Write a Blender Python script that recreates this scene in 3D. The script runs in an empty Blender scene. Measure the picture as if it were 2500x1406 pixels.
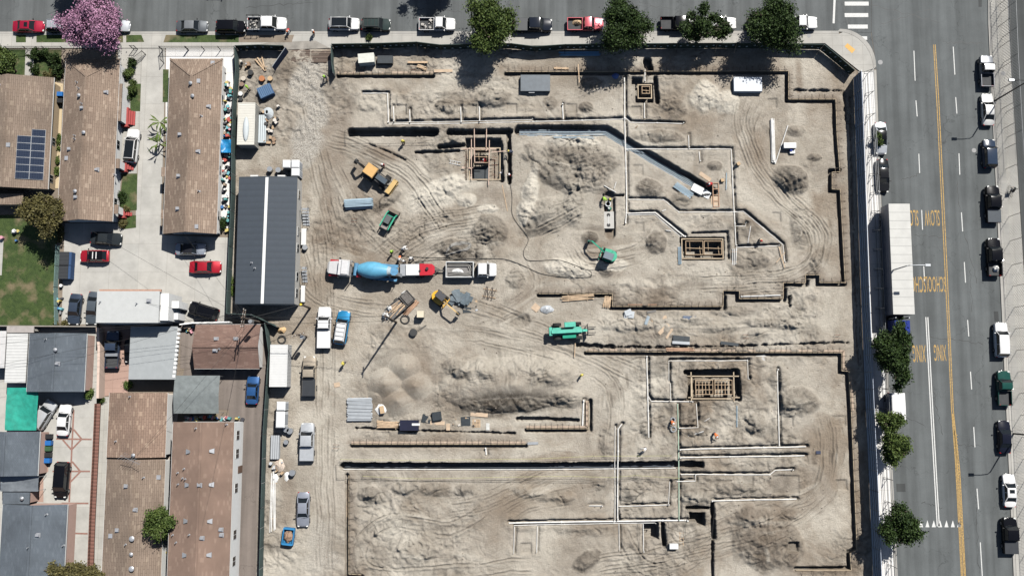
import bpy, math, random
import numpy as np
from mathutils import Vector, Matrix
from mathutils.geometry import tessellate_polygon
random.seed(7)
SC = bpy.context.scene
COL = SC.collection
# ---------------- camera, sky, sun, exposure ----------------
F = 2250.0; TH = math.radians(6.2); CH = 133.5
cam = bpy.data.objects.new('camera', bpy.data.cameras.new('camera')); COL.objects.link(cam)
cam.location = (0, 0, CH); cam.rotation_euler = (TH, 0, 0)
cam.data.lens = F / 2500 * 36; cam.data.sensor_width = 36; cam.data.clip_start = 1; cam.data.clip_end = 3000
SC.camera = cam
SC.view_settings.view_transform = 'Standard'; SC.view_settings.look = 'None'
SC.view_settings.exposure = 0.23; SC.view_settings.gamma = 1
SUN_DIR = Vector((0.55 * 0.60, 0.835 * 0.60, 0.80)).normalized()      # towards the sun
w = bpy.data.worlds.new("World"); SC.world = w; w.use_nodes = True
nt = w.node_tree; sky = nt.nodes.new('ShaderNodeTexSky'); sky.sky_type = 'NISHITA'; sky.sun_disc = False
sky.sun_elevation = math.asin(SUN_DIR.z); sky.sun_rotation = math.atan2(SUN_DIR.x, SUN_DIR.y)
nt.links.new(sky.outputs[0], nt.nodes['Background'].inputs[0]); nt.nodes['Background'].inputs[1].default_value = 0.05
sl = bpy.data.lights.new('sun', 'SUN'); sl.energy = 5.0; sl.angle = math.radians(0.5); sl.color = (1, 0.965, 0.91)
sun = bpy.data.objects.new('sun', sl); COL.objects.link(sun)
sun.rotation_euler = SUN_DIR.to_track_quat('Z', 'Y').to_euler(); sun.location = (30, 40, 150)

SC.cycles.diffuse_bounces = 0
def P(px, py, z=0.0):
    x = (px - 1250) / F; y = -(py - 703) / F
    c, s = math.cos(TH), math.sin(TH)
    dy = y * c + s; dz = y * s - c
    t = (CH - z) / (-dz)
    return (x * t, dy * t)
S = 0.0600
# ---------------- materials ----------------
MATS = {}
def node(nt, typ, **kw):
    n = nt.nodes.new(typ)
    for k, v in kw.items(): setattr(n, k, v)
    return n
def mat(name, c, rough=0.8, metal=0.0, var=0.12, scale=1.5, coat=0.0, bump=0.0, bscale=8.0, alpha=1.0, emit=None, detail=5.0, spec=None, trans=0.0):
    """one colour, varied by two octaves of noise so that nothing is perfectly flat"""
    if name in MATS: return MATS[name]
    m = bpy.data.materials.new(name); m.use_nodes = True; MATS[name] = m
    nt = m.node_tree; b = nt.nodes['Principled BSDF']
    tc = node(nt, 'ShaderNodeTexCoord')
    n = node(nt, 'ShaderNodeTexNoise'); n.inputs['Scale'].default_value = scale; n.inputs['Detail'].default_value = detail; n.inputs['Roughness'].default_value = .65
    nt.links.new(tc.outputs['Object'], n.inputs['Vector'])
    r = node(nt, 'ShaderNodeMapRange'); r.inputs[1].default_value = .3; r.inputs[2].default_value = .7
    r.inputs[3].default_value = 1 - var; r.inputs[4].default_value = 1 + var
    nt.links.new(n.outputs[0], r.inputs[0])
    mx = node(nt, 'ShaderNodeVectorMath', operation='SCALE'); mx.inputs[0].default_value = c[:3]
    nt.links.new(r.outputs[0], mx.inputs['Scale']); nt.links.new(mx.outputs[0], b.inputs['Base Color'])
    b.inputs['Roughness'].default_value = rough; b.inputs['Metallic'].default_value = metal
    b.inputs['Coat Weight'].default_value = coat; b.inputs['Coat Roughness'].default_value = .06
    b.inputs['Alpha'].default_value = alpha
    if spec is not None: b.inputs['Specular IOR Level'].default_value = spec
    if bump:
        n2 = node(nt, 'ShaderNodeTexNoise'); n2.inputs['Scale'].default_value = bscale; n2.inputs['Detail'].default_value = 6
        nt.links.new(tc.outputs['Object'], n2.inputs['Vector'])
        bp = node(nt, 'ShaderNodeBump'); bp.inputs['Strength'].default_value = bump; bp.inputs['Distance'].default_value = .1
        nt.links.new(n2.outputs[0], bp.inputs['Height']); nt.links.new(bp.outputs[0], b.inputs['Normal'])
    return m
def paint(c, name=None, metal=0.25):
    name = name or 'paint_%.2f_%.2f_%.2f' % tuple(c)
    d = max(c) < .08; return mat(name, c, rough=.16 if d else .34, metal=0 if d else metal, var=.08, scale=2.5, coat=.08 if d else .5, spec=.2 if d else .35)
def shingle(name, c1, c2, c3, sx=.30, sy=.9, rot=0):
    """shingle courses: light and dark tabs in rows"""
    if name in MATS: return MATS[name]
    m = bpy.data.materials.new(name); m.use_nodes = True; MATS[name] = m
    nt = m.node_tree; b = nt.nodes['Principled BSDF']; L = nt.links.new
    tc = node(nt, 'ShaderNodeTexCoord'); mp = node(nt, 'ShaderNodeMapping'); mp.inputs['Rotation'].default_value = (0, 0, rot)
    L(tc.outputs['Object'], mp.inputs['Vector'])
    br = node(nt, 'ShaderNodeTexBrick'); br.inputs['Scale'].default_value = 1
    br.inputs['Brick Width'].default_value = sy; br.inputs['Row Height'].default_value = sx; br.inputs['Mortar Size'].default_value = .022
    br.inputs['Mortar Smooth'].default_value = .4; br.inputs['Bias'].default_value = -.1
    br.inputs['Color1'].default_value = (*c1, 1); br.inputs['Color2'].default_value = (*c2, 1); br.inputs['Mortar'].default_value = tuple(v * .62 for v in c1) + (1,)
    L(mp.outputs[0], br.inputs['Vector'])
    n = node(nt, 'ShaderNodeTexNoise'); n.inputs['Scale'].default_value = .25; n.inputs['Detail'].default_value = 5
    L(tc.outputs['Object'], n.inputs['Vector'])
    mp2 = node(nt, 'ShaderNodeMapping'); mp2.inputs['Scale'].default_value = (1 / .24, 1 / .62, 1) if rot else (1 / .62, 1 / .24, 1); mp2.inputs['Rotation'].default_value = (0, 0, 0)
    L(tc.outputs['Object'], mp2.inputs['Vector'])
    n3 = node(nt, 'ShaderNodeTexWhiteNoise', noise_dimensions='2D')
    fl = node(nt, 'ShaderNodeVectorMath', operation='FLOOR'); L(mp2.outputs[0], fl.inputs[0]); L(fl.outputs[0], n3.inputs['Vector'])
    gt = node(nt, 'ShaderNodeMath', operation='GREATER_THAN'); gt.inputs[1].default_value = .90; L(n3.outputs['Value'], gt.inputs[0])
    g2 = node(nt, 'ShaderNodeMath', operation='MULTIPLY'); g2.inputs[1].default_value = .38; L(gt.outputs[0], g2.inputs[0])
    mx = node(nt, 'ShaderNodeMix', data_type='RGBA'); L(g2.outputs[0], mx.inputs[0]); L(br.outputs[0], mx.inputs[6]); mx.inputs[7].default_value = (*c3, 1)
    r = node(nt, 'ShaderNodeMapRange'); r.inputs[1].default_value = .3; r.inputs[2].default_value = .7; r.inputs[3].default_value = .80; r.inputs[4].default_value = 1.16
    L(n.outputs[0], r.inputs[0])
    sc = node(nt, 'ShaderNodeVectorMath', operation='SCALE'); L(mx.outputs[2], sc.inputs[0]); L(r.outputs[0], sc.inputs['Scale'])
    L(sc.outputs[0], b.inputs['Base Color']); b.inputs['Roughness'].default_value = .9
    bp = node(nt, 'ShaderNodeBump'); bp.inputs['Strength'].default_value = .6; bp.inputs['Distance'].default_value = .03
    L(br.outputs['Fac'], bp.inputs['Height']); bp.invert = True; L(bp.outputs[0], b.inputs['Normal'])
    return m
def ribbed(name, c, period=.3, rot=0, rough=.5, metal=.1, depth=.6, dark=.75):
    if name in MATS: return MATS[name]
    m = mat(name, c, rough=rough, metal=metal, var=.06); nt = m.node_tree; b = nt.nodes['Principled BSDF']; L = nt.links.new
    tc = node(nt, 'ShaderNodeTexCoord'); mp = node(nt, 'ShaderNodeMapping'); mp.inputs['Rotation'].default_value = (0, 0, rot); L(tc.outputs['Object'], mp.inputs[0])
    wv = node(nt, 'ShaderNodeTexWave'); wv.inputs['Scale'].default_value = .314 / period; L(mp.outputs[0], wv.inputs[0])
    bp = node(nt, 'ShaderNodeBump'); bp.inputs['Strength'].default_value = depth; bp.inputs['Distance'].default_value = .05
    L(wv.outputs['Fac'], bp.inputs['Height']); L(bp.outputs[0], b.inputs['Normal'])
    src = b.inputs['Base Color'].links[0].from_socket
    r = node(nt, 'ShaderNodeMapRange'); r.inputs[1].default_value = 0; r.inputs[2].default_value = .35; r.inputs[3].default_value = dark; r.inputs[4].default_value = 1
    L(wv.outputs['Fac'], r.inputs[0]); sc = node(nt, 'ShaderNodeVectorMath', operation='SCALE'); L(src, sc.inputs[0]); L(r.outputs[0], sc.inputs['Scale']); L(sc.outputs[0], b.inputs['Base Color'])
    return m
def leafmat(name, c1, c2, rough=.65):
    if name in MATS: return MATS[name]
    m = bpy.data.materials.new(name); m.use_nodes = True; MATS[name] = m
    nt = m.node_tree; b = nt.nodes['Principled BSDF']; L = nt.links.new
    g = node(nt, 'ShaderNodeNewGeometry'); mx = node(nt, 'ShaderNodeMix', data_type='RGBA')
    tc = node(nt, 'ShaderNodeTexCoord'); n = node(nt, 'ShaderNodeTexNoise'); n.inputs['Scale'].default_value = .9; L(tc.outputs['Object'], n.inputs['Vector'])
    ad = node(nt, 'ShaderNodeMath', operation='MULTIPLY_ADD'); ad.inputs[1].default_value = 1.6; ad.inputs[2].default_value = -.8; L(n.outputs[0], ad.inputs[0])
    a2 = node(nt, 'ShaderNodeMath', operation='ADD', use_clamp=True); L(g.outputs['Random Per Island'], a2.inputs[0]); L(ad.outputs[0], a2.inputs[1])
    L(a2.outputs[0], mx.inputs[0]); mx.inputs[6].default_value = (*c1, 1); mx.inputs[7].default_value = (*c2, 1)
    L(mx.outputs[2], b.inputs['Base Color']); b.inputs['Roughness'].default_value = rough
    b.inputs['Specular IOR Level'].default_value = .3
    return m
# ---------------- mesh builder ----------------
class MB:
    def __init__(s): s.v = []; s.f = []
    def add(s, vs, fs, M=None):
        o = len(s.v)
        if M is not None: vs = [tuple(M @ Vector(v)) for v in vs]
        s.v += [tuple(v) for v in vs]; s.f += [tuple(i + o for i in f) for f in fs]; return s
    def box(s, x0, x1, y0, y1, z0, z1, M=None, tx=0, ty=0):
        vs = [(x0, y0, z0), (x1, y0, z0), (x1, y1, z0), (x0, y1, z0), (x0 + tx, y0 + ty, z1), (x1 - tx, y0 + ty, z1), (x1 - tx, y1 - ty, z1), (x0 + tx, y1 - ty, z1)]
        return s.add(vs, [(0, 3, 2, 1), (4, 5, 6, 7), (0, 1, 5, 4), (1, 2, 6, 5), (2, 3, 7, 6), (3, 0, 4, 7)], M)
    def obox(s, cx, cy, z0, z1, lx, ly, a=0.0, tx=0, ty=0):
        M = Matrix.Translation((cx, cy, 0)) @ Matrix.Rotation(a, 4, 'Z')
        return s.box(-lx / 2, lx / 2, -ly / 2, ly / 2, z0, z1, M, tx, ty)
    def beam(s, p, q, wd, ht):
        p = Vector(p); q = Vector(q); d = q - p; L = d.length
        if L < 1e-6: return s
        M = Matrix.Translation(p) @ d.to_track_quat('X', 'Z').to_matrix().to_4x4()
        return s.box(0, L, -wd / 2, wd / 2, -ht / 2, ht / 2, M)
    def cyl(s, p, q, r0, r1=None, n=10, caps=True):
        r1 = r0 if r1 is None else r1; p = Vector(p); q = Vector(q)
        R = (q - p).to_track_quat('Z', 'Y').to_matrix()
        vs = []
        for c, r in ((p, r0), (q, r1)):
            for i in range(n):
                a = 2 * math.pi * i / n; vs.append(c + R @ Vector((r * math.cos(a), r * math.sin(a), 0)))
        fs = [(i, (i + 1) % n, n + (i + 1) % n, n + i) for i in range(n)]
        if caps: fs += [tuple(range(n))[::-1], tuple(range(n, 2 * n))]
        return s.add(vs, fs)
    def lathe(s, p, q, prof, n=16):
        """prof: (t along p-q, radius)"""
        p = Vector(p); q = Vector(q); R = (q - p).to_track_quat('Z', 'Y').to_matrix(); vs = []
        for t, r in prof:
            for i in range(n):
                a = 2 * math.pi * i / n; vs.append(p + (q - p) * t + R @ Vector((r * math.cos(a), r * math.sin(a), 0)))
        fs = []
        for k in range(len(prof) - 1):
            for i in range(n): fs.append((k * n + i, k * n + (i + 1) % n, (k + 1) * n + (i + 1) % n, (k + 1) * n + i))
        fs += [tuple(range(n))[::-1], tuple(range((len(prof) - 1) * n, len(prof) * n))]
        return s.add(vs, fs)
    def tube(s, pts, r, n=8):
        pts = [Vector(p) for p in pts]; vs = []
        for i, p in enumerate(pts):
            d = (pts[min(i + 1, len(pts) - 1)] - pts[max(i - 1, 0)]).normalized()
            u = d.cross(Vector((0, 0, 1)));
            if u.length < 1e-3: u = Vector((1, 0, 0))
            u.normalize(); v = u.cross(d)
            for k in range(n):
                a = 2 * math.pi * k / n; vs.append(p + u * r * math.cos(a) + v * r * math.sin(a))
        fs = []
        for i in range(len(pts) - 1):
            for k in range(n): fs.append((i * n + k, i * n + (k + 1) % n, (i + 1) * n + (k + 1) % n, (i + 1) * n + k))
        fs += [tuple(range(n)), tuple(range((len(pts) - 1) * n, len(pts) * n))[::-1]]
        return s.add(vs, fs)
    def prism(s, poly, z0, z1):
        n = len(poly); a = sum(poly[i][0] * poly[(i + 1) % n][1] - poly[(i + 1) % n][0] * poly[i][1] for i in range(n))
        if a < 0: poly = poly[::-1]
        vs = [(x, y, z0) for x, y in poly] + [(x, y, z1) for x, y in poly]
        fs = [(i, (i + 1) % n, n + (i + 1) % n, n + i) for i in range(n)] + [tuple(range(n))[::-1], tuple(range(n, 2 * n))]
        return s.add(vs, fs)
    def sphere(s, c, rx, ry, rz, n=10, m=6, z0=-1):
        vs = []; fs = []
        for j in range(m + 1):
            t = math.asin(z0) + (math.pi / 2 - math.asin(z0)) * j / m
            for i in range(n):
                a = 2 * math.pi * i / n; vs.append((c[0] + rx * math.cos(t) * math.cos(a), c[1] + ry * math.cos(t) * math.sin(a), c[2] + rz * math.sin(t)))
        for j in range(m):
            for i in range(n): fs.append((j * n + i, j * n + (i + 1) % n, (j + 1) * n + (i + 1) % n, (j + 1) * n + i))
        return s.add(vs, fs)
    def loft(s, secs, closed=False, caps=True):
        n = len(secs[0]); vs = [p for sec in secs for p in sec]; fs = []
        m = n if closed else n - 1
        for i in range(len(secs) - 1):
            for k in range(m): fs.append((i * n + k, i * n + (k + 1) % n, (i + 1) * n + (k + 1) % n, (i + 1) * n + k))
        if caps: fs += [tuple(range(n))[::-1], tuple(range((len(secs) - 1) * n, len(secs) * n))]
        return s.add(vs, fs)
    def build(s, name, m, parent=None, loc=None, rz=0.0, smooth=False):
        me = bpy.data.meshes.new(name); me.from_pydata(s.v, [], s.f); me.update()
        if m: me.materials.append(m)
        if smooth:
            me.polygons.foreach_set('use_smooth', [True] * len(me.polygons))
            try: me.set_sharp_from_angle(angle=math.radians(38))
            except Exception: pass
        o = bpy.data.objects.new(name, me); COL.objects.link(o)
        if parent: o.parent = parent
        if loc: o.location = loc
        if rz: o.rotation_euler.z = rz
        return o
def empty(name, x, y, z=0, rz=0):
    o = bpy.data.objects.new(name, None); COL.objects.link(o); o.location = (x, y, z); o.rotation_euler.z = rz; o.empty_display_size = .3
    return o
def tag(o, label, cat, group=None, kind=None):
    if label: o['label'] = label
    if cat: o['category'] = cat
    if group: o['group'] = group
    if kind: o['kind'] = kind
    return o
def thing(name, label, cat, x, y, z=0, rz=0, group=None): return tag(empty(name, x, y, z, rz), label, cat, group)
def struct(name, mb, m): o = mb.build(name, m); o['kind'] = 'structure'; return o
def copy_tree(o, parent=None):
    c = o.copy(); COL.objects.link(c); c.parent = parent
    for ch in list(o.children): copy_tree(ch, c)
    return c
def seg(ax, ay, bx, by, z=0):
    a = P(ax, ay, z); b = P(bx, by, z); d = (b[0] - a[0], b[1] - a[1])
    return ((a[0] + b[0]) / 2, (a[1] + b[1]) / 2, math.hypot(*d), math.atan2(d[1], d[0]))
def PP(pts, z=0): return [P(x, y, z) for x, y in pts]
# common materials
M_GLASS = mat('dark_glass', (.012, .015, .018), rough=.05, var=.05, spec=.45)
M_TYRE = mat('tyre_rubber', (.022, .022, .022), rough=.9)
M_RIM = mat('wheel_rim', (.35, .35, .36), rough=.35, metal=.8)
M_BLACK = mat('black_plastic', (.02, .02, .021), rough=.6)
M_STEEL = mat('dark_steel', (.06, .06, .06), rough=.5, metal=.5)
M_GALV = mat('galvanised_metal', (.42, .44, .46), rough=.4, metal=.6)
M_LUMB = mat('lumber', (.52, .38, .25), rough=.85, var=.2, scale=3)
M_PLY = mat('plywood', (.50, .38, .27), rough=.85, var=.15)
M_REBAR = mat('rusty_steel', (.20, .09, .055), rough=.8, var=.3, scale=4)
M_WHITE = mat('white_paint', (.66, .66, .645), rough=.5, var=.05)
M_PVC = mat('white_pvc', (.70, .69, .66), rough=.55, var=.22, scale=1.1)
M_BLUEPIPE = mat('blue_grey_conduit', (.33, .43, .50), rough=.4, var=.12)
M_LAMP = mat('lamp_clear', (.75, .75, .72), rough=.15, var=.02)
M_TAIL = mat('lamp_red', (.45, .01, .01), rough=.2, var=.02)
# ---------------- the site terrain: one height field ----------------
RES = 0.11
SITE_PX = [(575, 112), (812, 110), (2010, 108), (2090, 172), (2100, 700), (2118, 1100), (2140, 1480), (622, 1480), (632, 1100), (646, 900), (652, 792), (556, 775), (556, 690), (565, 470), (566, 250)]
SITE = PP(SITE_PX)
xs = [p[0] for p in SITE]; ys = [p[1] for p in SITE]
GX = np.arange(min(xs) - .3, max(xs) + .3, RES); GY = np.arange(min(ys) - .3, max(ys) + .3, RES)
X, Y = np.meshgrid(GX, GY); NYg, NXg = X.shape
def vn(sc, seed, ax=1.0, Xa=None, Ya=None):
    rng = np.random.RandomState(seed); T = rng.rand(256, 256)
    xx = ((X if Xa is None else Xa) / (sc * ax)) + 100; yy = ((Y if Ya is None else Ya) / sc) + 100
    xi = np.floor(xx).astype(int); yi = np.floor(yy).astype(int); fx = xx - xi; fy = yy - yi
    fx = fx * fx * (3 - 2 * fx); fy = fy * fy * (3 - 2 * fy); xi &= 255; yi &= 255; x1 = (xi + 1) & 255; y1 = (yi + 1) & 255
    return (T[yi, xi] * (1 - fx) + T[yi, x1] * fx) * (1 - fy) + (T[y1, xi] * (1 - fx) + T[y1, x1] * fx) * fy
def fbm(sc, seed, o=4, rg=.5):
    h = 0; a = 1; t = 0
    for i in range(o): h = h + a * vn(sc / 2 ** i, seed + i * 13); t += a; a *= rg
    return h / t
N1 = fbm(9, 1); N2 = fbm(2.2, 20, 4, .6); N3 = fbm(.7, 50, 3, .6); N4 = fbm(4.5, 80, 4, .55)
RID = 1 - np.abs(2 * fbm(1.6, 120, 3, .55) - 1)
RID2 = 1 - np.abs(2 * fbm(3.4, 160, 3, .5) - 1)
Hh = .02 + (N1 - .5) * .25 + (N4 - .5) * .16 + (N2 - .5) * .12 + (N3 - .5) * .08
WX = X + (fbm(3, 210, 3) - .5) * 3.2; WY = Y + (fbm(3, 240, 3) - .5) * 3.2
def crease(sc, seed, ax, k, rot=0.0):
    c, s = math.cos(rot), math.sin(rot); n = vn(sc, seed, ax, WX * c + WY * s, -WX * s + WY * c) * .65 + vn(sc * .45, seed + 3, ax, WX * c + WY * s, -WX * s + WY * c) * .35
    return np.clip(1 - np.abs(n - .5) * k, 0, 1) * np.clip((vn(2.6, seed + 9) - .38) * 4, 0, 1)
CR = np.maximum(crease(1.5, 500, 2.2, 13, .5), crease(1.1, 530, 1.8, 11, -.4)); CR2 = crease(3.2, 560, 1.6, 20, .9)
LUMP = np.clip((vn(.55, 610) - .62) * 3, 0, 1) * np.clip((vn(3.1, 640) - .45) * 4, 0, 1)
# rough patches against driven, flattened ones
rough = np.clip((fbm(11, 300, 3) - .42) * 4.5, 0, 1)
DARK = np.clip((N4 - .55) * 1.6, 0, 1) * .45; PALE = np.zeros_like(X); BROWN = np.clip((fbm(13, 400, 3) - .55) * 2.2, 0, 1) * .4; GRAV = np.zeros_like(X)
def win(x0, x1, y0, y1):
    i0 = max(0, int((x0 - GX[0]) / RES)); i1 = min(NXg, int((x1 - GX[0]) / RES) + 2)
    j0 = max(0, int((y0 - GY[0]) / RES)); j1 = min(NYg, int((y1 - GY[0]) / RES) + 2)
    return slice(j0, j1), slice(i0, i1)
def polyd(pts, m):
    """signed offset and distance to a polyline, in its own window"""
    x0 = min(p[0] for p in pts) - m; x1 = max(p[0] for p in pts) + m; y0 = min(p[1] for p in pts) - m; y1 = max(p[1] for p in pts) + m
    w = win(x0, x1, y0, y1); xx = X[w]; yy = Y[w]
    D = np.full(xx.shape, 1e9); Sg = np.zeros(xx.shape); U = np.zeros(xx.shape); acc = 0
    for a, b in zip(pts[:-1], pts[1:]):
        dx, dy = b[0] - a[0], b[1] - a[1]; L = math.hypot(dx, dy) + 1e-9
        t = np.clip(((xx - a[0]) * dx + (yy - a[1]) * dy) / L ** 2, 0, 1)
        d = np.hypot(xx - a[0] - t * dx, yy - a[1] - t * dy); s = ((xx - a[0]) * dy - (yy - a[1]) * dx) / L
        k = d < D; D[k] = d[k]; Sg[k] = s[k]; U[k] = (acc + t * L)[k]; acc += L
    return w, D, Sg, U
def mound(px, py, rx, ry, h, rot=0, dark=0, pale=0, brown=0, lump=.35, pw=1.0, flat=0.0):
    cx, cy = P(px, py); rx *= S; ry *= S; R = max(rx, ry) * 1.5
    w = win(cx - R, cx + R, cy - R, cy + R); a = -math.radians(rot)
    dx = X[w] - cx; dy = Y[w] - cy; u = (dx * math.cos(a) + dy * math.sin(a)) / rx; v = (-dx * math.sin(a) + dy * math.cos(a)) / ry
    d = np.sqrt(u * u + v * v) + (N2[w] - .5) * lump * 1.1 + (N4[w] - .5) * lump
    k = np.clip(1 - d, 0, 1); prof = np.minimum(k ** pw, 1 - flat) if flat else k ** pw
    Hh[w] += h * prof * (1 + (.35 if lump > .15 else 0) * (RID[w] - .6)) + np.clip(k * 3, 0, 1) * (RID[w] - .55) * (.26 if lump > .15 else .03) * min(1, abs(h)) + np.clip(k * 3, 0, 1) * (1 if lump > .15 else 0) * ((N3[w] - .5) * .30 - CR[w] * .20 + LUMP[w] * .22)
    e = np.clip(k * 5, 0, 1)
    if dark: DARK[w] = np.maximum(DARK[w] * (1 - e), e * dark * (.7 + .6 * N3[w]))
    if pale: PALE[w] = np.maximum(PALE[w], e * pale); DARK[w] *= (1 - e * pale)
    if brown: BROWN[w] = np.maximum(BROWN[w], e * brown)
def patch(px, py, rx, ry, rot=0, dark=0, pale=0, brown=0, grav=0, soft=1.5, rag=.9):
    cx, cy = P(px, py); rx *= S; ry *= S; R = max(rx, ry) * 1.6
    w = win(cx - R, cx + R, cy - R, cy + R); a = -math.radians(rot)
    dx = X[w] - cx; dy = Y[w] - cy; u = (dx * math.cos(a) + dy * math.sin(a)) / rx; v = (-dx * math.sin(a) + dy * math.cos(a)) / ry
    d = np.sqrt(u * u + v * v) + (N4[w] - .5) * rag + (N2[w] - .5) * rag * .6; e = np.clip((1 - d) * soft, 0, 1)
    for A, q in ((DARK, dark), (PALE, pale), (BROWN, brown), (GRAV, grav)):
        if q > 0: A[w] = np.maximum(A[w], e * q)
        elif q < 0: A[w] *= 1 + e * q
CARVE = []
def trench(pts, width, depth, z=0, jag=.10, spoil=0.0, world=False):
    q = pts if world else PP(pts)
    w, D, Sg, U = polyd(q, width + 1.6)
    D2 = D + (N3[w] - .5) * jag * 2
    e = np.clip((width / 2 + .10 - D2) / .16, 0, 1)
    if spoil:
        s = np.clip(1 - np.abs(D2 - width / 2 - .45) / .5, 0, 1); Hh[w] += s * spoil * (.4 + .9 * N2[w])
    CARVE.append((w, e, depth))
def pit(x0, y0, x1, y1, depth, jag=.08):
    a = P(x0, y0); b = P(x1, y1); w = win(min(a[0], b[0]) - .6, max(a[0], b[0]) + .6, min(a[1], b[1]) - .6, max(a[1], b[1]) + .6)
    cx, cy = (a[0] + b[0]) / 2, (a[1] + b[1]) / 2; hx, hy = abs(a[0] - b[0]) / 2, abs(a[1] - b[1]) / 2
    d = np.maximum(np.abs(X[w] - cx) - hx, np.abs(Y[w] - cy) - hy) + (N3[w] - .5) * jag * 2
    CARVE.append((w, np.clip((.08 - d) / .16, 0, 1), depth))
def flat(x0, y0, x1, y1, z=0.0, soft=.5):
    a = P(x0, y0); b = P(x1, y1); w = win(min(a[0], b[0]) - 1, max(a[0], b[0]) + 1, min(a[1], b[1]) - 1, max(a[1], b[1]) + 1)
    cx, cy = (a[0] + b[0]) / 2, (a[1] + b[1]) / 2; hx, hy = abs(a[0] - b[0]) / 2, abs(a[1] - b[1]) / 2
    d = np.maximum(np.abs(X[w] - cx) - hx, np.abs(Y[w] - cy) - hy); e = np.clip(1 - d / soft, 0, 1)
    Hh[w] = Hh[w] * (1 - e) + e * (z + (N3[w] - .5) * .03)
def smoothcurve(pts, n=10):
    out = []
    for i in range(len(pts) - 1):
        p0 = pts[max(i - 1, 0)]; p1 = pts[i]; p2 = pts[i + 1]; p3 = pts[min(i + 2, len(pts) - 1)]
        for k in range(n):
            t = k / n
            out.append(tuple(.5 * (2 * p1[j] + (p2[j] - p0[j]) * t + (2 * p0[j] - 5 * p1[j] + 4 * p2[j] - p3[j]) * t * t + (3 * p1[j] - p0[j] - 3 * p2[j] + p3[j]) * t ** 3) for j in range(len(p1))))
    out.append(tuple(pts[-1])); return out
def track(pts, gauge=1.6, wd=.34, depth=.085, passes=1, seed=0):
    """pairs of wheel ruts with a ridge thrown up beside each"""
    rnd = random.Random(seed + 5)
    for k in range(passes):
        o = rnd.uniform(-.9, .9) if passes > 1 else 0
        q = PP(smoothcurve(pts, 6)); w, D, Sg, U = polyd(q, gauge + 1.8)
        L = U.max() + 1e-6; fade = np.clip((vn(2.4, 700 + seed * 7 + k)[w] - .28) * 3.5, 0, 1) * np.clip(U / 1.5, 0, 1) * np.clip((L - U) / 1.5, 0, 1) * np.clip((gauge + 1.6 - D) * 3, 0, 1)
        for s in (-1, 1):
            a = np.abs(Sg - o - s * gauge / 2 + (N4[w] - .5) * .9)
            Hh[w] += fade * (-depth * np.clip(1 - a / (wd / 2), 0, 1) + depth * .8 * np.clip(1 - np.abs(a - wd * .75) / .16, 0, 1)) * (.5 + N2[w])
            DARK[w] = np.maximum(DARK[w], fade * .28 * np.clip(1 - a / wd, 0, 1) * (.5 + N2[w]))
# roughness of churned soil everywhere but the driven ways
CHURN = rough.copy()
def calm(px, py, rx, ry, q=1.0):
    cx, cy = P(px, py); rx *= S; ry *= S; w = win(cx - rx * 1.3, cx + rx * 1.3, cy - ry * 1.3, cy + ry * 1.3)
    d = np.sqrt(((X[w] - cx) / rx) ** 2 + ((Y[w] - cy) / ry) ** 2) + (N4[w] - .5) * .5; CHURN[w] *= 1 - q * np.clip((1.1 - d) * 3, 0, 1)
for a in [(1000, 205, 190, 22), (780, 1000, 120, 420), (1900, 480, 60, 200), (2000, 300, 60, 120), (2010, 560, 55, 140), (1960, 1300, 90, 90), (980, 1110, 200, 40), (1100, 1110, 180, 25), (1500, 640, 140, 50), (1400, 1110, 120, 30),
          (900, 700, 160, 120), (1300, 780, 260, 60), (2060, 800, 60, 120), (2050, 1100, 50, 200), (1740, 600, 60, 50), (1350, 240, 60, 40)]: calm(*a)
Hh += CHURN * ((RID - .6) * .36 + (RID2 - .6) * .24 + (N3 - .5) * .26 + LUMP * .16) - (CR * .15 + CR2 * .10) * (.22 + CHURN * .9)
DARK = np.maximum(DARK, CHURN * np.clip((RID2 - .62) * 1.5, 0, .5)); PALE = np.maximum(PALE, np.clip((.42 - N4) * 3, 0, 1) * .28)
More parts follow.
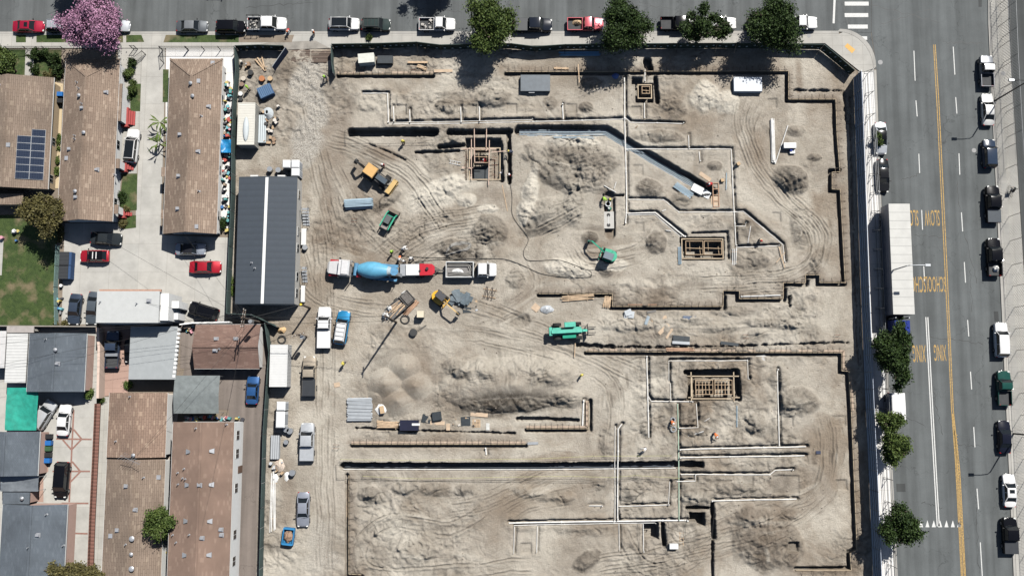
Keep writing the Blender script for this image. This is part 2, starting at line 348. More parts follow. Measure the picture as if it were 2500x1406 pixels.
# heaps of soil and sand, read off the photograph
for m in [ (1933, 437, 46, 37, 2.1, 20, .75), (1205, 243, 48, 24, .9, 0, .55), (1085, 262, 32, 20, .75, 0, .6), (1430, 262, 18, 14, .7, 0, .7), (1342, 252, 18, 18, .5, 0, .45), (1440, 205, 40, 16, .5, 0, .55),
           (1622, 334, 58, 20, .8, 0, .6), (1640, 262, 40, 32, .6, 10, .5), (1942, 320, 26, 18, .5, 0, .35), (1955, 560, 28, 55, .6, 0, .35), (1850, 636, 36, 26, .8, 0, .5), (1742, 405, 24, 15, .6, 0, .6),
           (1585, 460, 42, 24, .8, 0, .65), (1600, 590, 30, 28, .9, 0, .65), (1665, 485, 24, 18, .5, 0, .45), (1950, 978, 55, 36, 1.2, 0, .6), (1900, 930, 30, 30, .5, 0, .3), (1990, 385, 18, 10, .4, 0, .5), (1990, 645, 18, 30, .5, 0, .4),
           (1420, 385, 105, 55, 1.3, 10, .6), (1360, 430, 80, 40, 1.1, 25, .6), (1330, 525, 76, 46, 1.5, -25, .75), (1400, 500, 28, 50, 1.0, 0, .6), (1450, 440, 50, 30, .8, 0, .4), (1300, 375, 40, 30, .7, 0, .35),
           (1195, 565, 46, 50, 1.1, 30, .65), (1120, 610, 90, 26, 1.0, 10, .65), (1050, 545, 90, 40, .4, -25, .2), (945, 490, 45, 14, .8, -35, .5), (1270, 780, 24, 20, -.5, 0, .5), (1260, 680, 24, 24, .5, 0, .4), (1440, 580, 22, 18, .7, 0, .85),
           (1885, 790, 95, 14, .7, 3, .5), (1790, 760, 60, 14, .4, 0, .3), (1540, 790, 80, 22, .5, 0, .2), (1760, 800, 60, 14, .5, 0, .4), (1700, 780, 50, 16, .4, 0, .3), (1850, 812, 30, 12, .5, 0, .4),
           (1120, 900, 45, 25, 1.1, 20, .4), (1330, 900, 90, 40, 1.2, 0, .1), (1380, 975, 45, 20, .9, 0, .45), (1180, 905, 60, 30, 1.0, 0, .15),
           (1868, 1318, 92, 76, 1.7, 20, .5), (1830, 1262, 60, 24, .7, 0, .35), (1930, 1255, 26, 14, .5, 0, .4), (905, 1208, 34, 22, 1.0, 10, .55), (990, 1190, 36, 20, .8, 0, .4), (1070, 1192, 46, 20, .8, 0, .4), (1130, 1195, 28, 16, .7, 0, .45),
           (1310, 1205, 70, 16, .5, 10, .2), (1380, 1215, 34, 22, .6, 0, .2), (1465, 1180, 26, 20, .5, 0, .4), (1430, 1370, 40, 24, .8, -35, .6), (1000, 1345, 55, 30, .5, 0, .15), (1545, 1200, 30, 20, .5, 0, .45), (1700, 1210, 40, 22, .7, 0, .5), (1800, 1190, 60, 16, .8, 0, .5),
           (1700, 1050, 34, 18, .5, 0, .4), (1845, 1035, 28, 30, .6, 0, .55), (1690, 1015, 20, 26, .5, 0, .4), (1580, 1050, 20, 30, .5, 0, .4), (1480, 1080, 20, 50, .4, 0, .3), (1110, 345, 26, 16, .8, 0, .4), (900, 260, 26, 14, .3, 0, .3), (1480, 655, 20, 24, .7, 0, .7),
           (1690, 640, 20, 12, .3, 0, .3), (1560, 330, 25, 12, .3, 0, .3), (860, 1195, 12, 30, .4, 0, .3), (1050, 1350, 20, 16, .5, 0, .3), (915, 1300, 14, 18, .5, 0, .25), (1420, 1290, 60, 20, .4, 0, .2)]:
    mound(*m[:6], dark=m[6], lump=.55 if m[4] < 1.2 else .35)
mound(1248, 940, 172, 66, 2.6, -3, dark=.15, lump=.14, pw=.8); patch(1235, 988, 145, 32, -3, dark=.9, soft=3); mound(1235, 990, 130, 20, .4, -2, dark=.9, lump=.5); patch(1320, 985, 60, 20, 0, dark=.5)  # south slope darkened: rough dug clods, plus the slope's shade put into the colour
flat(925, 870, 1045, 1000, .05, 1.5)
for px_, py_, r_, h_ in [(988, 898, 40, 1.5), (942, 938, 44, 1.8), (1014, 942, 40, 1.6), (972, 978, 42, 1.6), (920, 965, 24, .8)]:
    cx_, cy_ = P(px_, py_); R_ = r_ * S; w_ = win(cx_ - R_ * 1.2, cx_ + R_ * 1.2, cy_ - R_ * 1.2, cy_ + R_ * 1.2); d_ = np.hypot(X[w_] - cx_, (Y[w_] - cy_) * 1.1) / R_ + (N4[w_] - .5) * .12 + (N2[w_] - .5) * .05
    v_ = h_ * .85 * (np.sqrt((1 - d_) ** 2 + .004) * (d_ < 1)) + (N3[w_] - .5) * .09; k_ = v_ > Hh[w_]; Hh[w_] = np.maximum(Hh[w_], v_); PALE[w_] = np.where(k_ & (d_ < 1), .10, PALE[w_]); DARK[w_] = np.where(k_ & (d_ < 1), .12, DARK[w_]); CHURN[w_] *= np.where(d_ < 1.05, .1, 1)
for m in [(1075, 465, 88, 34, .7, -22), (1140, 490, 30, 20, .5, 0), (1295, 470, 26, 72, .9, 8), (1275, 520, 18, 40, .5, 0), (1720, 235, 44, 46, .9, 20), (1775, 250, 34, 36, .5, 0), (1400, 345, 90, 12, .3, 5), (1380, 655, 78, 26, .8, 5), (1490, 645, 40, 18, .5, 0), (1190, 510, 34, 14, .3, 0)]:
    mound(*m, pale=.9, lump=.5)
for m in [(1300, 885, 170, 34, 0), (1230, 1032, 190, 12, 0), (1700, 790, 300, 34, 3), (1890, 850, 120, 30, 0), (1010, 1120, 150, 22, 0), (1340, 1290, 90, 90, 0), (1640, 1215, 90, 18, 0), (960, 1300, 70, 70, 0), (1450, 900, 60, 120, 0), (1545, 690, 150, 14, 0), (1955, 1270, 26, 20, 0), (1985, 780, 80, 40, 0), (930, 255, 60, 34, 0), (1340, 500, 150, 90, 0), (1160, 270, 200, 20, 0)]:
    patch(m[0], m[1], m[2], m[3], m[4], pale=.42)
for m in [(800, 560, 45, 190, 0, .5), (870, 590, 100, 70, 0, .45), (700, 170, 30, 70, 0, .5), (800, 470, 30, 140, 0, .6), (860, 120, 60, 18, 0, .4), (700, 1200, 26, 110, 0, .5), (1280, 720, 30, 50, 20, .5), (640, 420, 70, 14, 0, .4), (940, 800, 60, 16, 0, .4), (1455, 615, 40, 34, 0, .8), (1490, 560, 14, 34, 0, .9), (1480, 480, 30, 26, 0, .6), (1850, 1290, 110, 90, 0, .7), (620, 160, 50, 40, 0, .4), (1750, 1350, 60, 40, 0, .4), (1950, 190, 14, 60, 0, .7), (1290, 1120, 160, 8, 0, .4), (920, 730, 120, 30, 0, .3), (1040, 1070, 230, 10, 0, .35)]:
    patch(m[0], m[1], m[2], m[3], m[4], brown=m[5])
for m in [(748, 210, 50, 80), (745, 340, 44, 80), (770, 270, 36, 60), (735, 385, 38, 36), (780, 1300, 40, 60), (790, 1370, 50, 34)]: patch(m[0], m[1], m[2], m[3], 0, grav=1.0 if m[1] < 1000 else .45, brown=-.9, dark=-.9, soft=2.5)
for i, (pts, g, ps) in enumerate([
    ([(820, 400), (905, 560), (1010, 640)], 1.6, 2), ([(800, 330), (900, 370), (1010, 430), (1100, 560)], 1.7, 3), ([(930, 640), (1040, 560), (1190, 530)], 1.8, 4), ([(950, 660), (1060, 590), (1200, 560)], 1.7, 3),
    ([(1100, 740), (1220, 770), (1400, 850), (1560, 930)], 1.8, 2), ([(1120, 810), (1250, 830), (1400, 880), (1500, 960), (1480, 1200)], 1.8, 2), ([(1200, 760), (1290, 700), (1260, 640)], 1.6, 2),
    ([(1835, 230), (1810, 300), (1860, 420), (1960, 520), (2000, 590), (1960, 665), (1800, 690)], 1.8, 3), ([(1850, 260), (1830, 340), (1900, 460), (1985, 560), (1990, 640), (1900, 690), (1700, 700)], 1.8, 2),
    ([(2020, 1010), (2030, 1110), (1990, 1230), (1850, 1300), (1650, 1350), (1450, 1390)], 1.8, 3), ([(1450, 1400), (1650, 1380), (1780, 1260), (1980, 1200)], 1.6, 2),
    ([(1180, 1240), (1100, 1290), (960, 1270), (880, 1320), (900, 1400), (1100, 1395), (1300, 1380)], 1.7, 3), ([(1350, 1160), (1200, 1230), (1050, 1260)], 1.8, 2), ([(780, 560), (790, 800), (790, 1100), (790, 1400)], 1.7, 2), ([(720, 560), (760, 700), (840, 740), (1000, 760)], 1.7, 2),
    ([(1230, 1260), (1300, 1220), (1400, 1205)], 1.7, 2), ([(1520, 1290), (1560, 1370), (1640, 1400)], 1.7, 2), ([(1640, 1390), (1700, 1330), (1800, 1280)], 1.7, 2), ([(1300, 560), (1340, 540), (1420, 500)], 1.2, 3), ([(1400, 600), (1440, 640), (1560, 620), (1620, 560)], 1.6, 2), ([(760, 250), (790, 420), (830, 600)], 1.7, 1)]):
    track(pts, g, .30, .085, ps + 1, i)
def streak(px, py, rx, ry, rot, amp=.10, sc=.34, seed=0):
    """soil dragged or raked one way"""
    cx, cy = P(px, py); rx *= S; ry *= S; R = max(rx, ry) * 1.4; w = win(cx - R, cx + R, cy - R, cy + R); a = -math.radians(rot); c, s = math.cos(a), math.sin(a)
    dx = X[w] - cx; dy = Y[w] - cy; d = np.sqrt(((dx * c + dy * s) / rx) ** 2 + ((-dx * s + dy * c) / ry) ** 2) + (N4[w] - .5) * .8
    xx = X[w] * .7 + WX[w] * .3; yy = Y[w] * .7 + WY[w] * .3; u = xx * c + yy * s; v = -xx * s + yy * c
    n = vn(sc, 800 + seed, 12, u, v) * .55 + vn(sc * 2.2, 830 + seed, 9, u, v) * .45; e = np.clip((1 - d) * 2.2, 0, 1) * (.35 + 1.1 * N2[w])
    Hh[w] += e * (n - .5) * amp * 2; DARK[w] = np.maximum(DARK[w], e * np.clip((.42 - n) * 3.2, 0, .5)); PALE[w] = np.maximum(PALE[w], e * np.clip((n - .60) * 2.6, 0, .45))
for i, q in enumerate([(1260, 915, 34, 150, 86, .12), (880, 380, 100, 40, 32), (1000, 440, 60, 90, 50, .12), (1090, 575, 130, 40, -18, .14), (1130, 540, 90, 26, -14, .12), (1180, 600, 60, 20, -8), (830, 480, 26, 140, 75), (860, 600, 90, 40, 20), (1350, 530, 80, 34, -24, .16), (1410, 450, 90, 40, -12, .12), (1340, 390, 100, 30, 10),
    (1290, 490, 26, 70, 80), (1500, 610, 140, 26, -6), (1420, 560, 70, 22, 4), (1560, 700, 160, 16, 0), (1700, 700, 140, 14, 2), (1840, 330, 30, 90, 70), (1900, 460, 90, 20, 52), (1985, 560, 24, 90, 82, .12), (1940, 660, 70, 16, -20), (1720, 240, 60, 44, 40), (1240, 760, 90, 34, -28, .12),
    (1060, 800, 200, 18, 6), (1300, 850, 220, 22, 12), (1230, 900, 60, 40, 80, .14), (1340, 920, 100, 40, 78, .10), (1500, 980, 26, 120, 88), (1560, 930, 30, 90, 86), (1120, 900, 30, 50, 84, .15), (1690, 800, 320, 26, 1, .12), (1950, 760, 100, 40, 70), (990, 1190, 120, 26, 60, .12), (1100, 1200, 60, 20, 60, .12),
    (1000, 1270, 150, 24, 4), (1330, 1200, 120, 22, -12, .12), (900, 1340, 26, 60, 70), (1100, 1370, 200, 24, 4), (1440, 1350, 60, 40, 45, .14), (1600, 1380, 90, 20, -10), (1850, 1280, 90, 24, -4, .14), (1800, 1330, 70, 30, -32, .14), (1870, 1350, 24, 50, 78, .16), (1990, 1120, 22, 110, 86), (1960, 1200, 60, 26, -30), (1920, 950, 60, 24, -30, .12),
    (1800, 1180, 120, 14, 2, .12), (1700, 1040, 50, 20, 10), (1840, 1040, 24, 40, 84), (1480, 1080, 30, 60, 86), (1180, 200, 160, 16, 2), (1330, 260, 70, 30, 60), (1440, 220, 60, 22, -16, .14), (900, 180, 60, 12, 0), (980, 150, 110, 10, 2, .12), (1280, 1100, 200, 10, 0), (2050, 230, 40, 60, 60)]):
    streak(q[0], q[1], q[2], q[3], q[4], q[5] if len(q) > 5 else .085, .34, i * 3)
patch(1080, 470, 110, 46, -22, pale=.8, soft=2, rag=1.2); patch(1300, 480, 36, 90, 8, pale=.75, soft=2, rag=1.2); patch(1390, 650, 110, 34, 5, pale=.6, rag=1.2); patch(1400, 345, 130, 22, 4, pale=.7, rag=1.3); patch(1720, 240, 70, 56, 20, pale=.7, rag=1.1); patch(1410, 470, 110, 90, 0, dark=.30, rag=1.6); patch(885, 470, 90, 130, 0, brown=.55, rag=1.3); patch(800, 600, 60, 80, 0, brown=.8, rag=1.2); patch(900, 650, 150, 90, 0, brown=.45, rag=1.5); patch(930, 375, 70, 26, 20, brown=.8); patch(1470, 640, 60, 40, 0, brown=.7); patch(1240, 420, 8, 60, 0, pale=.8); patch(820, 350, 60, 160, 0, brown=.6, rag=1.4)
# levelled strips beside formwork and under stacked things, then the trenches and pits
for f_ in [(848, 310, 1068, 312, 0), (1270, 150, 1420, 215, 0), (1660, 575, 1775, 640, .0), (1540, 195, 1600, 252, 0)]: flat(*f_)
TR_FORM = []      # filled by the formwork lists
FORMS = [  # px polyline of the board, side of the trench (+1 = left of travel), stake spacing px, second board
    ([(825, 182), (1057, 182)], -1, 15, 0, 'form board line with stakes along the north edge, nearest the gate'),
    ([(1235, 176), (1925, 174), (1925, 243), (2040, 243), (2043, 330), (2050, 418)], -1, 16, 1, 'long form board line under the street trees, stepping down the northeast corner'),
    ([(2050, 420), (2031, 421), (2031, 462), (2051, 463), (2063, 692)], -1, 18, 1, 'form board line with a small square jog along the east fence'),
    ([(2062, 690), (2001, 690), (2001, 671), (1966, 671), (1966, 691), (1912, 690), (1912, 729), (1805, 729), (1805, 710), (1765, 709), (1765, 748), (1495, 748), (1495, 717), (1315, 717)], 1, 16, 0, 'stepped form board line closing the south side of the northern building pad'),
    ([(1430, 858), (2055, 861), (2055, 905), (2072, 906), (2078, 1002)], -1, 13, 1, 'straight form board line along the north side of the southern building pad'),
    ([(2078, 1004), (2092, 1342), (2075, 1350), (2078, 1391), (1943, 1392)], -1, 26, 1, 'form board line down the southeast edge beside the fence'),
    ([(852, 1160), (852, 1400), (882, 1402)], -1, 14, 0, 'form board line with leaning stakes down the west side of the southern pad'),
    ([(858, 1084), (1283, 1084)], -1, 15, 0, 'form board line with stakes just north of the long conduit trench'),
    ([(1285, 1046), (1437, 1046), (1437, 978)], -1, 13, 0, 'short form board corner south of the big spoil heap'),
]
def offset_poly(q, d):
    out = []
    for i in range(len(q)):
        ns = []
        if i > 0: ns.append((q[i][0] - q[i - 1][0], q[i][1] - q[i - 1][1]))
        if i < len(q) - 1: ns.append((q[i + 1][0] - q[i][0], q[i + 1][1] - q[i][1]))
        nn = [(-b / math.hypot(a, b), a / math.hypot(a, b)) for a, b in ns]
        if len(nn) == 2:
            k = 1 + nn[0][0] * nn[1][0] + nn[0][1] * nn[1][1]; k = max(k, .4)
            v = ((nn[0][0] + nn[1][0]) / k, (nn[0][1] + nn[1][1]) / k)
        else: v = nn[0]
        out.append((q[i][0] + v[0] * d, q[i][1] + v[1] * d))
    return out
for pts, side, sp, dbl, lab in FORMS:
    q = PP(pts); trench(offset_poly(q, side * .27), .46, .95, world=True, jag=.06)
    w_, D_, Sg_, U_ = polyd(q, 2.5); BROWN[w_] = np.maximum(BROWN[w_], .55 * np.clip(1.3 - D_ * .9 + (N2[w_] - .5), 0, 1) * np.where(Sg_ * side > 0, 1, .25))
trench([(857, 323), (1062, 323)], 1.15, 2.3); trench([(1095, 323), (1245, 321)], .75, 1.8); trench([(1242, 318), (1244, 445)], .55, 1.6); trench([(1072, 358), (1170, 352), (1222, 348), (1226, 440)], .5, 1.2); trench([(1015, 372), (1120, 368)], .35, .8)
trench([(1268, 318), (1480, 319), (1610, 396), (1738, 470)], 1.45, 1.5, jag=.12); trench([(837, 1138), (1310, 1139), (1710, 1134)], .95, 1.9)
pit(1137, 338, 1222, 440, 1.9); pit(1552, 205, 1594, 250, 1.7); pit(1543, 190, 1568, 205, 1.3); trench([(1600, 190), (1606, 250)], .5, 1.3); trench([(1580, 150), (1585, 175)], 1.2, 1.6)
pit(1661, 580, 1768, 634, 1.9); pit(1679, 905, 1800, 977, 2.0); trench([(1674, 908), (1800, 905), (1806, 975)], .5, 1.7); trench([(1690, 569), (1776, 566), (1779, 630)], .28, .6)
pit(1573, 1277, 1608, 1315, 2.2); trench([(1619, 1280), (1622, 1330)], .45, 1.6); pit(1684, 1251, 1720, 1272, 2.2); pit(1702, 1270, 1721, 1282, 2.2); trench([(1678, 1239), (1730, 1240)], .4, 1.5)
trench([(1740, 1230), (1744, 1312)], .55, 1.8); trench([(1740, 1318), (1741, 1480)], .3, 1.1); trench([(1410, 842), (1495, 847)], .45, .9, jag=.3); trench([(1495, 848), (1640, 848), (1800, 845), (2070, 836)], .22, .6, jag=.3)
trench([(1263, 1022), (1330, 1022), (1410, 1027)], .4, 1.0, jag=.2); trench([(870, 1045), (1000, 1050), (1130, 1054), (1255, 1058)], .25, .7, jag=.25); trench([(930, 195), (2030, 195)], .01, .01)
trench([(1488, 480), (1490, 570)], 1.5, .8, jag=.05); trench([(1474, 477), (1522, 477)], .25, .8); trench([(1940, 220), (1990, 222), (2060, 222), (2068, 300)], .28, .5, jag=.3); trench([(1930, 725), (1928, 750)], .4, .9, jag=.3)
trench([(2078, 240), (2083, 500), (2098, 900)], .25, .35, jag=.4); trench([(900, 352), (950, 372), (990, 392)], .2, .35, jag=.2)
PIPES = [  # px polyline, radius m, material key, label
    ([(885, 228), (946, 228), (948, 300)], .09, 'w', 'white pipe with one right angle lying in the sand southeast of the gravel entrance'),
    ([(948, 303), (1130, 301), (1370, 295), (1524, 291)], .07, 'w', 'long white drain pipe running east in the shallow trench north of the black open trenches'),
    ([(948, 299), (1130, 296), (1300, 292)], .05, 'w', 'thinner white pipe lying beside the long northern drain pipe'),
    ([(960, 260), (962, 298)], .07, 'w', 'westernmost short white stub pipe off the northern drain line'),
    ([(1000, 268), (1001, 300)], .07, 'w', 'second short white stub pipe from the west, below the dug square'),
    ([(1124, 262), (1126, 300)], .07, 'w', 'short white stub pipe east of the round grassy heap'),
    ([(1170, 260), (1171, 297)], .07, 'w', 'short white stub pipe south of the large tree shadow'),
    ([(1373, 256), (1375, 292)], .09, 'w', 'short white stub pipe between two dug squares left of the box pit'),
    ([(1525, 190), (1525, 290), (1529, 420), (1530, 520), (1527, 545)], .10, 'w', 'tall north to south white pipe crossing the diagonal conduit trench'),
    ([(1525, 286), (1541, 299), (1668, 302)], .07, 'w', 'white pipe running east below the small box pit'),
    ([(1575, 172), (1574, 200)], .07, 'w', 'white pipe entering the small box pit from the north'),
    ([(1573, 252), (1573, 290)], .07, 'w', 'white pipe leaving the small box pit to the south'),
    ([(1527, 364), (1785, 364), (1791, 490), (1797, 600)], .08, 'w', 'white pipe forming a large right angle around the conduit end'),
    ([(1534, 521), (1600, 519), (1672, 578)], .11, 'w', 'thick white pipe angling down to the double framed pit'),
    ([(1534, 525), (1598, 524), (1662, 578)], .06, 'w', 'thin pipe alongside the thick pipe that reaches the double framed pit'),
    ([(1535, 487), (1620, 487), (1658, 518), (1796, 517), (1815, 516), (1912, 597), (1916, 640)], .06, 'w', 'zigzag white pipe ending near the leaning stakes at the east'),
    ([(1798, 604), (1900, 600)], .06, 'w', 'short white pipe closing the bottom of the triangular area'),
    ([(1797, 552), (1820, 552), (1820, 545)], .05, 'w', 'tiny white L-shaped pipe inside the triangular area'),
    ([(1681, 330), (1682, 362)], .06, 'w', 'pale stub pipe standing off the big right angle pipe near its middle'),
    ([(1707, 370), (1709, 395)], .06, 'w', 'pale stub pipe below the big right angle pipe'),
    ([(1579, 870), (1584, 1068)], .10, 'w', 'north to south white pipe west of the gridded pit'),
    ([(1633, 930), (1633, 880), (1825, 880), (1827, 925)], .06, 'w', 'white pipe bracketing the top of the gridded pit'),
    ([(1583, 968), (1591, 980), (1690, 980)], .07, 'w', 'white pipe branching east along the bottom of the gridded pit'),
    ([(1700, 985), (1704, 1043), (1657, 1045)], .06, 'w', 'white pipe turning west back to the green pipe'),
    ([(1636, 935), (1637, 975)], .05, 'w', 'short white pipe just west of the gridded pit'),
    ([(1655, 985), (1657, 1120), (1658, 1268)], .07, 'g', 'pale green north to south pipe crossing the long conduit trench'),
    ([(1898, 902), (1903, 1088)], .09, 'w', 'north to south white pipe east of the gridded pit'),
    ([(1660, 1097), (1968, 1090)], .09, 'w', 'upper of the long white pipes running east from the green pipe'),
    ([(1660, 1117), (1965, 1112)], .08, 'w', 'second of the long white pipes running east from the green pipe'),
    ([(1662, 1158), (1880, 1158), (1893, 1148), (1935, 1146)], .07, 'w', 'white pipe with a kink, third east of the green pipe'),
    ([(1650, 1175), (1698, 1173), (1697, 1158)], .07, 'w', 'white stub pipe with an upright elbow below the trench end'),
    ([(1738, 1222), (1945, 1218)], .08, 'w', 'lowest long white pipe, above the brown churned heap'),
    ([(1242, 1276), (1500, 1272), (1678, 1270)], .11, 'w', 'long thick white pipe running along the south of the pad'),
    ([(1255, 1282), (1500, 1277), (1600, 1276)], .05, 'w', 'thin pipe just below the long thick southern pipe'),
    ([(1518, 1035), (1509, 1047), (1508, 1266)], .09, 'w', 'thick north to south pipe crossing the long conduit trench at its middle'),
    ([(1502, 1040), (1501, 1266)], .05, 'w', 'thin pipe beside the thick pipe crossing the conduit trench'),
    ([(1312, 1284), (1310, 1345)], .06, 'w', 'short pipe dropping south beside the dug square at the lower middle'),
    ([(1511, 1278), (1512, 1340)], .05, 'w', 'short pipe dropping south from the middle of the southern pipe'),
    ([(1570, 1278), (1571, 1345)], .06, 'w', 'short pipe dropping south at the west of the deep square hole'),
    ([(1256, 1284), (1254, 1348)], .05, 'w', 'westernmost short pipe dropping from the southern pipe'),
    ([(1425, 978), (1422, 1042)], .12, 'w', 'white pipe standing along the short form corner south of the heap'),
    ([(1635, 1175), (1632, 1230)], .05, 'w', 'short north to south pipe right of the middle crossing'),
    ([(1512, 1236), (1632, 1232)], .06, 'w', 'short pipe running east from the middle crossing'),
    ([(1438, 1234), (1470, 1234)], .06, 'w', 'very short pale pipe left of the middle crossing'),
    ([(1186, 1093), (1187, 1110)], .10, 'w', 'short white stub below the western form board line'),
]
PIPES = [p for p in PIPES if p[1] > 0]
for pts, r, k, lab in PIPES:
    L_ = sum(math.hypot(a[0] - b[0], a[1] - b[1]) for a, b in zip(pts[:-1], pts[1:]))
    q_ = [(x + .10, y + .12) for x, y in PP(pts)]; trench(q_, .30 + 2 * r, .40 if L_ > 70 else .25, jag=.10, spoil=.10, world=True)
for x0, y0, x1, y1 in [(967, 256, 992, 281), (1141, 256, 1164, 280), (1236, 254, 1262, 279), (1382, 254, 1408, 277), (1541, 260, 1566, 284), (1545, 403, 1570, 428), (1885, 519, 1907, 543), (1873, 241, 1897, 265), (1911, 1017, 1937, 1042), (1271, 1325, 1298, 1350), (1922, 1321, 1948, 1346), (1550, 543, 1572, 566), (2040, 1171, 2068, 1195), (2032, 1015, 2066, 1040), (1884, 1160, 1952, 1205), (1812, 1160, 1840, 1185)]:
    pit(x0, y0, x1, y1, .17, .02)
for w_, e_, d_ in CARVE:
    Hh[w_] = np.minimum(Hh[w_], Hh[w_] * (1 - e_) + (-d_ + (N3[w_] - .5) * .08) * e_)
def inside(poly, XX, YY):
    c = np.zeros(XX.shape, bool); n = len(poly)
    for i in range(n):
        x0, y0 = poly[i]; x1, y1 = poly[(i + 1) % n]
        k = ((y0 > YY) != (y1 > YY)) & (XX < (x1 - x0) * (YY - y0) / (y1 - y0 + 1e-12) + x0); c ^= k
    return c
INS = inside(SITE, X, Y)
w_, D_, S_, U_ = polyd(SITE + [SITE[0]], 3); ED = np.full(X.shape, 9.0); ED[w_] = D_
e_ = np.clip(1 - ED / 1.0, 0, 1) * INS; Hh = Hh * (1 - e_) + e_ * (.03 + (N3 - .5) * .03)
for f_ in [(570, 400, 745, 790), (655, 830, 720, 950)]:
    pass
def zt(x, y):
    i = int(round((x - GX[0]) / RES)); j = int(round((y - GY[0]) / RES))
    if 0 <= i < NXg and 0 <= j < NYg and INS[j, i]: return float(Hh[j, i])
    return 0.0
def Zp(px, py): return zt(*P(px, py))
def build_terrain():
    idx = np.arange(NXg * NYg).reshape(NYg, NXg)
    q = np.stack([idx[:-1, :-1], idx[:-1, 1:], idx[1:, 1:], idx[1:, :-1]], -1).reshape(-1, 4)
    k = INS[:-1, :-1].ravel() & INS[1:, 1:].ravel(); q = q[k]
    used = np.zeros(NXg * NYg, bool); used[q.ravel()] = True; remap = np.cumsum(used) - 1
    V = np.stack([X.ravel(), Y.ravel(), Hh.ravel()], -1)[used]; q = remap[q]
    me = bpy.data.meshes.new('site_ground'); me.vertices.add(len(V)); me.vertices.foreach_set('co', V.ravel())
    me.loops.add(q.size); me.loops.foreach_set('vertex_index', q.ravel().astype(np.int32))
    me.polygons.add(len(q)); me.polygons.foreach_set('loop_start', np.arange(0, q.size, 4, dtype=np.int32)); me.polygons.foreach_set('loop_total', np.full(len(q), 4, dtype=np.int32))
    me.update(calc_edges=True)
    at = me.attributes.new('soil', 'FLOAT_COLOR', 'POINT')
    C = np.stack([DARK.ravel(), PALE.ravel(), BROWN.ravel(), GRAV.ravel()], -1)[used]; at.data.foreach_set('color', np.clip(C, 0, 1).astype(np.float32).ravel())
    me.polygons.foreach_set('use_smooth', [True] * len(me.polygons))
    o = bpy.data.objects.new('site_ground', me); COL.objects.link(o); o['kind'] = 'structure'
    m = bpy.data.materials.new('site_soil'); m.use_nodes = True; nt = m.node_tree; L = nt.links.new; b = nt.nodes['Principled BSDF']
    a = node(nt, 'ShaderNodeAttribute'); a.attribute_name = 'soil'; sp = node(nt, 'ShaderNodeSeparateColor'); L(a.outputs['Color'], sp.inputs[0])
    tc = node(nt, 'ShaderNodeTexCoord')
    def nz(scale, det=6, ro=.65, dist=0.0):
        n = node(nt, 'ShaderNodeTexNoise'); n.inputs['Scale'].default_value = scale; n.inputs['Detail'].default_value = det; n.inputs['Roughness'].default_value = ro; n.inputs['Distortion'].default_value = dist
        L(tc.outputs['Object'], n.inputs['Vector']); return n.outputs[0]
    def rng(s, a0, a1, b0, b1):
        r = node(nt, 'ShaderNodeMapRange'); r.inputs[1].default_value = a0; r.inputs[2].default_value = a1; r.inputs[3].default_value = b0; r.inputs[4].default_value = b1; L(s, r.inputs[0]); return r.outputs[0]
    def mix(f, c1, c2):
        n = node(nt, 'ShaderNodeMix', data_type='RGBA')
        L(f, n.inputs[0])
        for s_, c in ((6, c1), (7, c2)):
            if isinstance(c, tuple): n.inputs[s_].default_value = (*c, 1)
            else: L(c, n.inputs[s_])
        return n.outputs[2]
    def mul(s1, s2):
        n = node(nt, 'ShaderNodeMath', operation='MULTIPLY', use_clamp=True); L(s1, n.inputs[0]); L(s2, n.inputs[1]); return n.outputs[0]
    base = mix(rng(nz(.16, 8, .7, .6), .36, .64, 0, 1), (.315, .278, .228), (.458, .415, .352))
    base = mix(rng(nz(.055, 6, .6, .8), .48, .62, 0, .85), base, (.262, .212, .160)); base = mix(rng(nz(.085, 7, .65, .5), .47, .62, 0, .75), base, (.56, .52, .445)); base = mix(rng(nz(.33, 9, .75, 1.2), .56, .70, 0, .55), base, (.215, .182, .148))
    base = mix(mul(sp.outputs[2], rng(nz(.5, 6), .3, .6, .6, 1)), base, (.185, .138, .100))
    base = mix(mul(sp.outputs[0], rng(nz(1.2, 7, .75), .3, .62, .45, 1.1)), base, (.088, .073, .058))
    base = mix(mul(sp.outputs[1], rng(nz(.9, 6), .25, .6, .5, 1)), base, (.60, .56, .48))
    grv = mix(rng(nz(9, 3, .8), .42, .58, 0, 1), (.23, .205, .175), (.56, .53, .47))
    base = mix(mul(a.outputs['Alpha'], rng(nz(1.5, 5), .25, .5, .6, 1)), base, grv)
    sc = node(nt, 'ShaderNodeVectorMath', operation='SCALE'); L(base, sc.inputs[0]); L(rng(nz(2.6, 12, .85), .3, .7, .80, 1.15), sc.inputs['Scale'])
    L(sc.outputs[0], b.inputs['Base Color']); b.inputs['Roughness'].default_value = .95; b.inputs['Specular IOR Level'].default_value = .15
    bp = node(nt, 'ShaderNodeBump'); bp.inputs['Strength'].default_value = 1; bp.inputs['Distance'].default_value = .20
    L(nz(4.5, 8, .75, .4), bp.inputs['Height']); L(bp.outputs[0], b.inputs['Normal'])
    me.materials.append(m)
build_terrain()
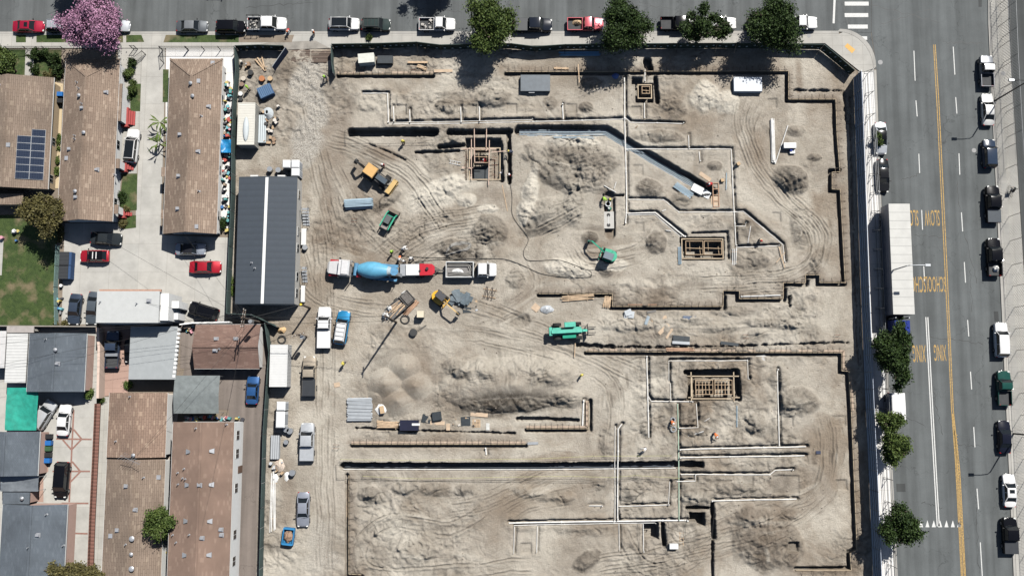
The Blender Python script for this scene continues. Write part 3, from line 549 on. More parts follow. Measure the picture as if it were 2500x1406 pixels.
# ---------------- ground outside the site ----------------
M_SOIL = mat('yard_soil', (.22, .18, .14), rough=.95, var=.2, scale=.5, bump=.5)
def asphalt(name, c, var=.14):
    m = mat(name, c, rough=.9, var=var, scale=.22, bump=.25, bscale=14, detail=9, spec=.3)
    nt = m.node_tree; b = nt.nodes['Principled BSDF']; L = nt.links.new; src = b.inputs['Base Color'].links[0].from_socket
    tc = node(nt, 'ShaderNodeTexCoord'); mp = node(nt, 'ShaderNodeMapping'); mp.inputs['Scale'].default_value = (1.0, .05, 1); L(tc.outputs['Object'], mp.inputs[0])
    n = node(nt, 'ShaderNodeTexNoise'); n.inputs['Scale'].default_value = .9; n.inputs['Detail'].default_value = 4; L(mp.outputs[0], n.inputs['Vector'])
    n2 = node(nt, 'ShaderNodeTexNoise'); n2.inputs['Scale'].default_value = 7; n2.inputs['Detail'].default_value = 6; n2.inputs['Roughness'].default_value = .8; L(tc.outputs['Object'], n2.inputs['Vector'])
    v = node(nt, 'ShaderNodeTexVoronoi', feature='DISTANCE_TO_EDGE'); v.inputs['Scale'].default_value = .09
    n4 = node(nt, 'ShaderNodeTexNoise'); n4.inputs['Scale'].default_value = .5; n4.inputs['Detail'].default_value = 6; L(tc.outputs['Object'], n4.inputs['Vector'])
    ad = node(nt, 'ShaderNodeVectorMath', operation='MULTIPLY_ADD'); ad.inputs[1].default_value = (6, 6, 0); L(n4.outputs['Color'], ad.inputs[0]); L(tc.outputs['Object'], ad.inputs[2]); L(ad.outputs[0], v.inputs['Vector'])
    rs = []
    for s_, a0, a1, b0, b1 in ((n.outputs[0], .35, .65, .80, 1.14), (n2.outputs[0], .3, .7, .90, 1.10), (v.outputs['Distance'], 0, .005, .66, 1)):
        r = node(nt, 'ShaderNodeMapRange'); r.inputs[1].default_value = a0; r.inputs[2].default_value = a1; r.inputs[3].default_value = b0; r.inputs[4].default_value = b1; L(s_, r.inputs[0]); rs.append(r.outputs[0])
    for s_ in rs:
        sc = node(nt, 'ShaderNodeVectorMath', operation='SCALE'); L(src, sc.inputs[0]); L(s_, sc.inputs['Scale']); src = sc.outputs[0]
    L(src, b.inputs['Base Color']); return m
def slab(name, c, joint=1.5, var=.12, rotx=0):
    """cast concrete with joints"""
    m = mat(name, c, rough=.88, var=var, scale=.4, bump=.15, bscale=12, detail=8, spec=.3)
    nt = m.node_tree; b = nt.nodes['Principled BSDF']; L = nt.links.new; src = b.inputs['Base Color'].links[0].from_socket
    tc = node(nt, 'ShaderNodeTexCoord'); br = node(nt, 'ShaderNodeTexBrick'); br.offset = 0; br.inputs['Scale'].default_value = 1; br.inputs['Brick Width'].default_value = joint; br.inputs['Row Height'].default_value = joint
    br.inputs['Mortar Size'].default_value = .018; br.inputs['Mortar Smooth'].default_value = .5
    br.inputs['Color1'].default_value = (.97, .97, .97, 1); br.inputs['Color2'].default_value = (1.05, 1.04, 1.03, 1); br.inputs['Mortar'].default_value = (.62, .6, .58, 1)
    L(tc.outputs['Object'], br.inputs['Vector'])
    mu = node(nt, 'ShaderNodeVectorMath', operation='MULTIPLY'); L(src, mu.inputs[0]); L(br.outputs[0], mu.inputs[1]); L(mu.outputs[0], b.inputs['Base Color']); return m
M_ROAD = asphalt('road_asphalt', (.112, .121, .122)); M_ROAD2 = asphalt('side_street_asphalt', (.112, .120, .121)); M_YARD = asphalt('schoolyard_asphalt', (.075, .08, .08)); M_ALLEY = asphalt('alley_asphalt', (.20, .17, .15))
M_CONC = slab('pavement_concrete', (.40, .39, .36), 1.5); M_DRIVE = slab('drive_concrete', (.42, .41, .38), 4.2, .16); M_GUT = slab('kerb_concrete', (.36, .35, .325), 3.0)
M_PALE = slab('pale_concrete', (.70, .69, .67), 1.8, .06); M_PINK = slab('pink_concrete', (.40, .27, .22), 2.5, .08); M_TAN = mat('tan_concrete', (.55, .44, .28), var=.06)
def grassmat(name, c1, c2):
    m = leafmat(name, c1, c2); nt = m.node_tree; b = nt.nodes['Principled BSDF']; L = nt.links.new
    tc = node(nt, 'ShaderNodeTexCoord'); n = node(nt, 'ShaderNodeTexNoise'); n.inputs['Scale'].default_value = 1.1; n.inputs['Detail'].default_value = 9; n.inputs['Roughness'].default_value = .8; L(tc.outputs['Object'], n.inputs['Vector'])
    r = node(nt, 'ShaderNodeMapRange'); r.inputs[1].default_value = .38; r.inputs[2].default_value = .62; L(n.outputs[0], r.inputs[0])
    mx = node(nt, 'ShaderNodeMix', data_type='RGBA'); L(r.outputs[0], mx.inputs[0]); mx.inputs[6].default_value = (*c1, 1); mx.inputs[7].default_value = (*c2, 1)
    n3 = node(nt, 'ShaderNodeTexNoise'); n3.inputs['Scale'].default_value = .45; n3.inputs['Detail'].default_value = 7; L(tc.outputs['Object'], n3.inputs['Vector'])
    r3 = node(nt, 'ShaderNodeMapRange'); r3.inputs[1].default_value = .52; r3.inputs[2].default_value = .68; L(n3.outputs[0], r3.inputs[0])
    m3 = node(nt, 'ShaderNodeMix', data_type='RGBA'); L(r3.outputs[0], m3.inputs[0]); L(mx.outputs[2], m3.inputs[6]); m3.inputs[7].default_value = (.17, .14, .08, 1)
    L(m3.outputs[2], b.inputs['Base Color']); bp = node(nt, 'ShaderNodeBump'); bp.inputs['Distance'].default_value = .12; L(n.outputs[0], bp.inputs['Height']); L(bp.outputs[0], b.inputs['Normal']); return m
M_GRASS = grassmat('lawn_grass', (.026, .048, .012), (.062, .094, .024))

orient = sum(SITE[i][0] * SITE[(i + 1) % len(SITE)][1] - SITE[(i + 1) % len(SITE)][0] * SITE[i][1] for i in range(len(SITE)))
ring = SITE + [SITE[0], SITE[1]]; HOLE = offset_poly(ring, .45 if orient > 0 else -.45)[1:-1]
outer = [(-500, -500), (500, -500), (500, 500), (-500, 500)]
tri = tessellate_polygon([[Vector((x, y, 0)) for x, y in outer], [Vector((x, y, 0)) for x, y in HOLE]])
gm = MB(); allp = outer + HOLE
gm.v = [(x, y, 0.0) for x, y in allp]; gm.f = [tuple(t) for t in tri]
def fixup(mb):
    for i, f in enumerate(mb.f):
        a, b, c = (Vector(mb.v[k]) for k in f[:3])
        if (b - a).cross(c - a).z < 0: mb.f[i] = tuple(reversed(f))
fixup(gm); struct('ground', gm, M_SOIL)
def sheet(name, px, z0, z1, m): return struct(name, MB().prism(PP(px, z1), z0, z1), m)
# streets: the road along the right and the street along the top
sheet('road', [(2128, -900), (2408, -900), (2412, 60), (2442, 700), (2474, 1406), (2510, 2200), (2235, 2200), (2192, 1406), (2160, 700), (2140, 170), (2128, 80)], -.3, .030, M_ROAD)
sheet('side_street', [(-2500, -900), (2127.5, -900), (2127.5, 80), (1990, 80), (1900, 81), (-2500, 82)], -.3, .030, M_ROAD2)
arc = [(2050 + 88 * math.sin(t) - 4, 168 - 92 * math.cos(t)) for t in [math.radians(a) for a in range(0, 91, 9)]]
sheet('street_corner', [(1990, 80.5), (2127, 80.5), (2139, 170)] + [(x, y) for x, y in arc[::-1]], -.3, .026, M_ROAD2)
# kerbs and pavements
sheet('pavement', [(-2500, 84)] + [(2048, 84)] + [(x - 2, y + 2) for x, y in arc[1:]] + [(2134, 175), (2100, 175), (2014, 106), (1300, 112), (808, 118), (570, 118), (-2500, 116)], -.3, .15, M_CONC)
sheet('kerb', [(-2500, 80.5), (-2500, 83.6), (2048, 83.6), (2048, 76)], -.3, .145, M_GUT)
kc = [(x + 5, y - 5) for x, y in arc] + [(x - 1.7, y + 1.6) for x, y in arc][::-1]
sheet('kerb', kc, -.3, .148, M_GUT)
sheet('kerb', [(2409, -900), (2413, 60), (2443, 700), (2475, 1406), (2511, 2200), (2522, 2200), (2481, 1406), (2449, 700), (2419, 60), (2415, -900)], -.3, .15, M_GUT)
sheet('pavement', [(2415.6, -900), (2419.6, 60), (2449.6, 700), (2481.6, 1406), (2522.6, 2200), (2600, 2200), (2545, 1406), (2502, 700), (2462, 60), (2440, -900)], -.3, .15, M_CONC)
sheet('schoolyard', [(2440.6, -900), (2462.6, 60), (2502.6, 700), (2545.6, 1406), (2600.6, 2200), (4500, 2200), (4500, -900)], -.3, .05, M_YARD)
sheet('pavement', [(2096, 176), (2133, 176), (2152, 700), (2183, 1406), (2226, 2200), (2176, 2200), (2136, 1406), (2106, 700)], -.3, .15, M_PALE)
sheet('kerb', [(2133.6, 171), (2139.5, 171), (2159.6, 700), (2191.6, 1406), (2234, 2200), (2227, 2200), (2184, 1406), (2153, 700)], -.3, .145, M_GUT)
# tiles in the corner ramp
M_TILE = mat('yellow_tile', (.62, .38, .12), var=.05)
sheet('tactile_paving', [(2062, 114), (2069, 106), (2088, 122), (2080, 131)], .1, .156, M_TILE)
# verges, drives and yards to the west
def vg(px): sheet('grass', px, -.2, .17, M_GRASS)
for q in ([(39, 86), (63, 86), (63, 104), (39, 104)], [(89, 86), (300, 86), (300, 104), (89, 104)], [(308, 86), (345, 86), (352, 103), (308, 104)], [(405, 86), (583, 86), (583, 104), (399, 104)]): vg(q)
sheet('soil_verge', [(583.5, 86), (650, 86), (718, 86), (712, 104), (583.5, 104)], -.2, .165, M_SOIL)
sheet('soil_verge', [(655, 104.5), (770, 100), (805, 118), (700, 122), (575, 121)], -.2, .158, mat('muddy_concrete', (.27, .25, .22), var=.3, scale=.7))
sheet('drive', [(347, 118.5), (403, 118.5), (400, 300), (392, 560), (402, 575), (560, 580), (552, 700), (549, 792), (445, 792), (235, 792), (150, 792), (158, 545), (330, 545), (333, 500), (341, 300)], -.3, .05, M_DRIVE)
sheet('yard_paving', [(288, 118.5), (346.5, 118.5), (340.5, 300), (334, 424), (292, 424), (288, 200)], -.3, .054, M_CONC)
sheet('yard_paving', [(405, 118.5), (570, 118.5), (571, 160), (560, 560), (410, 560), (404, 300)], -.3, .054, M_PALE)
for q in ([(318, 205), (344, 205), (342, 272), (318, 272)], [(300, 424), (335, 424), (334, 513), (290, 513)], [(290, 526), (332, 526), (332, 556), (300, 560)], [(398, 170), (412, 170), (410, 250), (397, 250)]):
    sheet('grass', q, -.2, .066, M_GRASS)
sheet('lawn', [(-400, 121), (62, 121), (62, 186), (-400, 186)], -.2, .05, M_GRASS); sheet('lawn', [(82, 122), (150, 122), (148, 200), (84, 190)], -.2, .05, M_GRASS)
sheet('garden_path', [(62.5, 119), (81, 121), (83, 190), (60, 190)], -.2, .06, M_CONC)
sheet('lawn', [(-400, 540), (150, 520), (138, 600), (134, 794), (-400, 794)], -.2, .05, M_GRASS)
sheet('garden_path', [(-400, 578), (9, 578), (4, 672), (-400, 672)], -.2, .058, M_CONC)
sheet('garden_path', [(128, 200), (154, 205), (144, 460), (120, 460)], -.2, .05, M_TAN)
sheet('yard_paving', [(-400, 797), (240, 797), (236, 980), (225, 1406), (222, 1500), (-400, 1500)], -.2, .045, M_DRIVE)
sheet('pink_yard', [(243, 797.5), (330, 797.5), (318, 900), (312, 960), (243, 968)], -.2, .05, M_PINK)
sheet('pink_yard', [(92, 1055), (118, 1055), (118, 1150), (106, 1160), (106, 1225), (92, 1225)], -.2, .052, M_PINK)
sheet('alley', [(450, 900), (655, 900), (646, 1000), (634, 1406), (632, 1500), (560, 1500), (560, 1000), (430, 1000)], -.2, .04, M_ALLEY)
sheet('side_path', [(243, 968.5), (268, 968.5), (258, 1200), (248, 1500), (228, 1500), (234, 1200)], -.2, .055, M_CONC)
sheet('yard_paving', [(398, 960), (440, 960), (424, 1100), (410, 1500), (390, 1500), (398, 1200)], -.2, .045, mat('cream_concrete', (.5, .44, .38), var=.1))
sheet('yard_paving', [(440, 793), (655, 793), (655, 899), (440, 899)], -.2, .03, M_ALLEY)
# brick bands in the lower left forecourt
M_BAND = mat('brick_band', (.27, .15, .12), var=.2, scale=3)
bm_ = MB()
for a, b in [((180, 1000), (169, 1225)), ((137, 1071), (224, 1072)), ((128, 1150), (220, 1150)), ((180, 1048), (199, 1071)), ((199, 1072), (175, 1097)), ((153, 1073), (174, 1097)), ((176, 1126), (196, 1150)), ((196, 1151), (172, 1176)), ((150, 1228), (216, 1228)), ((178, 1301), (214, 1302))]:
    cx, cy, L_, a_ = seg(*a, *b, .05); bm_.obox(cx, cy, .0, .051 + .0007 * len(bm_.f) / 6, L_, .24, a_)
struct('brick_band', bm_, M_BAND)
# ---------------- painted markings ----------------
M_YEL = mat('road_paint_yellow', (.40, .26, .09), var=.5, scale=6); M_WHT = mat('road_paint_white', (.60, .60, .58), var=.15, scale=5)
def stripe(mb, a, b, wd, z=.034):
    p = P(*a); q = P(*b); d = Vector((q[0] - p[0], q[1] - p[1])); n = Vector((-d.y, d.x)).normalized() * wd / 2
    mb.add([(p[0] + n.x, p[1] + n.y, z), (p[0] - n.x, p[1] - n.y, z), (q[0] - n.x, q[1] - n.y, z), (q[0] + n.x, q[1] + n.y, z)], [(0, 1, 2, 3)])
ym = MB(); yl = [(2279, 110), (2287, 250), (2306, 640), (2323, 1000), (2332, 1120), (2347, 1406), (2380, 2000)]; y2 = [(2283, 110), (2292, 250), (2311, 640), (2327, 1000), (2343, 1150), (2357, 1406), (2392, 2000)]
yl3 = [(2326, 1010), (2335, 1120), (2350, 1406), (2384, 2000)]; yl4 = [(2330, 1050), (2340, 1160), (2354, 1406), (2388, 2000)]
for line in (yl, y2, yl3, yl4):
    for a, b in zip(line[:-1], line[1:]): stripe(ym, a, b, .13)
y_ = 1060
while y_ < 1400:
    t = (y_ - 1050) / 356; xa = 2328 + 22 * t; xb = 2336 + 19 * t
    stripe(ym, (xa + 3, y_), (xb + 1, y_ + 2.2), .10, .0348); y_ += 8
fixup(ym); struct('lane_marking', ym, M_YEL)
wm = MB()
for a, b in [((2231, 125), (2234, 198)), ((2236, 246), (2239, 285)), ((2243, 376), (2245, 423)), ((2250, 513), (2252, 561)), ((2255, 650), (2257, 686)), ((2327, 115), (2331, 183)), ((2333, 238), (2336, 278)), ((2341, 375), (2343, 427)), ((2347, 519), (2350, 565)), ((2354, 640), (2357, 690)), ((2362, 781), (2365, 821)), ((2369, 907), (2372, 950)), ((2377, 1042), (2380, 1091)), ((2385, 1192), (2389, 1242)), ((2393, 1323), (2398, 1406))]:
    stripe(wm, a, b, .13)
for off in (0, 5):
    for a, b in [((2260, 774), (2272, 1000)), ((2272, 1000), (2288, 1284))]: stripe(wm, (a[0] + off, a[1]), (b[0] + off, b[1]), .15)
for y_ in (10, 38, 66, -18, -46): stripe(wm, (2062 + (8 if y_ == 66 else 0), y_), (2121 - y_ * .04, y_), .62)
stripe(wm, (2102, 94), (2117, 94), .55); stripe(wm, (2040, -60), (2035, 58), .32)
for k in range(8):
    x_ = 2233 + 15.5 * k; a = P(x_ - 5, 1286); b = P(x_ + 5, 1286); c = P(x_, 1269); wm.add([(*a, .034), (*b, .034), (*c, .034)], [(0, 1, 2)])
fixup(wm); struct('lane_marking', wm, M_WHT)
def roadtext(txt, x0, y0, x1, y1):
    cu = bpy.data.curves.new('road_lettering', 'FONT'); cu.body = txt; cu.offset = .004; cu.resolution_u = 3
    tmp = bpy.data.objects.new('tmp', cu); COL.objects.link(tmp); dg = bpy.context.evaluated_depsgraph_get(); me = bpy.data.meshes.new_from_object(tmp.evaluated_get(dg)); bpy.data.objects.remove(tmp)
    vx = [v.co.x for v in me.vertices]; vy = [v.co.y for v in me.vertices]; ax, bx, ay, by = min(vx), max(vx), min(vy), max(vy)
    p0 = P(x0, y1); p1 = P(x1, y0); sl_ = .035 * 1.2
    for v in me.vertices:
        u = (bx - v.co.x) / (bx - ax); t = (by - v.co.y) / (by - ay)       # turned half round: read by drivers coming down the road
        v.co.x = p0[0] + u * (p1[0] - p0[0]) ; v.co.y = p0[1] + t * (p1[1] - p0[1]); v.co.z = .0342
    me.materials.clear(); me.materials.append(M_YEL); o = bpy.data.objects.new('road_lettering', me); COL.objects.link(o); o['kind'] = 'structure'
roadtext('SLOW', 2205, 513, 2241, 552); roadtext('SLOW', 2258, 513, 2293, 552)
roadtext('SCHOOL', 2205, 675, 2259, 714); roadtext('SCHOOL', 2260, 675, 2308, 713)
roadtext('XING', 2229, 842, 2259, 884); roadtext('XING', 2281, 841, 2309, 881)
R_ = random.Random(31); ck = MB()
for a, b in [((2120, 10), (2290, 55)), ((2150, 60), (2280, 20)), ((2335, 440), (2345, 520)), ((2352, 560), (2385, 690)), ((2368, 660), (2372, 760)), ((2200, 440), (2245, 425)), ((2230, 575), (2320, 580)), ((2225, 690), (2310, 694)), ((2270, 824), (2400, 838)), ((2330, 1085), (2395, 1088)), ((2250, 1225), (2300, 1240)), ((2275, 940), (2300, 1060)), ((2300, 105), (2400, 106)), ((2170, 1000), (2260, 1040)), ((600, 20), (760, 5)), ((1000, 20), (1130, 30)), ((1500, 12), (1640, 20)), ((2060, 0), (2070, 70)), ((2380, 1190), (2390, 1400))]:
    n_ = 14; q_ = [(a[0] + (b[0] - a[0]) * k / n_ + R_.uniform(-3, 3), a[1] + (b[1] - a[1]) * k / n_ + R_.uniform(-3, 3)) for k in range(n_ + 1)]
    for u, v in zip(q_[:-1], q_[1:]): stripe(ck, u, v, R_.uniform(.03, .09), .0325 + R_.uniform(0, .0008))
fixup(ck); struct('sealed_crack', ck, mat('tar_seal', (.035, .036, .036), rough=.6))
M_PATCH = asphalt('patched_asphalt', (.068, .072, .072))
for q_ in ([(2388, -40), (2397, -40), (2397, 18), (2389, 18)], [(2426, 760), (2437, 760), (2439, 784), (2428, 784)], [(2188, 1180), (2210, 1180), (2211, 1200), (2189, 1200)]): sheet('road_patch', q_, 0, .0312, M_PATCH)
mh = MB()
for x_, y_, r in ((2150, 152, .36), (2379, 367, .33), (2449, 180, .35), (1975, 88, .3)):
    p = P(x_, y_, .15); mh.cyl((p[0], p[1], 0), (p[0], p[1], .037 if x_ < 2400 and x_ > 2000 else .158), r, r, 20)
struct('manhole_cover', mh, mat('manhole_grey', (.3, .3, .3), var=.2, scale=6))
# ---------------- buildings ----------------
SH_B = shingle('brown_shingle', (.225, .165, .125), (.265, .20, .152), (.44, .35, .27), rot=math.pi / 2, sx=.26, sy=1.0)
SH_B0 = shingle('brown_shingle_weathered', (.205, .155, .118), (.235, .18, .14), (.36, .29, .22), rot=math.pi / 2, sx=.26, sy=1.0)
SH_H = shingle('brown_shingle_cross', (.20, .125, .10), (.24, .155, .122), (.30, .21, .17), rot=0, sx=.16, sy=.45)
SH_R = shingle('reddish_shingle', (.235, .16, .122), (.265, .182, .14), (.33, .24, .185), rot=math.pi / 2, sx=.14, sy=.4)
SH_O = shingle('patched_shingle', (.245, .168, .125), (.275, .192, .145), (.50, .38, .28), rot=math.pi / 2, sx=.3, sy=.8)
SH_G = shingle('blue_grey_shingle', (.108, .128, .150), (.13, .152, .178), (.15, .175, .20), rot=math.pi / 2, sx=.14, sy=.4)
M_ROLL = ribbed('rolled_black_roofing', (.046, .058, .074), .9, math.pi / 2, rough=.7, metal=0, depth=.15, dark=.90)
M_TRIM = mat('white_trim', (.72, .72, .70), var=.04); M_STUC = mat('white_stucco', (.84, .84, .82), var=.05, bump=.1); M_PINKW = mat('pink_stucco', (.55, .38, .32), var=.06)
M_GREYW = mat('pale_grey_wall', (.55, .53, .49), var=.06); M_TANW = mat('tan_wall', (.46, .36, .24), var=.06); M_VENT = mat('vent_metal', (.5, .51, .53), rough=.4, metal=.5)
M_SHEET = mat('grey_sheet_roof', (.33, .35, .355), rough=.45, var=.06); M_WSHEET = ribbed('white_sheet_roof', (.62, .62, .60), .42, math.pi / 2, depth=.4, dark=.86)
def rect(px, z):
    q = PP(px, z); x0 = (q[0][0] + q[3][0]) / 2; x1 = (q[1][0] + q[2][0]) / 2; y1 = (q[0][1] + q[1][1]) / 2; y0 = (q[2][1] + q[3][1]) / 2
    return x0, x1, y0, y1
def zroof(B, x, y):
    x0, x1, y0, y1, ze, zr, ax, h0, h1 = B
    if ax == 'y': d = min(x - x0, x1 - x) / ((x1 - x0) / 2)
    else: d = min(y - y0, y1 - y) / ((y1 - y0) / 2)
    z = ze + (zr - ze) * min(1, max(0, d))
    if ax == 'y' and h1: z = min(z, ze + (zr - ze) * (y1 - y) / h1)
    return z
def house(name, label, px, ze, zr, axis, roofmat, wallmat, hip0=0, hip1=0, over=.45, ridge=None, vents=(), windows=(), fascia=True, cat='house', door=None):
    """px: roof corners TL TR BR BL at eave height. hip1 = hip run at the high end (top / right), hip0 at the low end"""
    x0, x1, y0, y1 = rect(px, ze); cx, cy = (x0 + x1) / 2, (y0 + y1) / 2
    r = thing(name, label, cat, cx, cy)
    hx, hy = (x1 - x0) / 2, (y1 - y0) / 2
    wl = MB().box(-hx + over, hx - over, -hy + over, hy - over, -.3, ze - .02)
    if zr > ze:                                            # gable ends
        if axis == 'y':
            for s, hp in ((-1, hip0), (1, hip1)):
                if not hp: wl.add([(-hx + over, s * (hy - over), ze - .02), (hx - over, s * (hy - over), ze - .02), (0, s * (hy - over), zr - .16)], [(0, 1, 2)])
        else:
            for s, hp in ((-1, hip0), (1, hip1)):
                if not hp: wl.add([(s * (hx - over), -hy + over, ze - .02), (s * (hx - over), hy - over, ze - .02), (s * (hx - over), 0, zr - .16)], [(0, 1, 2)])
    wl.build('wall', wallmat, r)
    rf = MB()
    if zr <= ze:
        rf.box(-hx, hx, -hy, hy, ze, ze + .18); ro = rf.build('roof', roofmat, r)
    else:
        t = .12
        if axis == 'y': a = [(-hx, -hy), (hx, -hy), (hx, hy), (-hx, hy)]; R0 = (0, -hy + hip0); R1 = (0, hy - hip1)
        else: a = [(-hx, hy), (-hx, -hy), (hx, -hy), (hx, hy)]; R0 = (-hx + hip0, 0); R1 = (hx - hip1, 0)
        vs = [(*p, ze) for p in a] + [(*R0, zr), (*R1, zr)]; vs += [(x, y, z - t) for x, y, z in vs]
        fs = [(1, 2, 5, 4), (3, 0, 4, 5), (0, 1, 4), (2, 3, 5)]
        if not hip0: fs.remove((0, 1, 4))
        if not hip1: fs.remove((2, 3, 5))
        lo = [tuple(i + 6 for i in f[::-1]) for f in fs]
        e = [(0, 1), (1, 2), (2, 3), (3, 0)]; side = []
        for i, j in e:
            if (i, j) == (0, 1) and not hip0: side += [(0, 6, 10, 4), (4, 10, 7, 1)]
            elif (i, j) == (2, 3) and not hip1: side += [(2, 8, 11, 5), (5, 11, 9, 3)]
            else: side.append((i, i + 6, j + 6, j))
        rf.add(vs, fs + lo + side); ro = rf.build('roof', roofmat, r)
        cap = MB(); cap.beam((*R0, zr + .03), (*R1, zr + .03), .32, .05)
        if hip1:
            for c in ((2, 3) if True else ()): cap.beam((*R1, zr + .03), (*a[c], ze + .04), .26, .05)
        if hip0:
            for c in (0, 1): cap.beam((*R0, zr + .03), (*a[c], ze + .04), .26, .05)
        cap.build('ridge_cap', ridge or roofmat, ro)
        if fascia:
            if axis == 'y':
                for s in (-1, 1): MB().box(*sorted((s * (hx + .005), s * (hx + .035))), -hy, hy, ze - .2, ze - .01).build('gutter', M_TRIM, r)
            else:
                for s in (-1, 1): MB().box(-hx, hx, *sorted((s * (hy + .005), s * (hy + .035))), ze - .2, ze - .01).build('gutter', M_TRIM, r)
    B = (x0, x1, y0, y1, ze, zr, axis, hip0, hip1)
    for v in vents:
        vx, vy, k = v; zz = ze + (zr - ze) * .5; x, y = P(vx, vy, zz); z = zroof(B, x, y) if zr > ze else ze + .18; x -= cx; y -= cy
        m = MB()
        if k == 'p': m.cyl((x, y, z - .1), (x, y, z + .55), .07, n=8); m.cyl((x, y, z - .1), (x, y, z + .06), .22, .1, n=10)
        elif k == 'c': m.cyl((x, y, z - .1), (x, y, z + .35), .12, n=10); m.lathe((x, y, z + .3), (x, y, z + .6), [(0, .25), (.3, .28), (1, .04)], 12)
        elif k == 'd': m.box(x - .35, x + .35, y - .3, y + .3, z - .1, z + .05); m.box(x - .28, x + .28, y - .22, y + .22, z + .03, z + .32, tx=.06, ty=.08)
        elif k == 'f': m.add([(x - .3, y + .35, z + .08), (x - .3, y - .35, z + .08), (x + .3, y - .16, z + .34), (x + .3, y + .16, z + .34), (x - .3, y + .35, z - .15), (x - .3, y - .35, z - .15), (x + .3, y - .16, z - .15), (x + .3, y + .16, z - .15)], [(0, 1, 2, 3), (0, 4, 5, 1), (1, 5, 6, 2), (2, 6, 7, 3), (3, 7, 4, 0)])
        elif k == 'F': m.add([(x + .3, y + .35, z + .08), (x + .3, y - .35, z + .08), (x - .3, y - .16, z + .34), (x - .3, y + .16, z + .34), (x + .3, y + .35, z - .15), (x + .3, y - .35, z - .15), (x - .3, y - .16, z - .15), (x - .3, y + .16, z - .15)], [(3, 2, 1, 0), (1, 5, 4, 0), (2, 6, 5, 1), (3, 7, 6, 2), (0, 4, 7, 3)])
        elif k == 's': m.box(x - .28, x + .28, y - .3, y + .3, z - .05, z + .1)
        elif k == 'dish': m.cyl((x, y, z), (x, y, z + .4), .03); m.sphere((x, y, z + .45), .38, .38, .12, 14, 4, -.2)
        m.build('satellite_dish' if k == 'dish' else 'roof_vent', M_VENT, r, smooth=True)
    for side, t0, zz0, wd, hh in windows:
        if side == 'R': f = MB().box(hx - over, hx - over + .05, t0 - cy - wd / 2 - .06, t0 - cy + wd / 2 + .06, zz0 - .06, zz0 + hh + .06); f2 = [(hx - over + .052, hx - over + .07, t0 - cy - wd / 2, t0 - cy - .04), (hx - over + .052, hx - over + .07, t0 - cy + .04, t0 - cy + wd / 2)]
        fo = f.build('window', M_TRIM, r); pn = MB()
        for x_0, x_1, y_0, y_1 in f2: pn.box(x_0, x_1, y_0, y_1, zz0, zz0 + hh)
        pn.build('pane', M_GLASS, fo)
    if door:
        MB().box(hx - over, hx - over + .05, door - cy - .5, door - cy + .5, .05, 2.1).build('door', mat('door_brown', (.16, .1, .07)), r)
    return r, B
SX = P(0, 846)[1]
def ypx(py, z=0): return P(1250, py, z)[1]
hA, BA = house('house', 'brown shingled house carrying the solar panels, at the far left edge', [(-70, 190), (128, 190), (121, 462), (-78, 462)], 3.0, 4.6, 'y', SH_B0, M_TANW, windows=[('R', ypx(352), .9, 1.0, .8), ('R', ypx(442), .9, 1.0, .9)], vents=[(4, 210, 'p'), (26, 357, 's')])
hB, BB = house('apartment_building', 'long brown shingled building left of the driveway, its front under the pink tree', [(154, 145), (286, 145), (282, 541), (146, 541)], 3.1, 4.9, 'y', SH_B, M_STUC, hip1=3.2,
    vents=[(190, 203, 'p'), (195, 218, 'p'), (198, 237, 'c'), (206, 268, 'd'), (257, 225, 'd'), (213, 329, 'c'), (185, 333, 'p'), (185, 341, 'p'), (168, 364, 'd'), (205, 257, 'p'), (237, 415, 'd'), (190, 470, 'c'), (190, 484, 'd'), (160, 385, 's'), (274, 424, 'p')], windows=[('R', ypx(232), 1.0, 1.2, 1.1), ('R', ypx(500), 1.0, 1.2, 1.1), ('R', ypx(360), 1.0, 1.2, 1.1)], door=ypx(272))
hC, BC = house('apartment_building', 'long brown shingled building between the driveway and the green screen fence', [(411, 144), (541, 144), (532, 571), (402, 571)], 3.1, 4.9, 'y', SH_B, M_STUC, hip1=3.2,
    vents=[(472, 210, 'c'), (476, 240, 'c'), (487, 201, 's'), (508, 260, 'd'), (493, 285, 'p'), (441, 330, 'd'), (485, 372, 'd'), (438, 431, 'd'), (487, 468, 'p'), (436, 511, 'd'), (481, 554, 's'), (517, 152, 's')], windows=[('R', ypx(250), 1.0, 1.2, 1.1), ('R', ypx(420), 1.0, 1.2, 1.1), ('R', ypx(530), 1.0, 1.2, 1.1)])
# side bays of those two buildings
def bay(root, B, px, m, z=3.0, name='bay_roof'):
    x0, x1, y0, y1 = rect(px, z); cx, cy = (B[0] + B[1]) / 2, (B[2] + B[3]) / 2
    MB().box(x0 - cx, x1 - cx, y0 - cy, y1 - cy, z - .12, z + .04).build(name, m, root)
    MB().box(x0 - cx + .15, x1 - cx - .15, y0 - cy + .15, y1 - cy - .15, 0, z - .13).build('bay_wall', M_STUC, root)
for q in ([(284, 205), (297, 205), (297, 296), (283, 296)], [(281, 388), (292, 388), (292, 411), (280, 411)], [(279, 500), (289, 500), (288, 522), (278, 522)]): bay(hB, BB, q, SH_B, 3.02)
for q in ([(394, 409), (405, 409), (405, 431), (394, 431)], [(393, 512), (404, 512), (404, 534), (393, 534)]): bay(hC, BC, q, SH_B, 3.02)
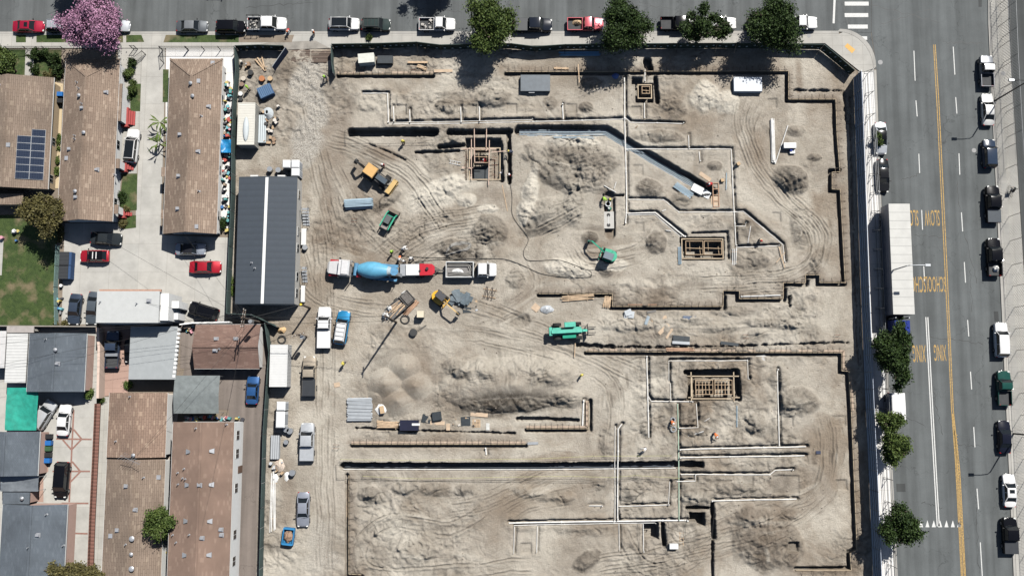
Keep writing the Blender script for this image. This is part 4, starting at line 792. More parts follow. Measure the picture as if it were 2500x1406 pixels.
# solar panels
x0, x1, y0, y1 = rect([(44, 315), (106, 315), (102, 438), (42, 438)], 3.9)
cxA, cyA = (BA[0] + BA[1]) / 2, (BA[2] + BA[3]) / 2
M_PV = mat('solar_cells', (.015, .024, .06), rough=.15, var=.08, coat=.6)
nt_ = M_PV.node_tree; b_ = nt_.nodes['Principled BSDF']; src_ = b_.inputs['Base Color'].links[0].from_socket; br_ = node(nt_, 'ShaderNodeTexBrick'); br_.offset = 0; br_.inputs['Scale'].default_value = 1; br_.inputs['Brick Width'].default_value = .31; br_.inputs['Row Height'].default_value = .31; br_.inputs['Mortar Size'].default_value = .012
tc_ = node(nt_, 'ShaderNodeTexCoord'); nt_.links.new(tc_.outputs['Object'], br_.inputs['Vector']); br_.inputs['Color1'].default_value = (.018, .026, .048, 1); br_.inputs['Color2'].default_value = (.022, .031, .056, 1); br_.inputs['Mortar'].default_value = (.045, .06, .09, 1); nt_.links.new(br_.outputs[0], b_.inputs['Base Color'])
for i in range(2):
    for j in range(7):
        if i == 0 and j == 0: continue
        xa = x0 + (x1 - x0) * i / 2; xb = x0 + (x1 - x0) * (i + 1) / 2 - .03; yb = y1 - (y1 - y0) * j / 7; ya = y1 - (y1 - y0) * (j + 1) / 7 + .03
        za = zroof(BA, xa, 0) + .14; zb = zroof(BA, xb, 0) + .14
        t = thing('solar_panel', 'blue solar panel of the far left roof, %s column, %s row from top' % (('left', 'right')[i], ('first', 'second', 'third', 'fourth', 'fifth', 'sixth', 'seventh')[j]), 'solar panel', (xa + xb) / 2, (ya + yb) / 2, group='solar panels on the brown roof')
        X_ = (xb - xa) / 2; Y_ = (yb - ya) / 2
        def sl_(dz, ins): k = ins; return [(-X_ + k, -Y_ + k, za + dz), (X_ - k, -Y_ + k, zb + dz), (X_ - k, Y_ - k, zb + dz), (-X_ + k, Y_ - k, za + dz)]
        MB().add(sl_(-.05, 0) + sl_(0, 0), [(0, 3, 2, 1), (4, 5, 6, 7), (0, 1, 5, 4), (1, 2, 6, 5), (2, 3, 7, 6), (3, 0, 4, 7)]).build('frame', M_GALV, t)
        MB().add(sl_(.004, .025) + sl_(.012, .03), [(0, 3, 2, 1), (4, 5, 6, 7), (0, 1, 5, 4), (1, 2, 6, 5), (2, 3, 7, 6), (3, 0, 4, 7)]).build('cells', M_PV, t)
house('shed', 'small brown patio roof below the solar-panel house', [(-70, 474), (66, 474), (48, 500), (-70, 500)], 2.4, 2.4, 'y', SH_B0, M_TANW, over=.3, cat='patio roof')
hD, BD = house('apartment_building', 'tall white building with plain reddish brown roof at the bottom, beside the alley', [(421, 1030), (571, 1029), (560, 1440), (408, 1440)], 4.9, 5.9, 'y', SH_R, M_STUC, over=.12,
    vents=[(460, 1102, 'f'), (519, 1100, 'F'), (457, 1183, 'f'), (518, 1182, 'F'), (490, 1183, 'd'), (454, 1271, 'f'), (514, 1271, 'F'), (451, 1354, 'f'), (512, 1353, 'F'), (495, 1312, 'd'), (481, 1045, 'p'), (552, 1036, 'p'), (433, 1154, 'p'), (434, 1182, 'p'), (446, 1167, 'p'), (453, 1169, 'p'), (450, 1144, 'p'), (538, 1293, 'd'), (539, 1306, 'd'), (420, 1306, 'p'), (429, 1324, 'p'), (464, 1304, 'p')],
    windows=[('R', ypx(y, 3), 2.1, 1.2, 1.3) for y in (1062, 1107, 1191, 1305, 1370)], door=ypx(1145, 1))
hF, BF = house('house', 'small reddish brown gabled house crossed by utility pole shadows', [(474, 792), (635, 792), (635, 900), (478, 900)], 2.5, 3.7, 'x', SH_H, M_STUC, over=.25, vents=[(529, 828, 'd'), (577, 828, 'd'), (527, 855, 'd'), (538, 852, 'p')])
hG, BG = house('house', 'two-storey house with a flat light grey roof and white stair side', [(239, 711), (393, 711), (386, 788), (235, 788)], 5.6, 5.6, 'x', mat('light_grey_membrane', (.47, .48, .47), rough=.7, var=.05), M_STUC, over=.1, vents=[(247, 737, 'p'), (336, 741, 'p'), (365, 735, 'd')])
cG, dG = (BG[0] + BG[1]) / 2, (BG[2] + BG[3]) / 2
for (xa, ya, xb, yb, z) in ((393, 716, 410, 782, 5.2), (400, 735, 436, 752, 4.0), (400, 762, 434, 780, 3.0)):
    a = P(xa, ya, z); b = P(xb, yb, z); MB().box(a[0] - cG, b[0] - cG, b[1] - dG, a[1] - dG, -.2, z).build('stair_block', M_STUC, hG)
for (xa, ya) in ((398, 753), (415, 753)):
    p = P(xa, ya, 3.5); MB().box(p[0] - cG - .3, p[0] - cG + .3, p[1] - dG - .35, p[1] - dG + .35, 5.21 if xa < 400 else 4.01, 5.25 if xa < 400 else 4.05).build('window', M_GLASS, hG)
a = P(241, 706, 5.8); b = P(392, 711, 5.8); MB().box(a[0] - cG, b[0] - cG, b[1] - dG - .05, a[1] - dG, 5.3, 5.62).build('clay_tile_edge', mat('clay_tile', (.42, .25, .18), var=.2, scale=4), hG)
house('carport', 'wide grey sheet carport roof with scalloped white edge, left of the brown gabled house', [(318, 798), (437, 796), (428, 926), (317, 926)], 2.6, 2.6, 'y', M_SHEET, M_GREYW, over=1.4, cat='carport', vents=[])
sc_ = MB(); x0, x1, y0, y1 = rect([(434, 800), (441, 800), (432, 924), (426, 924)], 2.6)
for k in range(12): sc_.box(x1 - .25 - .04 * k, x1 + .15 - .04 * k, y1 - (y1 - y0) * (k + .1) / 12 - .38, y1 - (y1 - y0) * (k + .1) / 12, 2.45, 2.85)
tag(sc_.build('roof_edging', M_TRIM), 'scalloped white edging along the right side of the grey carport roof', 'edging')
hI, BI = house('house', 'square house with a blue-grey shingle roof and pink right wall', [(71, 814), (213, 813), (205, 956), (66, 956)], 3.0, 3.9, 'y', SH_G, M_PINKW, over=.2, vents=[(114, 828, 'p'), (141, 854, 'c'), (143, 888, 'd')])
house('patio_cover', 'white ribbed patio roof left of the square blue-grey house', [(18, 815), (70, 813), (64, 934), (14, 934)], 2.5, 2.5, 'y', M_WSHEET, M_GREYW, over=1.0, cat='patio roof')
house('patio_cover', 'pale grey patio roof cut off by the left frame edge', [(-60, 808), (17, 808), (12, 898), (-60, 898)], 2.5, 2.5, 'y', mat('pale_sheet', (.55, .54, .53), var=.1), M_GREYW, over=.6, cat='patio roof')
house('patio_cover', 'narrow greyish roof strip above the white patio roof', [(18, 798), (84, 796), (84, 812), (18, 812)], 2.3, 2.3, 'y', mat('old_sheet', (.36, .33, .31), var=.15), M_GREYW, over=.3, cat='patio roof')
house('house', 'blue-grey shingled house below the green tarp', [(-60, 1053), (98, 1053), (92, 1161), (-60, 1161)], 3.0, 3.9, 'y', SH_G, M_PINKW, over=.2)
house('shed', 'small blue-grey roof between the silver tarp and the large lower house', [(8, 1201), (74, 1201), (73, 1230), (8, 1230)], 2.6, 2.6, 'y', SH_G, M_PINKW, over=.15, vents=[(58, 1215, 'c')], cat='shed')
house('house', 'large blue-grey shingled house with pink side wall in the lower left corner', [(5, 1231), (163, 1231), (157, 1440), (-4, 1440)], 3.2, 4.2, 'y', SH_G, M_PINKW, over=.2, vents=[(115, 1255, 'p'), (95, 1305, 'd'), (75, 1334, 'p'), (152, 1332, 'p')])
house('house', 'brown patched-shingle house, upper one of the pair right of the brown board fence', [(266, 959), (408, 958), (405, 1116), (261, 1116)], 3.3, 4.3, 'y', SH_O, M_STUC, over=.3, vents=[(331, 1110, 'c'), (320, 968, 'p'), (282, 1077, 'p')])
house('house', 'long brown house with aerial and dishes, directly below the patched shingle house', [(260, 1121), (404, 1120), (392, 1440), (247, 1440)], 3.1, 4.3, 'y', SH_B0, M_STUC, over=.3, vents=[(311, 1186, 'd'), (352, 1165, 'p'), (385, 1165, 's'), (333, 1243, 'd'), (287, 1294, 'd'), (268, 1308, 's'), (328, 1312, 'dish'), (326, 1350, 'c'), (327, 1385, 'dish'), (311, 1327, 'p')])
# construction office with a black rolled roof
hE, BE = house('office_trailer', 'long black-roofed site office trailer with a white ridge strip, beside the green fence', [(587, 432), (728, 432), (716, 743), (570, 741)], 3.3, 3.75, 'y', M_ROLL, M_GREYW, over=.06, ridge=M_ROLL, fascia=False, cat='site office',
    windows=[('R', ypx(y, 2), 1.3, 1.2, 1.0) for y in (475, 565, 605, 675, 715)], vents=[(615, 642, 'p'), (623, 655, 'p')])
cE, dE = (BE[0] + BE[1]) / 2, (BE[2] + BE[3]) / 2
p = P(652, 433, 3.8); q = P(640, 741, 3.8); MB().beam((p[0] - cE, p[1] - dE, 3.80), (q[0] - cE, q[1] - dE, 3.80), .42, .05).build('ridge_strip', M_TRIM, hE)
for k, (xx, yy) in enumerate(((622, 426), (688, 428))):
    p = P(xx, yy, 2.2); MB().box(p[0] - .55, p[0] + .55, BE[3] + .01, BE[3] + .45, 1.4, 2.5).build('air_conditioner', M_WHITE, hE, loc=(-cE, -dE, 0))
# steps and landing
def steps(label, px0, px1, n, z):
    a = P(*px0, z); b = P(*px1, z); cx, cy = (a[0] + b[0]) / 2, (a[1] + b[1]) / 2; t = thing('metal_steps', label, 'steps', cx, cy, group='steps on the east side of the office'); hx, hy = abs(a[0] - b[0]) / 2, abs(a[1] - b[1]) / 2
    for k in range(n): MB().box(-hx, hx, hy - 2 * hy * k / n - 2 * hy / n * .7, hy - 2 * hy * k / n, z * (1 - k / n) - .06, z * (1 - k / n)).build('step', M_GALV, t)
    for s in (-1, 1): MB().beam((s * hx, hy, z + .9), (s * hx, -hy, .9), .05, .05).cyl((s * hx, hy, 0), (s * hx, hy, z + .9), .03, n=6).cyl((s * hx, -hy, 0), (s * hx, -hy, .9), .03, n=6).build('handrail', M_GALV, t)
steps('galvanised steps with handrails beside the office door', (737, 508), (753, 550), 6, 1.1); steps('pale wooden ramp steps at the south end of the office', (737, 652), (748, 690), 5, .9)
for k, (x_0, y_0, x_1, y_1) in enumerate(((736, 558, 747, 598), (735, 697, 744, 737))):
    a = P(x_0, y_0, .8); b = P(x_1, y_1, .8); m = MB().box(a[0], b[0], b[1], a[1], .7, .85); 
    for xx in (a[0] + .1, b[0] - .1):
        for yy in (a[1] - .1, b[1] + .1): m.box(xx - .05, xx + .05, yy - .05, yy + .05, 0, .7)
    tag(m.build('platform', M_WHITE), 'white landing platform against the office wall, %s' % ('below the galvanised steps' if k == 0 else 'near the white pickup'), 'platform')
# containers
def container(label, px, h, mt, side):
    x0, x1, y0, y1 = rect(px, h); cx, cy = (x0 + x1) / 2, (y0 + y1) / 2; hx, hy = (x1 - x0) / 2, (y1 - y0) / 2
    t = thing('storage_container', label, 'container', cx, cy); ns = 28
    MB().box(-hx + .04, hx - .04, -hy + .04, hy - .04, .15, h - .05).build('body', mt, t)
    m = MB()
    for k in range(ns):
        y = -hy + .15 + (2 * hy - .3) * k / ns
        for s in (-1, 1): m.box(*(sorted((s * (hx - .04), s * hx))), y, y + .11, .18, h - .06)
    m.build('side_corrugation', mt, t); m = MB()
    for k in range(24): y = -hy + .2 + (2 * hy - .4) * k / 24; m.box(-hx + .12, hx - .12, y, y + .12, h - .052, h - .02)
    m.build('roof_corrugation', mt, t); m = MB()
    for s in (-1, 1):
        for u in (-1, 1): m.box(*sorted((s * hx, s * (hx - .1))), *sorted((u * hy, u * (hy - .1))), .1, h + .01)
        m.box(*sorted((s * hx, s * (hx - .1))), -hy, hy, h - .1, h + .005); m.box(-hx, hx, *sorted((s * hy, s * (hy - .1))), h - .1, h + .004)
    m.build('corner_frame', mt, t); return t, cx, cy
M_CREAM = mat('cream_container_paint', (.66, .64, .57), rough=.5, var=.05)
t_, cx_, cy_ = container('cream white shipping container beside the green fence, above the black-roofed office', [(580, 251), (622, 251), (622, 354), (580, 353)], 2.6, M_CREAM, 1)
x_, y_ = P(600, 315, 2.7); m_ = MB().sphere((0, 0, 0), .45, 1.85, .35, 12, 6, -.1); rt_ = tag(m_.build('air_duct', mat('grey_cover', (.50, .54, .55), var=.08), loc=(x_, y_, 2.61), smooth=True), 'long rounded grey duct lying on top of the cream container', 'duct')
container('white shipping container by the tan pickup, south of the office', [(659, 841), (701, 841), (702, 944), (658, 944)], 2.6, M_WHITE, 1)
def gablebox(name, label, cat, px, h, m, dz=.25):
    x0, x1, y0, y1 = rect(px, h); t = thing(name, label, cat, (x0 + x1) / 2, (y0 + y1) / 2); hx, hy = (x1 - x0) / 2, (y1 - y0) / 2
    MB().box(-hx + .05, hx - .05, -hy + .05, hy - .05, .02, h - .02).build('body', m, t); MB().box(-hx, hx, -hy, hy, h, h + .12, tx=.12, ty=.12).build('lid', m, t)
    MB().box(hx - .05, hx - .02, -hy * .6, hy * .6, .15, h - .2).build('door', mat('grey_plastic', (.4, .42, .44)), t); return t
for i, (px, lab) in enumerate([([(690, 391), (709, 391), (709, 410), (690, 410)], 'white portable toilet at the north end of the office, set apart to the left'), ([(711, 391), (731, 391), (731, 410), (711, 410)], 'white portable toilet at the office corner, upper of the joined pair'), ([(711, 411), (731, 411), (731, 430), (711, 430)], 'white portable toilet at the office corner, lower of the joined pair'),
    ([(676, 980), (697, 980), (696, 1002), (675, 1002)], 'white portable toilet south of the white container, upper of two'), ([(674, 1004), (696, 1004), (694, 1044), (673, 1044)], 'long white double portable toilet south of the white container, lower of two')]):
    gablebox('portable_toilet', lab, 'toilet', px, 2.2, mat('toilet_white', (.74, .75, .75), var=.04), .2)
# screened canopies and tarps
def canopy(name, label, px, z0, z1, m, axis='x', nseg=6, posts=True, cat='canopy', sag=0.0):
    x0, x1, y0, y1 = rect(px, z0); cx, cy = (x0 + x1) / 2, (y0 + y1) / 2; hx, hy = (x1 - x0) / 2, (y1 - y0) / 2; t = thing(name, label, cat, cx, cy); rnd = random.Random(len(label))
    mb = MB(); nx, ny = 14, 12; vs = []
    for j in range(ny + 1):
        for i in range(nx + 1):
            u = i / nx; v = j / ny; k = v if axis == 'x' else u
            z = z0 + (z1 - z0) * (1 - abs(2 * k - 1)) - sag * math.sin(math.pi * u) * math.sin(math.pi * v) + rnd.uniform(-.05, .05) * (1 if sag else .35)
            vs.append((-hx + 2 * hx * u, -hy + 2 * hy * v, z))
    fs = [(j * (nx + 1) + i, j * (nx + 1) + i + 1, (j + 1) * (nx + 1) + i + 1, (j + 1) * (nx + 1) + i) for j in range(ny) for i in range(nx)]
    n = len(vs); mb.add(vs + [(x, y, z - .02) for x, y, z in vs], fs + [tuple(k + n for k in f[::-1]) for f in fs]); mb.build('cover', m, t, smooth=True)
    for sx in (-1, 1):
        for sy in (-1, 1): MB().cyl((sx * (hx - .1), sy * (hy - .1), 0), (sx * (hx - .1), sy * (hy - .1), z0 - .03), .035, n=6).build('post', M_GALV, t)
    return t
canopy('shade_canopy', 'dark grey fabric canopy over the yard above the reddish brown roof', [(428, 915), (541, 918), (530, 1010), (423, 1008)], 2.6, 3.0, mat('grey_canvas', (.17, .19, .19), rough=.8, var=.18, bump=.6, bscale=1.0))
M_TARPG = mat('green_netting', (.02, .31, .23), rough=.7, var=.3, bump=.8, bscale=1.2, scale=.8, alpha=.90)
canopy('shade_tarp', 'bright green shade tarp stretched over a yard at the left', [(16, 944), (91, 948), (92, 1050), (13, 1050)], 2.5, 2.6, M_TARPG, sag=.35, cat='tarp')
canopy('shade_tarp', 'silver grey wrinkled tarp between the blue-grey houses', [(2, 1162), (94, 1162), (94, 1199), (2, 1199)], 2.4, 2.5, mat('silver_tarp', (.20, .22, .24), rough=.35, var=.2, metal=.3), sag=.3, cat='tarp')
canopy('shade_tarp', 'crumpled bright blue tarp between the middle building and the fence', [(540, 341), (564, 341), (564, 373), (539, 373)], 1.6, 1.75, mat('blue_tarp', (.02, .22, .48), rough=.4, var=.3, scale=3), sag=.4, cat='tarp')
# covered walk panels, brown board fence, walls in the yards
def wallrun(name, label, cat, pts, z0, z1, th, m, post=None, ptop=None):
    """a run of wall or fence through px points measured at its top"""
    q = [P(x, y, z1) for x, y in pts]; cx, cy = q[0]; t = thing(name, label, cat, cx, cy)
    for a, b in zip(q[:-1], q[1:]):
        mb = MB(); mb.beam((a[0] - cx, a[1] - cy, (z0 + z1) / 2), (b[0] - cx, b[1] - cy, (z0 + z1) / 2), th, z1 - z0); mb.build('panel', m, t)
    if post:
        acc = 0
        for a, b in zip(q[:-1], q[1:]):
            L_ = math.hypot(b[0] - a[0], b[1] - a[1]); n = max(1, int(L_ / post))
            for k in range(n + 1):
                x = a[0] + (b[0] - a[0]) * k / n - cx; y = a[1] + (b[1] - a[1]) * k / n - cy; MB().cyl((x, y, 0), (x, y, z1 + .05), .05, n=6).build('post', M_STEEL, t)
    return t
M_BOARD = ribbed('red_brown_boards', (.20, .095, .07), .5, math.pi / 2, rough=.8, metal=0, depth=.5, dark=.6)
def board_fence():
    q = [P(x, y, 1.9) for x, y in ((232, 985), (226, 1120), (219, 1260), (212, 1440))]; cx, cy = q[0]; t = thing('board_fence', 'tall red-brown slatted fence between the banded forecourt and the long brown house', 'fence', cx, cy)
    for a, b in zip(q[:-1], q[1:]):
        MB().beam((a[0] - cx, a[1] - cy, 1.0), (b[0] - cx, b[1] - cy, 1.0), .08, 2.0).build('board_panel', M_BOARD, t)
        MB().beam((a[0] - cx + .55, a[1] - cy, 1.95), (b[0] - cx + .55, b[1] - cy, 1.95), .5, .06).build('slat_top', M_BOARD, t)
board_fence()
wallrun('garden_wall', 'long pale pink block wall right of the square blue-grey house', 'wall', [(237, 800), (241, 850), (240, 900), (238, 972)], 0, 1.9, .35, mat('peach_wall', (.62, .48, .40), var=.05))
wallrun('garden_wall', 'low concrete block wall along the yards above the gabled houses', 'wall', [(-60, 795), (130, 796), (235, 797)], 0, 1.5, .15, mat('block_wall', (.3, .28, .25), var=.15))
wallrun('garden_wall', 'low white wall between the parking yard and the reddish brown gabled house', 'wall', [(438, 792), (470, 788), (560, 786)], 0, 1.7, .18, M_STUC)
wallrun('chain_link_fence', 'thin fence between the lawn and the parking yard bins', 'fence', [(136, 596), (131, 700), (133, 793)], .1, 1.3, .05, mat('aqua_screen', (.25, .38, .36), var=.3, scale=3, alpha=.7), post=2.4)
# iron fences along the street
def iron_fence(label, a, b, gate=None):
    za = 1.6; p = P(*a, za); q = P(*b, za); t = thing('iron_fence', label, 'fence', *p); dx, dy = q[0] - p[0], q[1] - p[1]; L_ = math.hypot(dx, dy); n = max(1, int(L_ / 2.3))
    for z, nm in ((za, 'rail'), (.25, 'rail')): MB().beam((0, 0, z), (dx, dy, z), .05, .05).build(nm, M_BLACK, t)
    for k in range(n + 1): MB().box(-.04, .04, -.04, .04, 0, za + .1).build('post', M_BLACK, t, loc=(dx * k / n, dy * k / n, 0))
    m = MB(); nb = int(L_ / .16)
    for k in range(nb): x = dx * k / nb; y = dy * k / nb; m.box(x - .008, x + .008, y - .008, y + .008, .2, za)
    m.build('bars', M_BLACK, t); return t
iron_fence('black iron fence along the pavement in front of the solar-panel house', (10, 114), (147, 114)); iron_fence('black iron fence along the pavement in front of the middle building', (452, 114), (570, 114))
iron_fence('short iron fence at the right of the pink tree', (316, 112), (326, 112)); iron_fence('open iron gate leaf angled toward the left building', (346, 125), (322, 143)); iron_fence('black iron gate section right of the driveway', (388, 114), (450, 114)); iron_fence('open iron gate leaf at the right side of the driveway', (388, 115), (391, 146))
# ---------------- site fences ----------------
M_SCREEN = mat('green_windscreen', (.022, .038, .030), rough=.85, var=.15, scale=1); M_SCREEN2 = mat('grey_green_windscreen', (.055, .085, .080), rough=.8, var=.12); M_NAVY = ribbed('navy_windscreen', (.40, .45, .54), .75, 0, rough=.8, metal=0, depth=.6, dark=.22); [setattr(n_, 'bands_direction', 'Z') for n_ in M_NAVY.node_tree.nodes if n_.type == 'TEX_WAVE']
def screen_fence(label, pts, h, m, post=3.0, brace=True, vent_dots=False, rail=M_SCREEN2, group=None):
    q = [P(x, y, h) for x, y in pts]; cx, cy = q[0]; t = thing('screen_fence', label, 'fence', cx, cy, group=group); rnd = random.Random(len(pts) * 7)
    dots = MB()
    for a, b in zip(q[:-1], q[1:]):
        L_ = math.hypot(b[0] - a[0], b[1] - a[1]); n = max(1, round(L_ / post)); d = ((b[0] - a[0]) / L_, (b[1] - a[1]) / L_)
        for k in range(n):
            mb = MB(); vs = []; nx, nz = 7, 4
            for j in range(nz + 1):
                for i in range(nx + 1):
                    u = (k + i / nx) / n * L_; off = .10 * math.sin(math.pi * i / nx) * math.sin(math.pi * j / nz) * rnd.uniform(.2, 1.4) + rnd.uniform(-.015, .015)
                    vs.append((a[0] - cx + d[0] * u - d[1] * off, a[1] - cy + d[1] * u + d[0] * off, .05 + (h - .05) * j / nz))
            mb.add(vs, [(j * (nx + 1) + i, j * (nx + 1) + i + 1, (j + 1) * (nx + 1) + i + 1, (j + 1) * (nx + 1) + i) for j in range(nz) for i in range(nx)]); mb.build('screen_panel', m, t, smooth=True)
            for e in range(3):
                if vent_dots:
                    u = (k + (e + .5) / 3) / n * L_; x = a[0] - cx + d[0] * u + d[1] * .14; y = a[1] - cy + d[1] * u - d[0] * .14; z = rnd.uniform(.9, h - .3); dots.box(x - .14, x + .14, y - .03, y + .01, z - .13, z + .13)
        for k in range(n + 1):
            x = a[0] - cx + d[0] * L_ * k / n; y = a[1] - cy + d[1] * L_ * k / n; MB().cyl((x, y, 0), (x, y, h + .08), .04, n=6).build('post', M_GALV if not vent_dots else M_STEEL, t)
            if brace and k % 2 == 0: MB().beam((x, y, h * .75), (x + d[1] * .8, y - d[0] * .8, .05), .05, .05).build('brace', M_LUMB if rnd.random() < .4 else M_STEEL, t)
        MB().beam((a[0] - cx, a[1] - cy, h + .03), (b[0] - cx, b[1] - cy, h + .03), .07, .05).build('top_rail', rail, t)
    if vent_dots: dots.build('vent_light_dots', mat('vent_light_pale', (.55, .58, .56)), t)  # pale boxes stand in for light showing through the cut-out vents
    return t
screen_fence('dark green screen fence along the street, running east of the gate under the trees', [(809, 108), (930, 106), (1017, 103), (1075, 110), (1190, 107), (1250, 107), (1306, 114), (1380, 109), (1560, 107), (1800, 106), (2012, 109)], 2.1, M_SCREEN, vent_dots=True)
screen_fence('dark green screen fence cutting the northeast corner diagonally', [(2013, 110), (2050, 140), (2087, 172)], 2.1, M_SCREEN, vent_dots=True)
screen_fence('dark green screen fence above the equipment yard, west of the gate', [(573, 112), (630, 110), (691, 112)], 2.1, M_SCREEN, vent_dots=True)
screen_fence('short green screen fence panel on the east side of the gravel entrance', [(808, 110), (809, 150), (813, 178)], 2.1, M_SCREEN2, brace=False)
screen_fence('green screen fence between the middle building and the office', [(572, 114), (575, 170), (569, 240), (566, 330), (565, 470), (559, 600), (552, 765), (612, 768)], 2.1, M_SCREEN2, brace=False)
screen_fence('short green fence section slanting below the office', [(614, 768), (645, 783), (675, 797)], 2.1, M_SCREEN2, brace=False)
screen_fence('green screen fence between the alley and the parked site vehicles', [(646, 789), (656, 860), (650, 940), (642, 1060), (637, 1240), (632, 1440)], 2.1, M_SCREEN2, brace=False)
t_ = thing('gate_leaf', 'blue screened gate leaf swung open beside the metal plates', 'gate', *P(697, 116, 2)); p = P(697, 116, 2); q = P(664, 164, 2)
MB().beam((0, 0, 1.05), (q[0] - p[0], q[1] - p[1], 1.05), .08, 1.9).build('gate_screen', mat('blue_windscreen', (.04, .06, .12), var=.15), t_)
MB().beam((0, 0, 2.03), (q[0] - p[0], q[1] - p[1], 2.03), .07, .06).build('gate_frame', M_GALV, t_)
# tall east screen and the protected footway
ef = [(2103, 173), (2106, 260), (2112, 420), (2122, 700), (2132, 950), (2144, 1200), (2154, 1440)]
screen_fence('tall dark blue screen fence along the footway on the east side of the site', ef, 3.2, M_NAVY, post=2.6, brace=False, vent_dots=False, rail=M_NAVY)
def frame_fence(label, pts, h, m, post=2.9, rails=(.15, 1.1, 2.1), mesh=True, r=.03, name='footway_barrier', lean=0.0, meshm=None):
    q = [P(x, y, h) for x, y in pts]; cx, cy = q[0]; t = thing(name, label, 'fence', cx, cy)
    for a, b in zip(q[:-1], q[1:]):
        L_ = math.hypot(b[0] - a[0], b[1] - a[1]); n = max(1, round(L_ / post)); d = ((b[0] - a[0]) / L_, (b[1] - a[1]) / L_)
        for z in rails: MB().cyl((a[0] - cx, a[1] - cy, z), (b[0] - cx, b[1] - cy, z), r, n=6).build('rail', m, t)
        for k in range(n):
            x = a[0] - cx + d[0] * L_ * k / n; y = a[1] - cy + d[1] * L_ * k / n
            MB().cyl((x, y, 0), (x, y, h), r * 1.2, n=6).build('post', m, t)
            if lean: MB().beam((x, y, h - .2), (x - lean, y + .25, .15), .05, .05).beam((x, y, .2), (x - lean, y, .2), .06, .05).build('brace', m, t)
        if mesh:
            mm = MB(); st = .45; k = 0
            ng = int(L_ / st)
            for k in range(ng):
                u0 = k * st; x = a[0] - cx + d[0] * u0; y = a[1] - cy + d[1] * u0; x2 = x + d[0] * h * .8; y2 = y + d[1] * h * .8
                mm.beam((x, y, .1), (x2, y2, h), .016, .016).beam((x2, y2, .1), (x, y, h), .016, .016)
            mm.build('chain_mesh', meshm or m, t)
    return t
M_TUBE = mat('dull_tube', (.22, .23, .24), rough=.5, metal=.5)
frame_fence('row of grey tubular barriers between the footway and the road', [(2132, 168), (2140, 330), (2152, 560), (2162, 800), (2172, 1000), (2184, 1230), (2194, 1440)], 2.3, M_TUBE, mesh=False, lean=.5, rails=(.3, 1.2, 1.75, 2.3), r=.035)
frame_fence('tall chain-link fence between the right pavement and the schoolyard', [(2463, -60), (2470, 150), (2485, 400), (2500, 640), (2520, 960), (2545, 1406)], 3.4, M_STEEL, post=3.2, rails=(.1, 3.4), name='chain_link_fence')
frame_fence('inner chain-link fence inside the schoolyard, near the top right corner', [(2478, -60), (2486, 130), (2500, 380)], 4.2, M_TUBE, post=3.5, rails=(2.1, 4.2), name='chain_link_fence')
# corrugated plates at the gate
M_PLATE = ribbed('rusty_plate', (.20, .15, .12), .32, math.pi / 2, rough=.7, metal=.2, depth=1, dark=.4)
for k, (a_, b_) in enumerate((((712, 122), (757, 151)), ((760, 124), (806, 154)))):
    a = P(*a_, .1); b = P(*b_, .1); m = MB()
    for j in range(9): y = b[1] + (a[1] - b[1]) * j / 9; m.box(a[0], b[0], y, y + .10, .1, .16)
    m.box(a[0], b[0], b[1], a[1], .02, .10); tag(m.build('rumble_plate', M_PLATE), 'ribbed rusty track-out plate at the gate, %s one' % ('left' if k == 0 else 'right'), 'ground plate')
# ---------------- form boards with stakes ----------------
M_FORM = mat('form_board', (.46, .37, .26), rough=.85, var=.2); M_STAKE = mat('steel_stake', (.10, .075, .06), rough=.7)
stk = MB().cyl((0, 0, -.5), (0, 0, .5), .022, n=5).beam((0, 0, .35), (.0, .75, -.05), .035, .035)
stake0 = stk.build('stake', M_STAKE); ns_ = 0
for pts, side, sp, dbl, lab in FORMS:
    q = PP(pts); cx, cy = q[0]; t = thing('formwork', lab, 'formwork', cx, cy)
    m = MB()
    for a, b in zip(q[:-1], q[1:]): m.beam((a[0] - cx, a[1] - cy, -.20), (b[0] - cx, b[1] - cy, -.20), .07, .62)
    m.build('board', M_FORM, t)
    if dbl:
        m = MB(); r_ = offset_poly(q, side * .60)
        for a, b in zip(r_[:-1], r_[1:]): m.beam((a[0] - cx, a[1] - cy, -.35), (b[0] - cx, b[1] - cy, -.35), .05, .55)
        m.build('board', mat('dark_form_board', (.10, .085, .07), var=.2), t)
    if sp in (13, 15):
        r_ = offset_poly(q, -side * .26); m = MB()
        for a, b in zip(r_[:-1], r_[1:]): m.beam((a[0] - cx, a[1] - cy, .07), (b[0] - cx, b[1] - cy, .07), .28, .04)
        m.build('kicker_board', mat('pinkish_board', (.40, .31, .235), var=.35, scale=2), t)
    cnt = 0
    for a, b in zip(pts[:-1], pts[1:]):
        L_ = math.hypot(b[0] - a[0], b[1] - a[1]); n = max(1, int(L_ / sp)); A = P(*a); B_ = P(*b); d = Vector((B_[0] - A[0], B_[1] - A[1])).normalized()
        for k in range(n):
            cnt += 1
            if cnt > 98: break
            x = A[0] + (B_[0] - A[0]) * (k + .5) / n; y = A[1] + (B_[1] - A[1]) * (k + .5) / n; s = stake0 if ns_ == 0 else stake0.copy()
            if ns_: COL.objects.link(s)
            ns_ += 1; s.parent = t; s.location = (x - cx - d.y * (-side) * .05, y - cy + d.x * (-side) * .05, .05); s.rotation_euler = (random.uniform(-.08, .08), random.uniform(-.08, .08), math.atan2(d.y, d.x) + (0 if side < 0 else math.pi) + random.uniform(-.25, .25))
